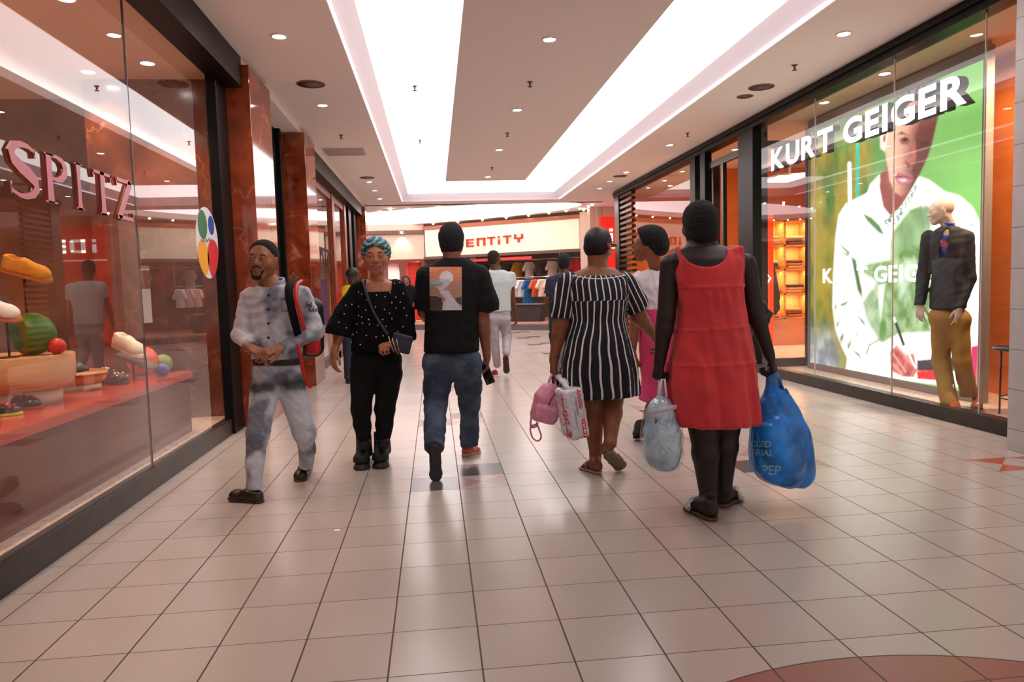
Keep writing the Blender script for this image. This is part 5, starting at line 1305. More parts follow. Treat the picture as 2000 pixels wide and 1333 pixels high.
# ------------------------------------------------------------------ woman in white top and pink skirt, half hidden
def pink_woman():
    Y0 = 5.75; J = lambda x, y, dy=0.: at(x, y, Y=Y0 + dy)
    P = person('person', (J(1285, 800)[0], Y0, 0), 'woman in white blouse and pink skirt looking left, half hidden by the woman in red')
    sk = skin('skin_tawny', (140, 84, 52))
    s = 1.06; oh = J(1263, 482, .0); M = frame((-.90, .42, -.06), (.02, 0, 1))
    ls, le, lw = J(1250, 548), J(1241, 622, .03), J(1236, 690, .05); ld = J(1246, 722, .06) - lw
    rs, re, rw = J(1334, 545, .1), J(1345, 620, .1), J(1345, 690, .1); rd = np.array((0, 0, -.1))
    h1 = hand_ops(lw, ld, (.8, .4, 0), (.3, .9, 0), .95, (.5, .5, .5, .5)); h2 = hand_ops(rw, rd, (-.8, .4, 0), (0, .9, 0), .95)
    ah, ak, aa = J(1280, 720, .06), J(1277, 785, .05), J(1263, 834, -.10); bh, bk, ba = J(1308, 720), J(1312, 790, .1), J(1312, 862, .15)
    hf, ht = J(1256, 836, -.20), at(1247, 858, Z=.0)
    body = xf(head_ops(True), M, oh, s) + [rc(J(1284, 528, .03), np.array(oh) + M @ np.array([0, -.035, -.06]) * s, .058, .056, .03), rc(J(1260, 554, .02), J(1326, 552, .08), .045, .045, .05), rc(J(1292, 570, .05), J(1290, 700, .05), .11, .12, .04, flat=(0, 1, 0), ratio=.8)] + arm_ops(ls, le, lw) + arm_ops(rs, re, rw) + h1 + h2 + leg_ops(ah, ak, aa, (.075, .055, .05, .055, .036)) + leg_ops(bh, bk, ba, (.075, .055, .05, .055, .036))
    make_body(P, body, M, oh, s, [(lw, ld)], sk, hh=.0038)
    head_parts(P, M, oh, s)
    solid('hair', xf([ell((0, -.030, .066), (.112, .128, .098), k=0), ell((0, -.100, .005), (.092, .072, .090), k=.03), ell((0, .04, .095), (.075, .055, .035), k=.04), folds(.006, .022, seed=111, octs=8), half((0, .075, .05), (0, .8, -.7)), half((0, .01, 0), (0, 1, -.35)), half((0, -.06, -.075), (0, .2, -1), k=.01)], M, oh, s), mat('afro_hair', (22, 16, 13), .95, bump=1., bs=180), P, .0045)
    rows = rows_px([(524, 1268, 1312, .07, .03), (534, 1246, 1338, .11, .05), (560, 1244, 1338, .145, .05), (590, 1252, 1332, .15, .05), (606, 1252, 1332, .145, .05)], Y0)
    sl = [cutop(rc(ls, J(1237, 592, .02), .075, .09, .03), (J(1237, 583, .02), (-.35, 0, -1))), cutop(rc(rs, J(1346, 592, .12), .075, .09, .03), (J(1346, 583, .12), (.3, 0, -1)))]
    solid('blouse', [loft(rows, k=.03)] + sl + [folds(.006, .08, seed=112), folds(.003, .03, seed=113), rc(J(1284, 530, .02), J(1276, 500, .02), .064, .07, .006, mode='s')], mat('white_gauze', (224, 216, 220), .85, bump=.5, bs=90), P, .0065)
    rows = rows_px([(601, 1253, 1332, .15, .05), (620, 1251, 1334, .16, .05), (660, 1249, 1340, .19, .05), (710, 1252, 1338, .19, .05), (745, 1256, 1334, .17, .05), (782, 1250, 1342, .17, .05)], Y0)
    solid('skirt', [loft(rows, k=.03, flute=(7, .03, .3, J(0, 782)[2], J(0, 740)[2])), folds(.004, .12, seed=114)], mat('pink_crepe', (206, 54, 104), .75, bump=.15, bs=160), P, .007)
    shoe(P, hf, ht, 'loafer', mat('dark_suede', (40, 36, 30), .8), mat('black_sole', (20, 19, 18), .6), up=(0, 1, .5))
    shoe(P, at(1316, 872, Z=0), at(1310, 862, Z=0) + np.array((0, .16, 0)), 'loafer', MATS['dark_suede'], MATS['black_sole'])
    # black shiny bag whose corner shows beyond the red dress
    hb = empty('tote_bag', J(1478, 620, -1.1), 'shiny black bag whose pointed corner shows behind the elbow of the woman in red', 'bag')
    K_ = lambda x, y, dy=0.: at(x, y, Y=4.35 + dy)
    A, B, C_, D_, E_ = K_(1430, 590), K_(1484, 596), K_(1513, 611), K_(1490, 630), K_(1430, 668)
    solid('bag_body', [Op(lambda Q: 0, (0,) * 3, (0,) * 3)][:0] + [rc(A, B, .045, .030, .0, flat=(0, 1, 0), ratio=.8), rc(B, C_ + np.array((-.02, 0, 0)), .022, .004, .02), rc(D_, C_ + np.array((-.015, 0, -.004)), .028, .004, .02), rc(E_, D_, .05, .024, .05, flat=(0, 1, 0), ratio=.8), rc(A, E_, .06, .06, .05, flat=(0, 1, 0), ratio=.7), rc(B, D_, .03, .03, .02), folds(.003, .05, seed=117)], mat('patent_black', (24, 24, 27), .18), hb, .006)
    b = MB(); b.tube([A + np.array((0, 0, .03)), K_(1420, 560, -.02), K_(1425, 520, -.05), K_(1432, 503, -.2), K_(1433, 505, -.34)], .012, 8); b.build('strap', MATS['patent_black'], hb)
pink_woman()

# ------------------------------------------------------------------ people further off
def plain_person(label, Y0, head, hs, fwd, skc, hairc, rows, arms, legs, shirt, trousers, shoes, hem, neck, sleeve=.5, hands=True, cap=None, h=.009, sock=None, toes=None, ups=((0, 0, 1), (0, 0, 1)), longhair=False):
    J = lambda x, y, dy=0.: at(x, y, Y=Y0 + dy)
    P = person('person', (J(head[0], 600)[0], Y0, 0), label)
    sk = skin('skin_%d_%d_%d' % skc, skc); oh = J(*head); M = frame(fwd)
    A = [[J(*q) for q in a] for a in arms]; L = [[J(*q) for q in l] for l in legs]
    rr = rows_px(rows, Y0)
    hd = []; ho = []
    for a in A:
        d = unit(a[2] - a[1]) * .1; hd.append((a[2], d)); ho += hand_ops(a[2], d, (1 if a[2][0] < oh[0] else -1, 0, 0), (0, fwd[1], 0), 1., (.5, .55, .6, .65))
    body = xf(head_ops(False), M, oh, hs) + [rc(J(*neck), oh + M @ np.array([0, -.03, -.06]) * hs, .06, .056, .03), loft(rr, k=.04, inset=.014)] + ho
    for a in A: body += arm_ops(*a)
    for l in L: body += leg_ops(*l, r=(.08, .055, .046, .052, .034))
    make_body(P, body, M, oh, hs, hd, sk, h=.009, hh=.005, hd=.0045)
    head_parts(P, M, oh, hs, eyes=fwd[1] < .6)
    if longhair:
        solid('hair', xf([ell((0, -.02, .03), (.088, .108, .10), k=0), rc((-.06, -.03, -.02), (-.07, .01, -.22), .045, .035, .02), rc((.06, -.03, -.02), (.07, .01, -.22), .045, .035, .02), rc((0, -.06, 0), (0, -.07, -.2), .07, .06, .03), folds(.004, .02, seed=5), ell((0, .10, -.03), (.058, .11, .10), k=.006, mode='s')], M, oh, hs), mat('long_dark_hair', (24, 18, 16), .7), P, .007)
    elif cap is None: hair_cap('hair', M, oh, hs, hairc[1], [((0, .060, .078), (0, .75, -.6)), ((0, .026, .0), (0, 1, -.15)), ((0, -.05, -.07), (0, .1, -1))], P, mat('hair_%d_%d_%d' % hairc[0], hairc[0], .95, bump=.6, bs=240), .006, .002)
    else:
        c = solid('cap', xf([ell((0, -.012, .040), (.088, .106, .094), k=0), half((0, 0, .018), (0, .15, -1), k=.006)], M, oh, hs), cap, P, .007)
        solid('brim', xf([ell((0, .105, .030), (.07, .075, .016), k=0), half((0, .06, 0), (0, -1, 0))], M, oh, hs), cap, c, .006)
    sl = []
    for a in A:
        e = a[0] + (a[1] - a[0]) * min(sleeve * 2, 1) if sleeve <= .5 else a[1] + (a[2] - a[1]) * (sleeve - .5) * 2
        if sleeve <= .5: sl.append(cutop(rc(a[0], a[1], .072, .075, .03), (e, a[1] - a[0])))
        else: sl += [rc(a[0], a[1], .064, .054, .03), cutop(rc(a[1], a[2], .054, .042, .02), (e, a[2] - a[1]))]
    ts = solid('top', [loft(rr, k=.03)] + sl + [folds(.005, .11, seed=int(Y0 * 10)), rc(J(*neck), oh, .066, .075, .005, mode='s')], shirt, P, h)
    tr = [rc(L[0][0], L[1][0], .105, .105, .0, flat=(0, 1, 0), ratio=1.1)]
    for l in L: tr += [rc(l[0], l[1], .098, .074, .02), rc(l[1], l[2], .072, .058, .02)]
    solid('trousers', [rc(L[0][0] + (0, 0, .07), L[1][0] + (0, 0, .07), .10, .10, .03, flat=(0, 1, 0), ratio=1.1)] + tr + [folds(.005, .09, (1, 1, 2), int(Y0 * 7))], trousers, P, h)
    for i, (a, b_) in enumerate(toes or []): shoe(P, a, b_, 'sneaker', shoes[0], shoes[-1] if i else shoes[1], up=ups[i], h=.008)
    return P, ts

P4, t4 = plain_person('man in white t-shirt and pale grey jeans with red shoes, walking away', 10.7, (965, 507, .02), 1.10, (.55, .83, 0), (96, 58, 42), ((40, 28, 24), .003),
    [(528, 954, 985, .08), (534, 945, 996, .11), (550, 942, 1002, .14), (580, 945, 997, .14), (609, 945, 998, .14)],
    [((998, 540), (1001, 585, .02), (1008, 615, .05)), ((946, 540, .02), (940, 585, .1), (946, 610, .3))],
    [((963, 622), (965, 660, .05), (971, 712, .1)), ((984, 622), (990, 657, .1), (989, 690, -.2))],
    mat('white_jersey', (192, 200, 203), .8, bump=.1, bs=150), mat('grey_denim', (176, 168, 172), .85, var=.05, vs=9), (mat('crimson_canvas', (150, 24, 44), .7), mat('white_rubber', (216, 206, 204), .5), mat('dark_tread', (58, 44, 40), .7)),
    0, (968, 528), sleeve=.22, toes=[(at(968, 737, Z=0), at(968, 737, Z=0) + np.array((.0, .27, 0))), (at(988, 696, Y=10.38), at(990, 731, Z=0.03))], ups=((0, 0, 1), (0, 1, .35)))
P5, t5 = plain_person('man in navy polo shirt seen from behind beside the striped dress', 9.2, (1102, 515, .02), 1.06, (.25, .96, 0), (92, 60, 46), ((26, 22, 22), .006),
    [(534, 1088, 1118, .08), (540, 1076, 1130, .11), (560, 1070, 1136, .145), (600, 1072, 1132, .145), (645, 1072, 1132, .145)],
    [((1077, 550), (1070, 592, .0), (1077, 626, .06)), ((1131, 550), (1138, 592), (1136, 630))],
    [((1088, 655), (1088, 705), (1086, 752)), ((1118, 655), (1120, 705), (1122, 752))],
    mat('navy_pique', (34, 36, 56), .8, bump=.15, bs=180), mat('dark_navy_trousers', (26, 26, 38), .8), (mat('black_mesh', (26, 24, 24), .7), MATS['black_sole']),
    0, (1103, 533), sleeve=.30, toes=[(at(1086, 768, Z=0), at(1086, 768, Z=0) + np.array((0, .27, 0))), (at(1122, 768, Z=0), at(1122, 768, Z=0) + np.array((0, .27, 0)))])
m_vis = mat('hi_vis_yellow', (224, 206, 30), .7, emit=0); 
P9, t9 = plain_person('worker in yellow high visibility vest with orange sleeves behind the woman in the head wrap', 11.0, (689, 541, .0), 1.08, (.3, .95, 0), (84, 54, 42), ((20, 18, 18), .006),
    [(556, 676, 704, .08), (561, 668, 712, .11), (580, 664, 716, .14), (610, 666, 714, .14), (640, 668, 712, .14)],
    [((668, 572), (663, 606), (665, 640)), ((713, 572), (718, 606), (716, 640))],
    [((680, 648), (680, 690), (680, 738)), ((702, 648), (702, 690), (702, 738))],
    m_vis, mat('work_trousers', (40, 44, 62), .8), (MATS['black_mesh'], MATS['black_sole']),
    0, (689, 557), sleeve=.95, cap=mat('black_cap_cloth', (38, 38, 40), .55), toes=[(at(680, 750, Z=0), at(680, 750, Z=0) + np.array((0, .27, 0))), (at(702, 750, Z=0), at(702, 750, Z=0) + np.array((0, .27, 0)))])
me = t9.data; me.materials.append(mat('hi_vis_orange', (226, 84, 40), .7)); xs = (at(671, 600, Y=11)[0], at(709, 600, Y=11)[0])
for p in me.polygons:
    if not xs[0] < p.center[0] < xs[1]: p.material_index = 1
P10, t10 = plain_person('woman with long dark hair in black clothes walking towards us near the far shops', 17.6, (793, 549, .0), 1.08, (-.15, -.98, 0), (140, 92, 76), ((24, 18, 16), .006),
    [(556, 783, 803, .07), (560, 778, 810, .10), (575, 777, 811, .12), (600, 780, 806, .12), (618, 779, 807, .13)],
    [((779, 566), (776, 590), (780, 612)), ((810, 566), (814, 590, -.05), (808, 612, -.1))],
    [((787, 622), (788, 644), (789, 666)), ((800, 622), (800, 644), (799, 663))],
    M_BLACKF, M_BLACKF, (mat('pink_canvas', (214, 60, 90), .7), MATS['white_rubber']),
    0, (793, 557), sleeve=.6, longhair=True, toes=[(at(789, 668, Z=0) + np.array((0, .2, 0)), at(788, 671, Z=0)), (at(799, 666, Z=0) + np.array((0, .2, 0)), at(799, 669, Z=0))])
# ------------------------------------------------------------------ ceiling fittings
M_LAMP = emis('downlight_glow', (255, 250, 246), 22)
M_TRIM = mat('white_fitting', (232, 226, 224), .4)
def downlight(x, y, z, label, e=26, col=(1, .93, .88), name='downlight', r=.055, group=None, aim=None, spot=1.9):
    o = empty(name, (x, y, z), label, 'ceiling light', group)
    MB().lathe([(r + .016, .006), (r + .016, -.006), (r + .004, -.012), (r, -.004), (r, .006)], (x, y, z), 22).build('ring', M_TRIM, o)
    MB().lathe([(1e-7, -.014), (r * .55, -.0125), (r * .95, -.006), (r * .95, .004)], (x, y, z), 22).build('lens', M_LAMP, o)
    if e: lamp('bulb', 'SPOT', (x, y, z - .03), e, col, .05, aim or (x, y, 0), spot, .7, o).matrix_parent_inverse = parent_inv(o)
    return o
for k, (px, py) in enumerate(((545, 70), (630, 205), (722, 355), (732, 372), (742, 388))):
    p = at(px, py, Z=CZ); downlight(p[0], p[1], CZ, 'recessed downlight in the left ceiling strip, %s counting from the camera' % ordinal(k), 40)
for k, (px, py) in enumerate(((1073, 76), (1010, 214), (975, 292), (953, 345))):
    p = at(px, py, Z=CZ); downlight(p[0], p[1], CZ, 'recessed downlight in the long hanging ceiling panel, %s counting from the camera' % ordinal(k), 34)
for k, (px, py) in enumerate(((1648, 65), (1308, 283), (1223, 336), (1191, 354), (1171, 368))):
    p = at(px, py, Z=CZ); downlight(p[0], p[1], CZ, 'recessed downlight in the right ceiling strip, %s counting from the camera' % ordinal(k), 40)
M_BRASS = mat('dull_brass', (104, 92, 84), .4, metal=.6)
def sprinkler(px, py, Z, label):
    p = at(px, py, Z=Z); o = empty('fire_sprinkler', p, label, 'sprinkler')
    MB().lathe([(.03, 0), (.03, -.006), (.012, -.012), (.012, -.035), (.006, -.05), (1e-7, -.05)], p, 14).build('body', M_BRASS, o)
    MB().lathe([(1e-7, -.050), (.026, -.052), (.026, -.056), (1e-7, -.056)], p, 14).build('deflector', M_BRASS, o)
for k, (px, py) in enumerate(((1035, 160), (991, 260), (961, 327))): sprinkler(px, py, CZ, 'fire sprinkler in the hanging ceiling panel, %s from the camera' % ordinal(k))
for k, (px, py) in enumerate(((810, 168), (820, 273))): sprinkler(px, py, ZB, 'fire sprinkler on the left half of the light ceiling, %s from the camera' % ordinal(k))
sprinkler(666, 264, CZ, 'fire sprinkler in the left ceiling strip before the air grille')
for k, (px, py) in enumerate(((1552, 127), (1343, 260))): sprinkler(px, py, CZ, 'fire sprinkler in the right ceiling strip, %s from the camera' % ordinal(k))
for px, py, r, lb in ((607, 164, .155, 'round brown ceiling speaker in the left strip near the camera'), (717, 347, .15, 'round ceiling speaker in the left strip beyond the air grille'), (1487, 170, .15, 'round grey ceiling speaker in the right strip, larger of the pair'), (1455, 188, .10, 'small round ceiling vent in the right strip beside the larger speaker'), (1211, 344, .15, 'round ceiling speaker at the far end of the right strip')):
    p = at(px, py, Z=CZ); o = empty('ceiling_speaker', p, lb, 'speaker')
    MB().lathe([(r, .004), (r, -.006), (r * .93, -.009), (r * .93, .004)], p, 32).build('rim', mat('speaker_rim', (150, 122, 108), .5), o)
    MB().lathe([(1e-7, -.0075), (r * .93, -.0055)], p, 32).build('grille', mat('speaker_grille', (120, 92, 78), .6, bump=.6, bs=400), o)
a, b_ = at(634, 289, Z=CZ), at(712, 302, Z=CZ)
o = empty('air_grille', (a + b_) / 2, 'flat rectangular air grille in the left ceiling strip', 'air vent')
x0, x1, y0, y1 = at(632, 296, Z=CZ)[0], at(713, 296, Z=CZ)[0], at(670, 302, Z=CZ)[1], at(670, 289, Z=CZ)[1]
MB().box((x0, y0, CZ - .008), (x1, y1, CZ + .004)).build('frame', mat('grille_frame', (196, 178, 170), .5), o, .003)
b = MB()
for k in range(9): b.box((x0 + .03, y0 + .03 + k * (y1 - y0 - .06) / 9, CZ - .011), (x1 - .03, y0 + .05 + k * (y1 - y0 - .06) / 9, CZ - .004))
b.build('slats', mat('grille_slat', (168, 150, 142), .5), o)

# ------------------------------------------------------------------ shoe shop window
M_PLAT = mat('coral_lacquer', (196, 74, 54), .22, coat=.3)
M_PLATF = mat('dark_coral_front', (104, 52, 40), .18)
pf = empty('display_platform', (-2.9, 3, .13), 'low coral red display platform behind the shoe shop glass', 'display stand')
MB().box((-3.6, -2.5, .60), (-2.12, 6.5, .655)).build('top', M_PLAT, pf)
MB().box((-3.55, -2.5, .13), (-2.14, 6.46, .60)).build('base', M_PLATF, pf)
ZP = .655
for k, y in enumerate((1.4, 3.4, 5.3, 6.7)):
    downlight(-2.4, y, 3.33, 'recessed lamp in the shoe shop ceiling, %s from the camera' % ordinal(k), 110, (1, .70, .48), aim=(-2.3, y + (.4 if k == 3 else 0), 0), spot=1.5)
downlight(-3.0, 6.95, 3.33, 'recessed lamp close to the red marble end wall of the shoe shop', 60, (1, .66, .42), aim=(-2.9, 7.5, 1.2), spot=1.5)
downlight(-5, 4.5, 3.33, 'recessed lamp at the back of the shoe shop', 330, (1, .72, .5))
# metal roller shutter at the back
b = MB()
for k in range(70): b.tube([(-6.44, -1, .2 + k * .042), (-6.44, 7.6, .2 + k * .042)], .019, 6)
meta(b.build('roller_shutter', mat('grey_shutter', (120, 122, 118), .4, metal=.4)), 'grey slatted roller shutter at the back of the shoe shop', 'shutter')
def on_plane(px, py, Y): return at(px, py, Y=Y)
def ball_thing(px, py, Y, rpx, c, label, zmin=None):
    p = at(px, py, Y=Y); r = rpx * Y / FPX * 1.08
    if zmin is not None: p[2] = zmin + r
    o = MB().ball(p, r, 20).build('foam_ball', mat('ball_%d_%d_%d' % c, c, .45, bump=.03, bs=60)); return meta(o, label, 'ball')
M_WOOD = mat('pale_turned_wood', (226, 176, 122), .45, c2=(206, 146, 92), var=.1, vs=5, stretch=(1, 1, 9))
def pedestal(c, R, z0, zr, zt, base, label, base_m):
    o = empty('wooden_pedestal', (c[0], c[1], z0), label, 'display stand')
    MB().lathe([(base, z0), (base * 1.02, zr)], (c[0], c[1], 0), 40).build('foot', base_m, o)
    MB().lathe([(base * .98, zr), (R * .86, zr + .01), (R * .96, zr + .04), (R, zr + .09), (R * 1.0, zt - .006), (R * .985, zt), (1e-7, zt)], (c[0], c[1], 0), 48).build('bowl', M_WOOD, o)
    return o
pc = at(28, 740, Y=4.78); pR = .335; ZT = .965
pedestal(pc, pR, ZP, .745, ZT, .25, 'large pale wooden pedestal holding the green ball', mat('cream_foot', (214, 196, 170), .5))
pc2 = at(152, 748, Y=5.42); pedestal(pc2, .19, ZP, .70, .765, .145, 'small low wooden pedestal beside the larger one', mat('cream_foot', (214, 196, 170), .5))
ball_thing(64, 670, 4.72, 36, (62, 112, 36), 'large green ball on top of the wooden pedestal', ZT)
ball_thing(112, 684, 4.72, 14, (214, 52, 38), 'small red ball on the wooden pedestal beside the green ball', ZT)
ball_thing(99, 672, 4.98, 13, (70, 84, 168), 'small blue ball on the wooden pedestal behind the red ball', ZT)
ball_thing(279, 716, 6.3, 25, (226, 84, 62), 'large coral ball at the end of the display behind the white loafer', ZP)
ball_thing(318, 712, 6.42, 16, (130, 158, 74), 'small green ball at the end of the display', ZP)
ball_thing(317, 722, 6.12, 11.5, (92, 98, 176), 'small lilac blue ball in front of the small green ball', ZP)
def shoe_thing(name, h, t, kind, mu, ms, label, cat='shoe', up=(0, 0, 1), width=1.1, gems=None):
    h, t = np.array(h), np.array(t); o = empty(name, h, label, cat)
    u = shoe(o, h, t, kind, mu, ms, up=up, width=width); u.name = 'upper'
    if gems:
        g = np.random.default_rng(gems[1]); bt = bvh_of(u); M, og, L = foot_frame(h, t, up)
        for i in range(14):
            q = og + M @ np.array([g.uniform(-.04, .04), g.uniform(.11, .25), .2]) * (L / .28)
            hit, n, _, _ = bt.ray_cast(Vector(q), Vector(-M[:, 2]), .4)
            if hit: MB().ball(hit, .0085, 7).build('stud', gems[0], o)
    return o
def stand(base, top, label):
    o = empty('shoe_stand', base, label, 'display stand'); b = MB()
    b.tube([base, top], .007, 8); b.lathe([(.05, 0), (.05, .008), (1e-7, .008)], base, 20); b.build('rod', mat('dark_rod', (60, 30, 28), .35, metal=.5), o); return o
Mg = mat('gum_sole', (190, 118, 66), .55)
h, t = at(2, 527, Y=4.72), at(101, 553, Y=4.72); shoe_thing('sneaker', h, t, 'sneaker', mat('mustard_suede', (224, 150, 34), .8, bump=.2, bs=200), Mg, 'mustard yellow sneaker raised on a thin rod behind the glass', up=(.2, -.3, 1))
m_ = h * .55 + t * .45; stand((m_[0], m_[1], ZT), m_ + np.array((0, 0, .004)), 'thin rod holding up the mustard yellow sneaker')
h, t = at(-62, 606, Y=4.55), at(41, 629, Y=4.55); shoe_thing('sneaker', h, t, 'sneaker', mat('white_leather', (232, 226, 218), .5), Mg, 'white sneaker with gum sole raised on a thin rod at the window edge', up=(.2, -.35, 1))
m_ = h * .28 + t * .72; stand((m_[0], m_[1], ZT), m_ + np.array((0, 0, .004)), 'thin rod holding up the white sneaker')
h, t = at(224, 674, Y=6.05), at(279, 700, Y=5.9); shoe_thing('loafer', h, t, 'sneaker', mat('cream_leather', (238, 226, 206), .4), mat('chunky_white_sole', (236, 222, 208), .5), 'white chunky loafer raised on a small stand near the coral ball', up=(.3, -.3, 1), width=1.25)
so = empty('shoe_stand', at(262, 715, Y=6.0), 'taupe sole shaped plate on a rod under the white loafer', 'display stand')
h2, t2 = at(232, 690, Y=6.12), at(300, 716, Y=5.92); M, og, L = foot_frame(h2, t2, (.3, -.3, 1))
solid('plate', xf([rc((0, .03, 0), (0, .15, 0), .036, .037, 0), rc((0, .15, 0), (0, .25, 0), .037, .045, .02), half((0, 0, .0), (0, 0, 1)), half((0, 0, -.014), (0, 0, -1))], M, og, L / .28), mat('taupe_felt', (92, 76, 64), .8), so, .005)
mm = h2 * .6 + t2 * .4; MB().tube([(mm[0], mm[1], ZP), mm], .008, 8).build('rod', MATS['dark_rod'], so)
h, t = at(112, 743, Y=5.55), at(168, 736, Y=5.35); z = .767
shoe_thing('lace_up_shoe', (h[0], h[1], z), (t[0], t[1], z), 'dress', M_LEATHER, mat('tan_sole', (190, 124, 60), .5), 'brown lace-up shoe standing on the small wooden pedestal')
h, t = at(178, 760, Y=5.8), at(247, 750, Y=5.65)
shoe_thing('studded_shoe', (h[0], h[1], ZP), (t[0], t[1], ZP), 'dress', mat('pewter_patent', (58, 44, 42), .2, metal=.3), M_SOLE_BK, 'dark shiny shoe covered in silver studs on the coral platform', gems=(mat('silver', (220, 220, 224), .15, metal=1.), 5), width=1.15)
Mr = mat('ruby_stud', (178, 20, 28), .15)
h, t = at(-40, 826, Y=4.25), at(46, 820, Y=4.35); shoe_thing('sneaker', (h[0], h[1], ZP), (t[0], t[1], ZP), 'sneaker', mat('black_patent', (20, 19, 22), .2), mat('lime_sole', (176, 186, 34), .5), 'black sneaker with lime green sole edge at the front of the platform', gems=(Mr, 6), width=1.15)
h, t = at(4, 808, Y=4.62), at(80, 803, Y=4.55); shoe_thing('sneaker', (h[0], h[1], ZP), (t[0], t[1], ZP), 'dress', mat('black_patent', (20, 19, 22), .2), mat('red_edge_sole', (150, 34, 40), .5), 'black shoe with red edged sole behind the lime soled sneaker', gems=(Mr, 8), width=1.15)
# pink shop letters S P I T Z on the glass
def stroke(pts, wd):
    pts = [np.array(p, float) for p in pts]; L, R_ = [], []
    for i, p in enumerate(pts):
        d = unit(pts[min(i + 1, len(pts) - 1)] - pts[max(i - 1, 0)]); n = np.array([-d[1], d[0]]); L.append(p + n * wd[i] / 2); R_.append(p - n * wd[i] / 2)
    return L, R_
def strip(b, pts, wd, fr, d, mi=0, ms=1):
    o, ex, ey, ez, sc = fr; L, R_ = stroke(pts, wd)
    for i in range(len(pts) - 1):
        b.prism([L[i], L[i + 1], R_[i + 1], R_[i]], o, np.array(ex) * sc, np.array(ey) * sc, ez, d, mi, ms)
SP = {'S': [([(.62, .86), (.60, .93), (.48, .985), (.33, .99), (.17, .93), (.10, .80), (.14, .67), (.28, .56), (.46, .46), (.60, .34), (.62, .20), (.54, .08), (.38, .01), (.22, .01), (.08, .07), (.05, .17)], [.03, .05, .07, .09, .12, .15, .17, .19, .20, .18, .15, .11, .08, .06, .05, .03]), ([(.62, .99), (.62, .80)], [.03, .05]), ([(.05, .24), (.05, .02)], [.05, .03])],
      'P': [([(.17, 0), (.17, .5), (.17, 1)], [.20, .17, .17]), ([(.05, .985), (.30, .985)], [.03, .03]), ([(.02, .015), (.34, .015)], [.03, .03]), ([(.22, .97), (.38, .98), (.54, .93), (.62, .80), (.60, .66), (.50, .55), (.36, .50), (.24, .51)], [.05, .06, .10, .15, .16, .12, .07, .05])],
      'I': [([(.17, 0), (.17, .2), (.17, .8), (.17, 1)], [.24, .17, .17, .24]), ([(.0, .985), (.34, .985)], [.03, .03]), ([(.0, .015), (.34, .015)], [.03, .03])],
      'T': [([(.36, 0), (.36, .2), (.36, 1)], [.24, .17, .17]), ([(.02, .965), (.70, .965)], [.07, .07]), ([(.04, .99), (.06, .82)], [.06, .03]), ([(.68, .99), (.66, .82)], [.06, .03]), ([(.22, .015), (.50, .015)], [.03, .03])],
      'Z': [([(.06, .965), (.62, .965)], [.07, .07]), ([(.60, .98), (.10, .02)], [.17, .17]), ([(.04, .035), (.66, .035)], [.07, .07]), ([(.06, .99), (.08, .80)], [.06, .03]), ([(.66, .01), (.63, .20)], [.06, .03])]}
M_PINK = mat('pink_letter', (206, 122, 132), .35); M_PINKS = mat('dark_red_letter_edge', (110, 22, 26), .35)
def serif_sign(label, cells, x, z0, hgt, d, m1, m2):
    o = empty('shop_sign', (x, cells[0][1], z0), label, 'sign')
    for ch, y0, y1 in cells:
        w = max(p[0] for s_ in SP[ch] for p in s_[0]); b = MB(); k = (y1 - y0) / w
        for pts, wd in SP[ch]:
            pp = [(p[0] * k / hgt, p[1]) for p in pts]; strip(b, pp, [q * k / hgt * .85 if abs(pts[0][0] - pts[-1][0]) < .2 or ch in 'SPZ' else q for q in wd], ((x, y0, z0), (0, 1, 0), (0, 0, 1), (1, 0, 0), hgt), d)
        me = b.build('letter', [m2, m2], o)
        for p in me.data.polygons: p.material_index = 0
        me.data.materials[0] = m2; me.data.materials[1] = m1
        for p in me.data.polygons:
            if p.normal[0] > .9: p.material_index = 1
serif_sign('pink raised serif shop letters on the shoe shop glass', [('S', 3.615, 3.855), ('P', 3.925, 4.15), ('I', 4.25, 4.34), ('T', 4.455, 4.71), ('Z', 4.755, 5.015)], -1.956, 1.80, .252, .013, M_PINK, M_PINKS)
serif_sign('small dark serif shop letters on the far glass bay of the left front', [('S', 12.55, 12.75), ('P', 12.85, 13.05), ('I', 13.15, 13.25), ('T', 13.35, 13.6), ('Z', 13.7, 13.95)], -1.953, 1.80, .30, .01, mat('dark_letter', (40, 22, 20), .4), mat('dark_letter', (40, 22, 20), .4))
# round sticker of coloured discs
st = empty('round_sticker', (-1.954, 6.59, 1.76), 'large round white sticker with green, blue, yellow and red discs on the shoe shop glass', 'sticker')
def disc(b, cy, cz, r, x, mi, clip=None):
    n = 40; P_ = [(cy + r * math.cos(2 * math.pi * i / n), cz + r * math.sin(2 * math.pi * i / n)) for i in range(n)]
    if clip:
        q = []
        for y, z in P_:
            d = math.hypot(y - clip[0], z - clip[1]); f = min(1, clip[2] / d); q.append((clip[0] + (y - clip[0]) * f, clip[1] + (z - clip[1]) * f))
        P_ = q
    b.prism([(y, z) for y, z in P_], (x, 0, 0), (0, 1, 0), (0, 0, 1), (1, 0, 0), .0012, mi)
for nm, cy, cz, r, x, c in (('backing', 6.59, 1.76, .31, -1.9575, (214, 212, 216)), ('green_disc', 6.475, 1.91, .125, -1.956, (38, 110, 66)), ('blue_disc', 6.72, 1.925, .085, -1.956, (24, 66, 150)), ('yellow_disc', 6.45, 1.625, .155, -1.956, (232, 160, 34)), ('red_disc', 6.74, 1.625, .175, -1.956, (206, 40, 40))):
    b = MB(); disc(b, cy, cz, r, x, 0, (6.59, 1.76, .31)); b.build(nm, mat('sticker_%d' % c[0], c, .5), st)
b = MB()
for k in range(3): b.tube([(-1.9545, 6.41 + .012 * i + .1 * k, 1.768 + .016 * math.sin(i * 1.7 + k) + .012 * k) for i in range(8)], .0022, 4)
b.build('scribble', mat('ink', (90, 84, 90), .6), st)
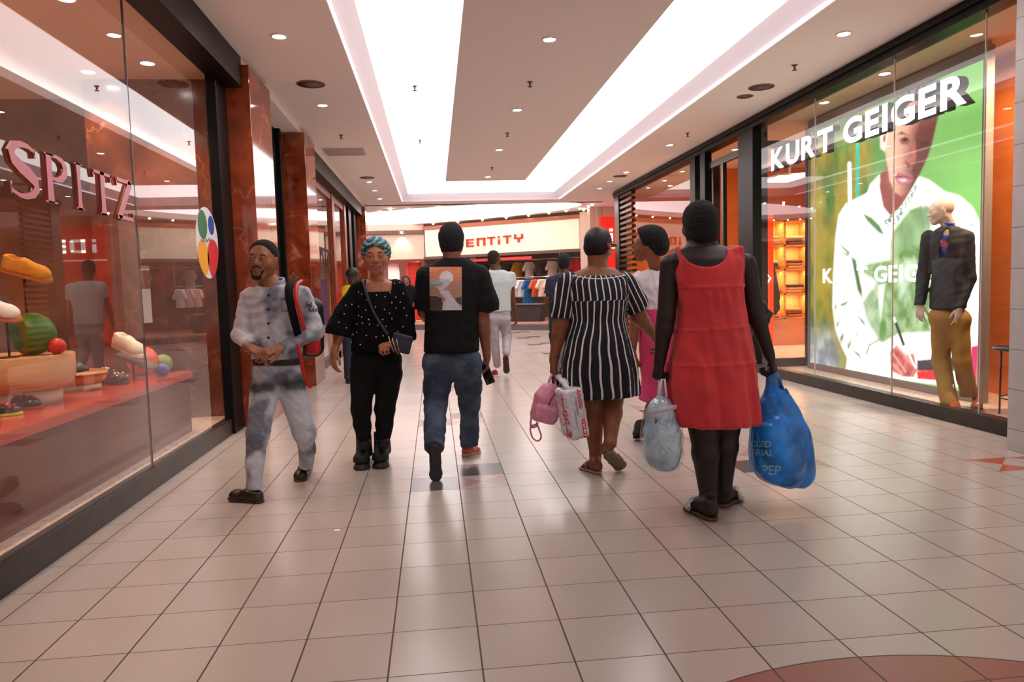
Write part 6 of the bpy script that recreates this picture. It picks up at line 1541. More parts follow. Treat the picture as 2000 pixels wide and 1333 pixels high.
# far glass bay: shelves of shoes, a purple panel
bx('wall_shop_far_back', (-5.2, 10.2, 0), (-5.1, 18.9, 3.4), mat('pinkish_shop_wall', (214, 170, 156), .6))
bx('floor_shop_far', (-5.2, 10.2, .01), (-2.0, 18.9, .1), M_CREAM); bx('ceiling_shop_far', (-5.2, 10.2, 3.3), (-2.0, 18.9, 3.4), M_SHOPCEIL)
bx('wall_shop_far_end', (-5.2, 18.7, 0), (-2.1, 18.85, 3.4), mat('pinkish_shop_wall', (214, 170, 156), .6))
sh = empty('shoe_rack', (-3.1, 14.5, .1), 'white shelf rack of shoes inside the far left shop', 'shelf')
for k in range(7): MB().box((-3.35, 13.6, .55 + k * .22), (-3.0, 16.2, .575 + k * .22)).build('shelf', mat('white_shelf', (226, 222, 224), .4), sh)
for y in (13.6, 14.9, 16.2): MB().box((-3.36, y - .02, .1), (-3.0, y + .02, 2.0)).build('side_panel', MATS['white_shelf'], sh)
cols = [(200, 190, 180), (120, 116, 130), (60, 50, 60), (226, 220, 214), (150, 90, 70)]
proto = {}
for k in range(1, 7):
    for j in range(8):
        c = cols[(k * 3 + j * 2) % 5]; y = 13.75 + j * .31; z = .578 + (k - 1) * .22
        key = (k * 3 + j * 2) % 5
        if key not in proto:
            b = MB(); b.lathe([(1e-7, 0), (.045, 0), (.048, .03), (.03, .07), (1e-7, .085)], (0, 0, 0), 10); b.v = [(v[0] * (1 if v[0] < 0 else 2.2), v[1], v[2]) for v in b.v]
            o = b.build('shoe', mat('shelf_shoe_%d' % key, c, .5)); proto[key] = o
        else: o = proto[key].copy(); COL.objects.link(o)
        o.location = (-3.2, y, z); meta(o, 'small shoe standing on the white rack inside the far left shop', 'shoe', 'shoes on the white rack')
pp = empty('purple_banner', (-2.6, 16.6, .1), 'purple banner standing inside the far left shop', 'banner'); MB().box((-2.9, 16.62, .5), (-2.3, 16.66, 1.6)).build('cloth', mat('purple_cloth', (126, 66, 170), .7), pp); MB().box((-2.62, 16.60, .1), (-2.58, 16.68, .5)).build('post', M_TRIM, pp)
for k, y in enumerate((12.0, 14.5, 17.0)): downlight(-3.2, y, 3.3, 'recessed lamp in the far left shop ceiling, %s from the camera' % ordinal(k), 60, (1, .78, .62))
p = at(658, 1037, Z=0); b = MB(); b.box((p[0] - .014, p[1] - .012, .0005), (p[0] + .016, p[1] + .012, .003)); meta(b.build('paper_scrap', mat('white_paper', (245, 240, 236), .6)), 'tiny white scrap of paper lying on the floor tiles', 'litter')
# ------------------------------------------------------------------ right shop window: letters, poster, mannequin, table
M_WHITEGLOW = emis('white_letter_face', (255, 255, 255), 1.6); M_LETSIDE = mat('black_letter_side', (10, 12, 14), .6, spec=.2)
def sans_sign(name, label, words, org, ex, ey, ez, length, hgt, depth, mf, ms, bold=.03, gap=.10, space=.42):
    o = empty(name, org, label, 'sign'); org, ex, ey, ez = (np.array(q, float) for q in (org, ex, ey, ez)); x = 0; parts = []
    for ch in words:
        if ch == ' ': x += space; continue
        V, F, N = text_mesh(ch, bold); w = V[:, 0].max() - V[:, 0].min(); V[:, 0] -= V[:, 0].min(); h = V[:, 1].max() - V[:, 1].min(); V[:, 1] -= V[:, 1].min()
        parts.append((V, F, x, w, h)); x += w + gap
    H = max(p[4] for p in parts); tot = x - gap; sx, sy = length / tot, hgt / H
    for V, F, x0, w, h in parts:
        # front sheet and a rim of the real depth
        b = MB(); fr = [org + ex * (x0 + v[0]) * sx + ey * v[1] * sy * (H / h) for v in V]; bk = [p - ez * depth for p in fr]
        b.add(fr, F, 0); b.add(bk, [tuple(reversed(f)) for f in F], 1)
        cnt = {}
        for f in F:
            for i in range(len(f)): cnt[(f[i], f[(i + 1) % len(f)])] = 1
        rim = [(a, c) for a, c in cnt if (c, a) not in cnt]
        b.add(fr + bk, [(a, c, len(V) + c, len(V) + a) for a, c in rim], 1)
        b.build('letter', [mf, ms], o)
    return o
za = .5 * (at(1506, 333, X=4.56)[2] + at(1850, 215, X=4.56)[2])
sans_sign('shop_sign', 'large white lit block letters standing behind the right shop glass', 'KURT GEIGER', (4.56, at(1506, 333, X=4.56)[1], za - .005), (0, -1, 0), (0, 0, 1), (-1, 0, 0), at(1506, 333, X=4.56)[1] - at(1889, 145, X=4.56)[1], .275, .085, M_WHITEGLOW, M_LETSIDE, bold=.035, gap=.10, space=.30)

PX = 5.2
def poster():
    ya, yb = at(1587, 480, X=PX)[1], at(1922, 480, X=PX)[1]; zb, zt = .135, 3.29
    nx, ny = 230, 236
    ys = np.linspace(ya, yb, nx + 1); zs = np.linspace(zb, zt, ny + 1)
    G = np.array([(PX - .03, y, z) for z in zs for y in ys])
    # photo coordinates of every grid point, so that the picture can be drawn with outlines read off the photograph
    d = G - CO; q = np.stack([1000 + FPX * (d @ CR) / (d @ CF), 666.5 - FPX * (d @ CU) / (d @ CF)], 1)
    A = lambda x0, y0, s: (lambda pts: [(x0 + x / s, y0 + y / s) for x, y in pts])
    a, c, e = A(1440, 100, 3.332), A(1580, 350, 3.174), A(1700, 150, 4.442)
    Lc = lambda c_: np.array(lin(c_)[:3])
    n1 = fbm(np.c_[q / 40., np.zeros(len(q))] * [1.6, .5, 1], 1, 201, 4); n2 = fbm(np.c_[q / 12., np.zeros(len(q))] * [1, .6, 1], 1, 202, 3); n3 = vnoise(np.c_[q / 3.0, np.zeros(len(q))], 1, 203)
    C = mixc((98, 150, 84), (122, 190, 98), (q[:, 0] - 1760) / 120 + (n1 - .5) * .3)
    lf = q[:, 0] < 1700; forest = mixc((78, 112, 54), (150, 138, 58), (n1 - .38) * 4); forest = forest * (.7 + .6 * n2)[:, None]
    low = np.clip((q[:, 1] - 620) / 80, 0, 1)[:, None] * np.clip((1650 - q[:, 0]) / 30, 0, 1)[:, None]; forest = forest * (1 - low) + mixc((120, 130, 140), (190, 200, 206), (n2 - .35) * 2.5) * low
    t = np.clip((1712 - q[:, 0]) / 24, 0, 1)[:, None]; C = C * (1 - t) + forest * t
    def soft(poly, col, f=1.5, amt=1., tex=0.):
        nonlocal C
        m = inpoly(q, poly); dd = polydist(q, poly); al = np.clip(np.where(m, .5 + dd / (2 * f), .5 - dd / (2 * f)), 0, 1)[:, None] * amt
        cc = Lc(col)[None] if not callable(col) else col(q)
        C = C * (1 - al) + cc * (1 + tex * (n2 - .5))[:, None] * al
    def line(pts, w, col, f=1.2, amt=1.):
        nonlocal C
        dd = polydist(q, pts, False); al = np.clip((w / 2 - dd) / f + .5, 0, 1)[:, None] * amt; C = C * (1 - al) + Lc(col)[None] * al
    line([(1659, 320), (1660, 392)], 8, (214, 236, 236)); line([(1675, 255), (1675, 385)], 7, (60, 176, 150))
    # jacket
    J1 = [(1728, 338), (1712, 360), (1700, 374), (1652, 398), (1638, 420), (1632, 460), (1627, 540), (1626, 600), (1632, 645), (1645, 680), (1655, 700), (1650, 735), (1690, 738), (1745, 742), (1905, 760), (1913, 640), (1916, 470), (1912, 430), (1900, 405), (1874, 382), (1845, 374), (1815, 352), (1800, 346)]
    soft(J1, (246, 252, 244), 2)
    def knit(Q): return mixc((92, 136, 74), (170, 200, 160), (n2 - .35) * 2.2 + .25 * (n3 - .5) + (Q[:, 0] - 1760) / 400)
    soft(c([(300, 560), (420, 640), (420, 960), (450, 1020), (560, 960), (760, 950), (760, 640), (700, 160), (620, 190), (520, 330), (500, 500), (380, 520)]), knit, 4)
    soft(c([(290, 500), (330, 690), (330, 740), (300, 690), (262, 480)]), (70, 110, 70), 2.5); soft(c([(330, 210), (390, 240), (440, 290), (470, 350), (430, 330), (360, 260)]), (84, 126, 80), 2.)
    soft(c([(600, 240), (720, 160), (760, 170), (760, 420), (640, 420), (520, 470), (505, 400), (540, 310)]), lambda Q: mixc((86, 130, 78), (150, 186, 138), (n1 - .3) * 2), 5, .9)
    soft(c([(430, 660), (470, 650), (432, 985), (408, 985)]), (244, 252, 244), 2.5)
    soft(c([(560, 560), (620, 500), (660, 560), (600, 700), (560, 740)]), (206, 226, 206), 5, .6)
    for pl in ([(330, 760), (420, 640), (470, 1010), (430, 1000), (360, 880)],): soft(c(pl), lambda Q: mixc((88, 132, 74), (150, 190, 140), (n2 - .35) * 2.5), 4, .8)
    for pl in ([(185, 395), (255, 455), (245, 470), (205, 425)], [(175, 440), (250, 468), (240, 478)], [(195, 775), (245, 755), (230, 780), (200, 790)], [(160, 790), (172, 765), (170, 800), (160, 820)], [(290, 835), (340, 880), (355, 915), (330, 895)], [(170, 900), (190, 865), (185, 900), (170, 930)], [(190, 985), (215, 945), (215, 985), (200, 1020)], [(235, 1035), (262, 990), (258, 1030), (245, 1060)], [(285, 975), (310, 940), (300, 970)], [(270, 1060), (310, 1080), (330, 1120), (290, 1085)], [(970, 950), (1000, 990), (1000, 1030), (980, 990)], [(1000, 290), (1015, 255), (1012, 300)]): soft(c(pl), (96, 130, 88), 1.5, .9)
    # neck, face
    soft(e([(90, 840), (75, 950), (110, 1130), (175, 1215), (260, 1140), (370, 960), (400, 860), (300, 900), (150, 780)]), (132, 72, 66), 2.5)
    soft(e([(80, 850), (70, 960), (105, 1130), (170, 1210), (60, 1180), (-60, 1100), (0, 930)]), (250, 252, 248), 2)
    soft(e([(170, 1205), (300, 1090), (395, 905), (405, 960), (330, 1130), (215, 1300), (140, 1300), (110, 1240)]), lambda Q: mixc((224, 234, 230), (96, 140, 128), (n3 - .45) * 4), 1.2)
    FACE = e([(120, 480), (125, 640), (150, 780), (165, 900), (205, 1000), (270, 1040), (330, 1000), (400, 900), (460, 780), (500, 690), (530, 600), (560, 470), (600, 300), (590, 160), (400, 120), (230, 190), (140, 300)])
    def fc(Q):
        x = Q[:, 0] - (1790 + (300 - Q[:, 1]) * .10); return mixc((236, 184, 162), (92, 46, 40), x / 56 + .95 + (n1 - .5) * .35)
    soft(FACE, fc, 2)
    soft(e([(115, 380), (85, 520), (85, 620), (125, 650), (150, 520)]), (248, 230, 222), 2); soft(e([(135, 490), (110, 520), (110, 570), (130, 560)]), (160, 84, 80), 1.5)
    soft(e([(200, 200), (300, 90), (480, 20), (640, 30), (620, 200), (580, 330), (540, 250), (420, 190), (300, 200), (220, 260)]), lambda Q: mixc((52, 54, 58), (134, 140, 146), (n3 - .3) * 1.6), 3)
    soft(e([(230, 500), (270, 475), (350, 520), (290, 500)]), (70, 38, 34), 1.5); soft(e([(245, 545), (300, 520), (350, 545), (330, 590), (270, 585)]), (120, 70, 66), 2, .9); soft(e([(275, 535), (320, 528), (330, 552), (290, 562)]), (46, 28, 26), 1.5)
    soft(e([(430, 560), (510, 560), (500, 600), (440, 600)]), (60, 36, 36), 2, .9)
    soft(e([(300, 730), (340, 770), (390, 740), (400, 690), (385, 560), (365, 600), (350, 700)]), (176, 100, 86), 2.5, .8); soft(e([(300, 740), (330, 790), (350, 760)]), (70, 34, 36), 1.5)
    soft(e([(205, 870), (245, 830), (300, 850), (345, 845), (385, 890), (330, 930), (250, 935)]), (170, 96, 108), 2); line(e([(225, 868), (300, 868), (380, 886)]), 2.2, (84, 40, 46)); soft(e([(240, 890), (300, 885), (320, 905), (270, 915)]), (244, 206, 214), 2, .8)
    soft(e([(150, 780), (165, 900), (205, 1000), (180, 1010), (135, 900)]), (150, 84, 80), 3, .6)
    # hands, pen, notebook
    soft(c([(360, 1080), (430, 1020), (560, 1000), (640, 1060), (640, 1180), (560, 1200), (420, 1180), (350, 1130)]), (255, 246, 240), 2)
    soft(c([(500, 1070), (545, 1030), (600, 1090), (650, 1080), (670, 1190), (650, 1230), (580, 1225), (510, 1190)]), lambda Q: mixc((150, 62, 66), (214, 140, 132), (n2 - .3) * 2), 2)
    for l in ([(520, 1080), (600, 1195)], [(545, 1040), (640, 1150)], [(505, 1130), (575, 1210)]): line(c(l), 3.5, (222, 150, 140), 2)
    line(c([(355, 1085), (375, 1030), (430, 1000)]), 2, (90, 104, 84))
    soft(c([(590, 990), (640, 975), (770, 950), (770, 1110), (680, 1110), (620, 1050)]), (240, 252, 240), 2)
    soft(c([(670, 1125), (900, 1105), (900, 1195), (670, 1190)]), (58, 58, 66), 1.5); soft(c([(668, 1190), (870, 1185), (890, 1256), (672, 1240)]), (226, 40, 48), 1.5); soft(c([(735, 1250), (890, 1258), (890, 1285), (735, 1265)]), (250, 250, 250), 1.2)
    line(c([(530, 868), (588, 1030)]), 5.5, (40, 52, 56)); line(c([(526, 862), (534, 882)]), 6, (196, 214, 216)); line(c([(592, 1035), (660, 1170)]), 4, (232, 226, 226))
    soft(c([(1005, 1040), (1050, 1030), (1040, 1300), (990, 1300)]), (196, 52, 100), 2)
    F = [(j * (nx + 1) + i, j * (nx + 1) + i + 1, (j + 1) * (nx + 1) + i + 1, (j + 1) * (nx + 1) + i) for j in range(ny) for i in range(nx)]
    o = empty('poster_lightbox', (PX, (ya + yb) / 2, .05), 'tall backlit poster of a writing man in a pale jacket in the right window', 'poster')
    me = np_mesh('poster', G, F, smooth=False); set_col(me, C)
    link('poster', me, attr_mat('backlit_print', 'col', .4, .78), o)
    fm = mat('grey_lightbox_frame', (136, 124, 116), .45)
    MB().box((PX - .028, yb - .03, .05), (PX + .05, ya + .03, 3.42)).build('case', fm, o)
    b = MB(); b.box((PX - .045, yb - .05, .05), (PX - .0, ya + .05, zb)); b.box((PX - .045, yb - .05, zt), (PX, ya + .05, 3.44)); b.box((PX - .045, yb - .05, zb), (PX, yb, zt)); b.box((PX - .045, ya, zb), (PX, ya + .05, zt))
    b.build('frame', fm, o, .004)
    y0, y1 = at(1606, 535, X=PX - .04)[1], at(1850, 535, X=PX - .04)[1]; z0 = at(1700, 552, X=PX - .04)[2]
    s = sans_sign('poster_lettering', 'x', 'KURT GEIGER', (PX - .034, y0, z0), (0, -1, 0), (0, 0, 1), (-1, 0, 0), y0 - y1, .19, .002, emis('white_print_glow', (255, 255, 255), 1.25), MATS['white_print_glow'], bold=.03, space=.3)
    me_all = [ch for ch in s.children]
    for ch in me_all:
        ch.parent = o; ch.matrix_parent_inverse = parent_inv(o)
    bpy.data.objects.remove(s)
poster()

def mannequin():
    Y0 = 6.12; J = lambda x, y, dy=0.: at(x, y, Y=Y0 + dy)
    P = empty('mannequin', (J(1850, 800)[0], Y0, .05), 'mannequin in dark blazer, patterned shirt and khaki trousers in front of the lit poster', 'mannequin')
    sk = mat('mannequin_skin', (214, 190, 168), .4)
    s = 1.0; oh = J(1838, 414, .06); M = frame((-.86, .5, -.05))
    rs, re, rw = J(1814, 464, .20), J(1803, 540, .22), J(1797, 596, .14); rd = J(1796, 618, .14) - rw
    ls, le, lw = J(1887, 464, -.05), J(1893, 545, -.08), J(1873, 602, -.10); ld = J(1872, 632, -.12) - lw
    h1 = hand_ops(rw, rd, (.5, .3, 0), (-.6, -.6, 0), .95, (.4, .4, .4, .4)); h2 = hand_ops(lw, ld, (0, .9, 0), (-.8, 0, 0), .95, (.4, .4, .4, .4))
    ah, ak, aa = J(1838, 620, .04), J(1838, 705, .12), J(1848, 775, .0); bh, bk, ba = J(1872, 625, -.04), J(1879, 705, -.06), J(1892, 770, .02)
    body = xf(head_ops(False, lip=.8), M, oh, s) + [rc(J(1856, 447, .05), oh + M @ np.array([0, -.03, -.06]) * s, .056, .054, .03), rc(rs, ls, .05, .05, .04), rc(J(1850, 490, .05), J(1853, 600, .03), .085, .085, .04)] + arm_ops(rs, re, rw) + arm_ops(ls, le, lw) + h1 + h2
    make_body(P, body, M, oh, s, [(rw, rd), (lw, ld)], sk, hh=.005, hd=.004)
    rows = rows_px([(441, 1838, 1866, .07, .05), (450, 1822, 1884, .11, .05), (476, 1816, 1892, .135, .05), (530, 1820, 1888, .14, .05), (570, 1816, 1890, .145, .05), (604, 1814, 1888, .15, .05)], Y0)
    lat = unit((.72, -.69, 0))
    sl = [rc(rs, re, .066, .056, .03), cutop(rc(re, rw, .056, .046, .02), (rw, rd)), rc(ls, le, .066, .056, .03), cutop(rc(le, lw, .056, .046, .02), (lw, ld))]
    open_ = [ell(J(1842, 474, -.06), (.034, .16, .15), frame((-.7, -.7, 0), (.22, 0, 1)), k=.006, mode='s')]
    solid('blazer', [loft([(z, c, w * .80, d * 1.1) for z, c, w, d in rows], lat, k=.03)] + sl + [folds(.004, .1, seed=301), rc(J(1856, 452, .04), J(1850, 420, .04), .062, .07, .006, mode='s')] + open_, mat('dark_blazer_wool', (34, 35, 38), .75, bump=.2, bs=200), P, .007)
    def cs(V): 
        n = vnoise(V, 16, 302); m = vnoise(V, 22, 303); c = mixc((40, 70, 190), (214, 196, 150), (n > .55) * 1.); c[m > .68] = np.array(lin((196, 54, 34))[:3]); c[(n < .3)] = np.array(lin((26, 30, 48))[:3]); return c
    solid('shirt', [loft([(z, c, w * .80 - .022, d * 1.1 - .022) for z, c, w, d in rows[:-1]], lat, k=.03), rc(J(1856, 455, .05), J(1852, 438, .04), .066, .062), rc(J(1856, 452, .04), J(1850, 420, .04), .054, .06, .006, mode='s')], attr_mat('patterned_shirt', 'col', .7), P, .007, color=cs)
    tr = [rc(ah, bh, .10, .10, 0), rc(ah, ak, .088, .075, .03), cutop(rc(ak, J(1856, 796, -.06), .074, .074, .02), (J(1854, 788, -.03), (0, 0, -1))), rc(bh, bk, .088, .075, .03), cutop(rc(bk, J(1896, 790, .05), .074, .072, .02), (J(1892, 775, .03), (0, 0, -1)))]
    solid('trousers', tr + [folds(.004, .14, (1.3, 1.3, .8), 304), half(J(1852, 598), (0, 0, 1))], mat('khaki_twill', (156, 116, 48), .75, bump=.1, bs=200), P, .007)
    ml, ms_ = mat('tan_shoe_leather', (150, 78, 36), .3), mat('dark_shoe_sole', (60, 36, 22), .5)
    f0 = J(1862, 790, -.05); f1 = J(1900, 783, .05)
    shoe(P, (f0[0] + .02, f0[1] - .0, .052), (f0[0] - .17, f0[1] - .22, .052), 'dress', ml, ms_, width=1.1); shoe(P, (f1[0] + .08, f1[1] + .05, .11), (f1[0] - .08, f1[1] - .15, .052), 'dress', ml, ms_, width=1.1)
    b = MB(); b.lathe([(.17, .05), (.17, .058), (1e-7, .058)], ((f0[0] + f1[0]) / 2, (f0[1] + f1[1]) / 2, 0), 32); b.build('base', mat('steel_base', (170, 160, 150), .3, metal=.8), P)
    b = MB(); b.tube([(f0[0], f0[1], .055), (f0[0], f0[1], .3)], .012, 10); b.build('support_rod', mat('steel_base', (170, 160, 150), .3, metal=.8), P)
mannequin()
# round side table with a bag
c = np.array((5.12, 5.72)); zt = at(1925, 683, Y=5.72)[2]
tb = empty('side_table', (c[0], c[1], .05), 'round black metal side table behind the right end of the shop glass', 'table')
Mb = mat('black_table_metal', (36, 40, 40), .35, metal=.5)
MB().lathe([(1e-7, zt - .02), (.27, zt - .02), (.28, zt - .012), (.28, zt), (1e-7, zt)], (c[0], c[1], 0), 48).build('table_top', Mb, tb)
for k in range(4):
    w = .9 + k * math.pi / 2; MB().tube([(c[0] + .21 * math.cos(w), c[1] + .21 * math.sin(w), zt - .02), (c[0] + .215 * math.cos(w), c[1] + .215 * math.sin(w), .05)], .008, 8).build('leg', Mb, tb)
MB().tube([(c[0] + .213 * math.cos(w), c[1] + .213 * math.sin(w), .2) for w in np.linspace(0, 2 * math.pi, 40)], .006, 6).build('ring', Mb, tb)
hb = empty('handbag', (c[0] + .12, c[1] - .02, zt), 'small dark brown handbag on the round black table', 'handbag')
solid('bag_body', [bxo((c[0] + .14, c[1] - .02, zt + .075), (.10, .05, .075), .02), folds(.003, .05, seed=311)], mat('dark_brown_hide', (52, 34, 28), .4), hb, .006)
MB().tube([(c[0] + .07, c[1] - .02, zt + .14), (c[0] + .09, c[1] - .02, zt + .19), (c[0] + .19, c[1] - .02, zt + .19), (c[0] + .21, c[1] - .02, zt + .14)], .008, 8).build('handle', MATS['dark_brown_hide'], hb)
# entrance: glazed return, red display panel, shelving with folded clothes
for k, (xa, xb, Y) in enumerate(((1484, 1592, 9.82),)):
    x0, x1 = 4.62, at(xb, 500, Y=Y)[0]
    b = MB(); b.box((x0, Y, .05), (x0 + .07, Y + .06, 3.4)); b.box((x1 - .12, Y, .05), (x1, Y + .06, 3.4)); b.box((x0, Y, 3.14), (x1, Y + .06, 3.24)); b.box((x0, Y, .05), (x1, Y + .06, .17))
    struct(b.build('door_1', M_JAMB)); bx('window_9', (x0 + .07, Y + .025, .17), (x1 - .12, Y + .035, 3.14), M_GLASSR)
b = MB(); b.box((4.5, 10.22, 3.12), (4.56, 11.5, 3.22)); b.box((4.5, 10.9, .05), (4.56, 10.98, 3.12)); struct(b.build('door_2', M_JAMB))
rp = empty('red_display_panel', (5.5, 11.2, .05), 'tall bright orange red display panel inside the right shop entrance', 'display panel')
Y = 11.2; xa, xb = at(1492, 500, Y=Y)[0], at(1505, 500, Y=Y)[0]; zt_ = at(1498, 420, Y=Y)[2]
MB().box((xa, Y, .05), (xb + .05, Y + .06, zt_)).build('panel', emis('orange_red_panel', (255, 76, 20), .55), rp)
q = [at(*v, Y=Y - .003) for v in ((1496, 533), (1505, 544), (1496, 556))]; MB().tube(q, .014, 6).build('chevron', M_WHITEGLOW, rp)
Y = 13.05; Z_ = lambda y: at(1535, y, Y=Y)[2]; X_ = lambda x: at(x, 550, Y=Y)[0]
xs = [X_(1486), X_(1533), X_(1580), X_(1626)]; zr = [Z_(655), Z_(622), Z_(575), Z_(527), Z_(480), Z_(432)]
sf = empty('shelving_unit', (xs[1], Y, .05), 'warm lit timber wall shelving inside the right shop entrance', 'shelf')
Mo = mat('honey_timber', (224, 150, 84), .45, var=.1, vs=4, stretch=(1, 1, 8))
MB().box((xs[0], Y + .36, .05), (xs[-1], Y + .4, zr[-1] + .05)).build('back_panel', mat('warm_shelf_back', (244, 200, 130), .6), sf)
for x in xs: MB().box((x - .02, Y, .05), (x + .02, Y + .36, zr[-1] + .05)).build('upright', Mo, sf)
for z in zr[1:]: MB().box((xs[0], Y, z - .015), (xs[-1], Y + .36, z + .015)).build('shelf', Mo, sf)
MB().box((xs[0], Y - .01, .05), (xs[-1], Y + .36, zr[1] - .02)).build('cupboard', mat('pinkish_timber', (216, 140, 96), .45), sf)
for z in zr[2:]:
    for i in range(3): 
        l = lamp('shelf_light', 'AREA', ((xs[i] + xs[i + 1]) / 2, Y + .12, z - .02), 3.2, (1, .72, .36), .35, parent=sf, sy=.05); l.matrix_parent_inverse = parent_inv(sf)
g = np.random.default_rng(5); fold0 = {}
pal = [(226, 214, 190), (232, 206, 90), (196, 120, 70), (120, 70, 50), (214, 160, 110), (236, 220, 150), (70, 44, 40)]
for k in range(1, 5):
    for i in range(3):
        for n in range(3):
            kk = int(g.integers(0, 7))
            if kk not in fold0: o = solid('folded_garment', [bxo((0, 0, .028), (.15, .14, .028), .02), folds(.003, .06, seed=kk)], mat('folded_%d' % kk, pal[kk], .85), None, .012); fold0[kk] = o
            else: o = fold0[kk].copy(); COL.objects.link(o)
            o.location = ((xs[i] + xs[i + 1]) / 2 + g.uniform(-.02, .02), Y + .17, zr[k] + .0155 + n * .054); meta(o, 'folded garment in a stack on the warm lit shelving of the right shop', 'clothes', 'folded clothes on the lit shelving')
# coat hanging at the shelving
ch = empty('coat', at(1512, 540, Y=12.9), 'dark coat hanging in front of the lit shelving', 'coat')
p = at(1505, 548, Y=12.9)
solid('coat_body', [rc(p, at(1507, 600, Y=12.9), .10, .16, .0, flat=(0, 1, 0), ratio=.5), rc(at(1509, 530, Y=12.9), at(1518, 582, Y=12.9), .05, .055, .02), folds(.006, .1, seed=331)], mat('dark_coat', (34, 26, 24), .8), ch, .012)
hk = at(1505, 520, Y=12.9); MB().tube([hk, (hk[0], 12.9, zr[4]), (hk[0], 13.08, zr[4])], .006, 6).build('hook', Mb, ch)
for k, (x, y) in enumerate(((5.0, 11.6), (6.4, 11.6), (6.2, 14.6), (5.3, 15.8), (7.5, 12.2))):
    downlight(x, y, 3.46, 'recessed lamp in the right shop ceiling, %s of the inner row' % ordinal(k), 170, (1, .72, .46))
for k, (x, y) in enumerate(((4.85, 5.3), (4.85, 7.4), (4.85, 8.6))):
    downlight(x, y, 3.46, 'recessed lamp over the right shop window, %s from the camera' % ordinal(k), 26, (1, .84, .7))
downlight(5.3, 5.6, 3.46, 'added lamp above the round black table, aimed at the orange wall', 330, (1, .72, .46), aim=(5.75, 6.9, 1.4))  # added spot to brighten the orange wall that the poster case shades
pl = empty('ceiling_panel_light', at(1535, 352, Y=12.2), 'bright rectangular ceiling panel light inside the right shop entrance', 'ceiling light')
p0 = at(1503, 352, Y=12.2); p1 = at(1556, 352, Y=12.2); MB().box((p0[0], 11.8, p0[2]), (p1[0], 12.5, p0[2] + .03)).build('diffuser', emis('panel_glow', (255, 236, 206), 3.), pl); MB().box((p0[0] - .03, 11.77, p0[2] + .02), (p1[0] + .03, 12.53, p0[2] + .05)).build('frame', M_TRIM, pl)
MB().box((p0[0] + .3, 12.1, p0[2] + .05), (p0[0] + .34, 12.14, 3.47)).build('hanger', M_TRIM, pl)

# ------------------------------------------------------------------ shops round the rotunda
A0, A1 = np.array((-.27, 25.0)), np.array((4.43, 21.8)); ux = unit(np.r_[A1 - A0, 0]); uy = np.array((-ux[1], ux[0], 0))      # uy points into the shop
if uy[1] < 0: uy = -uy
LW = np.linalg.norm(A1 - A0); Lp = lambda s, d, z: np.array((A0[0], A0[1], 0)) + ux * s + uy * d + np.array((0, 0, z))
fa = empty('shop_fascia', Lp(LW / 2, 0, 2.4), 'cream lit shop fascia with orange red block letters at the end of the arcade', 'sign')
RR = np.stack([ux, uy, (0, 0, 1)], 1)
MB().prism([(0, 2.42), (LW, 2.42), (LW, 3.33), (0, 3.33)], Lp(0, 0, 0), ux, (0, 0, 1), uy, .2).build('board', emis('cream_fascia', (246, 230, 202), .22), fa)
MB().prism([(-.05, 2.33), (LW + .05, 2.33), (LW + .05, 2.42), (-.05, 2.42)], Lp(0, -.03, 0), ux, (0, 0, 1), uy, .25).build('bottom_rail', mat('brown_rail', (110, 84, 72), .5), fa)
MB().prism([(-.05, 3.33), (LW + .05, 3.33), (LW + .05, 3.45), (-.05, 3.45)], Lp(0, -.04, 0), ux, (0, 0, 1), uy, .25).build('top_rail', mat('copper_rail', (176, 96, 62), .4), fa)
BL = {'i': [(.35, 0, .65, .62), (.35, .78, .65, 1)], 'D': [(0, 0, .24, 1), (0, .8, .9, 1), (0, 0, .9, .2), (.72, .1, .96, .9)], 'E': [(0, 0, .24, 1), (0, .8, .9, 1), (0, .41, .8, .59), (0, 0, .9, .2)], 'n': [(0, 0, .24, 1), (0, .8, .96, 1), (.72, 0, .96, .95)], 'T': [(0, .8, 1, 1), (.38, 0, .62, 1)], 'Y': [(0, .5, .22, 1), (.78, .5, 1, 1), (0, .42, 1, .60), (.38, 0, .62, .5)]}
def block_letters(cells, o3, ex, n, hgt, m, parent):
    for ch, s0, s1, z0 in cells:
        b = MB(); w = s1 - s0
        for (xa, ya, xb, yb) in BL[ch]:
            wd = w if ch != 'i' else w
            b.prism([(s0 + xa * w, z0 + ya * hgt), (s0 + xb * w, z0 + ya * hgt), (s0 + xb * w, z0 + yb * hgt), (s0 + xa * w, z0 + yb * hgt)], o3, ex, (0, 0, 1), n, .04)
        b.build('letter', m, parent)
def spos(px, py):                      # where a photo pixel meets the fascia plane
    d = CF + (px - 1000) / FPX * CR - (py - 666.5) / FPX * CU; t = ((Lp(0, 0, 0) - CO) @ uy) / (d @ uy); p = CO + t * d; return (p - Lp(0, 0, 0)) @ ux, p[2]
cells = []
for ch, x0, x1, yb in (('i', 868, 882, 490), ('D', 885, 903, 488), ('E', 911.5, 928, 483), ('n', 932, 949.5, 481), ('T', 952.5, 968, 479), ('i', 968.5, 982, 478), ('T', 983.5, 999.5, 476.5), ('Y', 1005, 1022.5, 474)):
    s0, z0 = spos(x0, yb); s1, _ = spos(x1, yb); cells.append((ch, s0, s1, z0))
block_letters(cells, Lp(0, 0, 0), ux, -uy, spos(920, 467)[1] - spos(920, 482.5)[1], mat('orange_red_letter', (206, 66, 34), .5), fa)
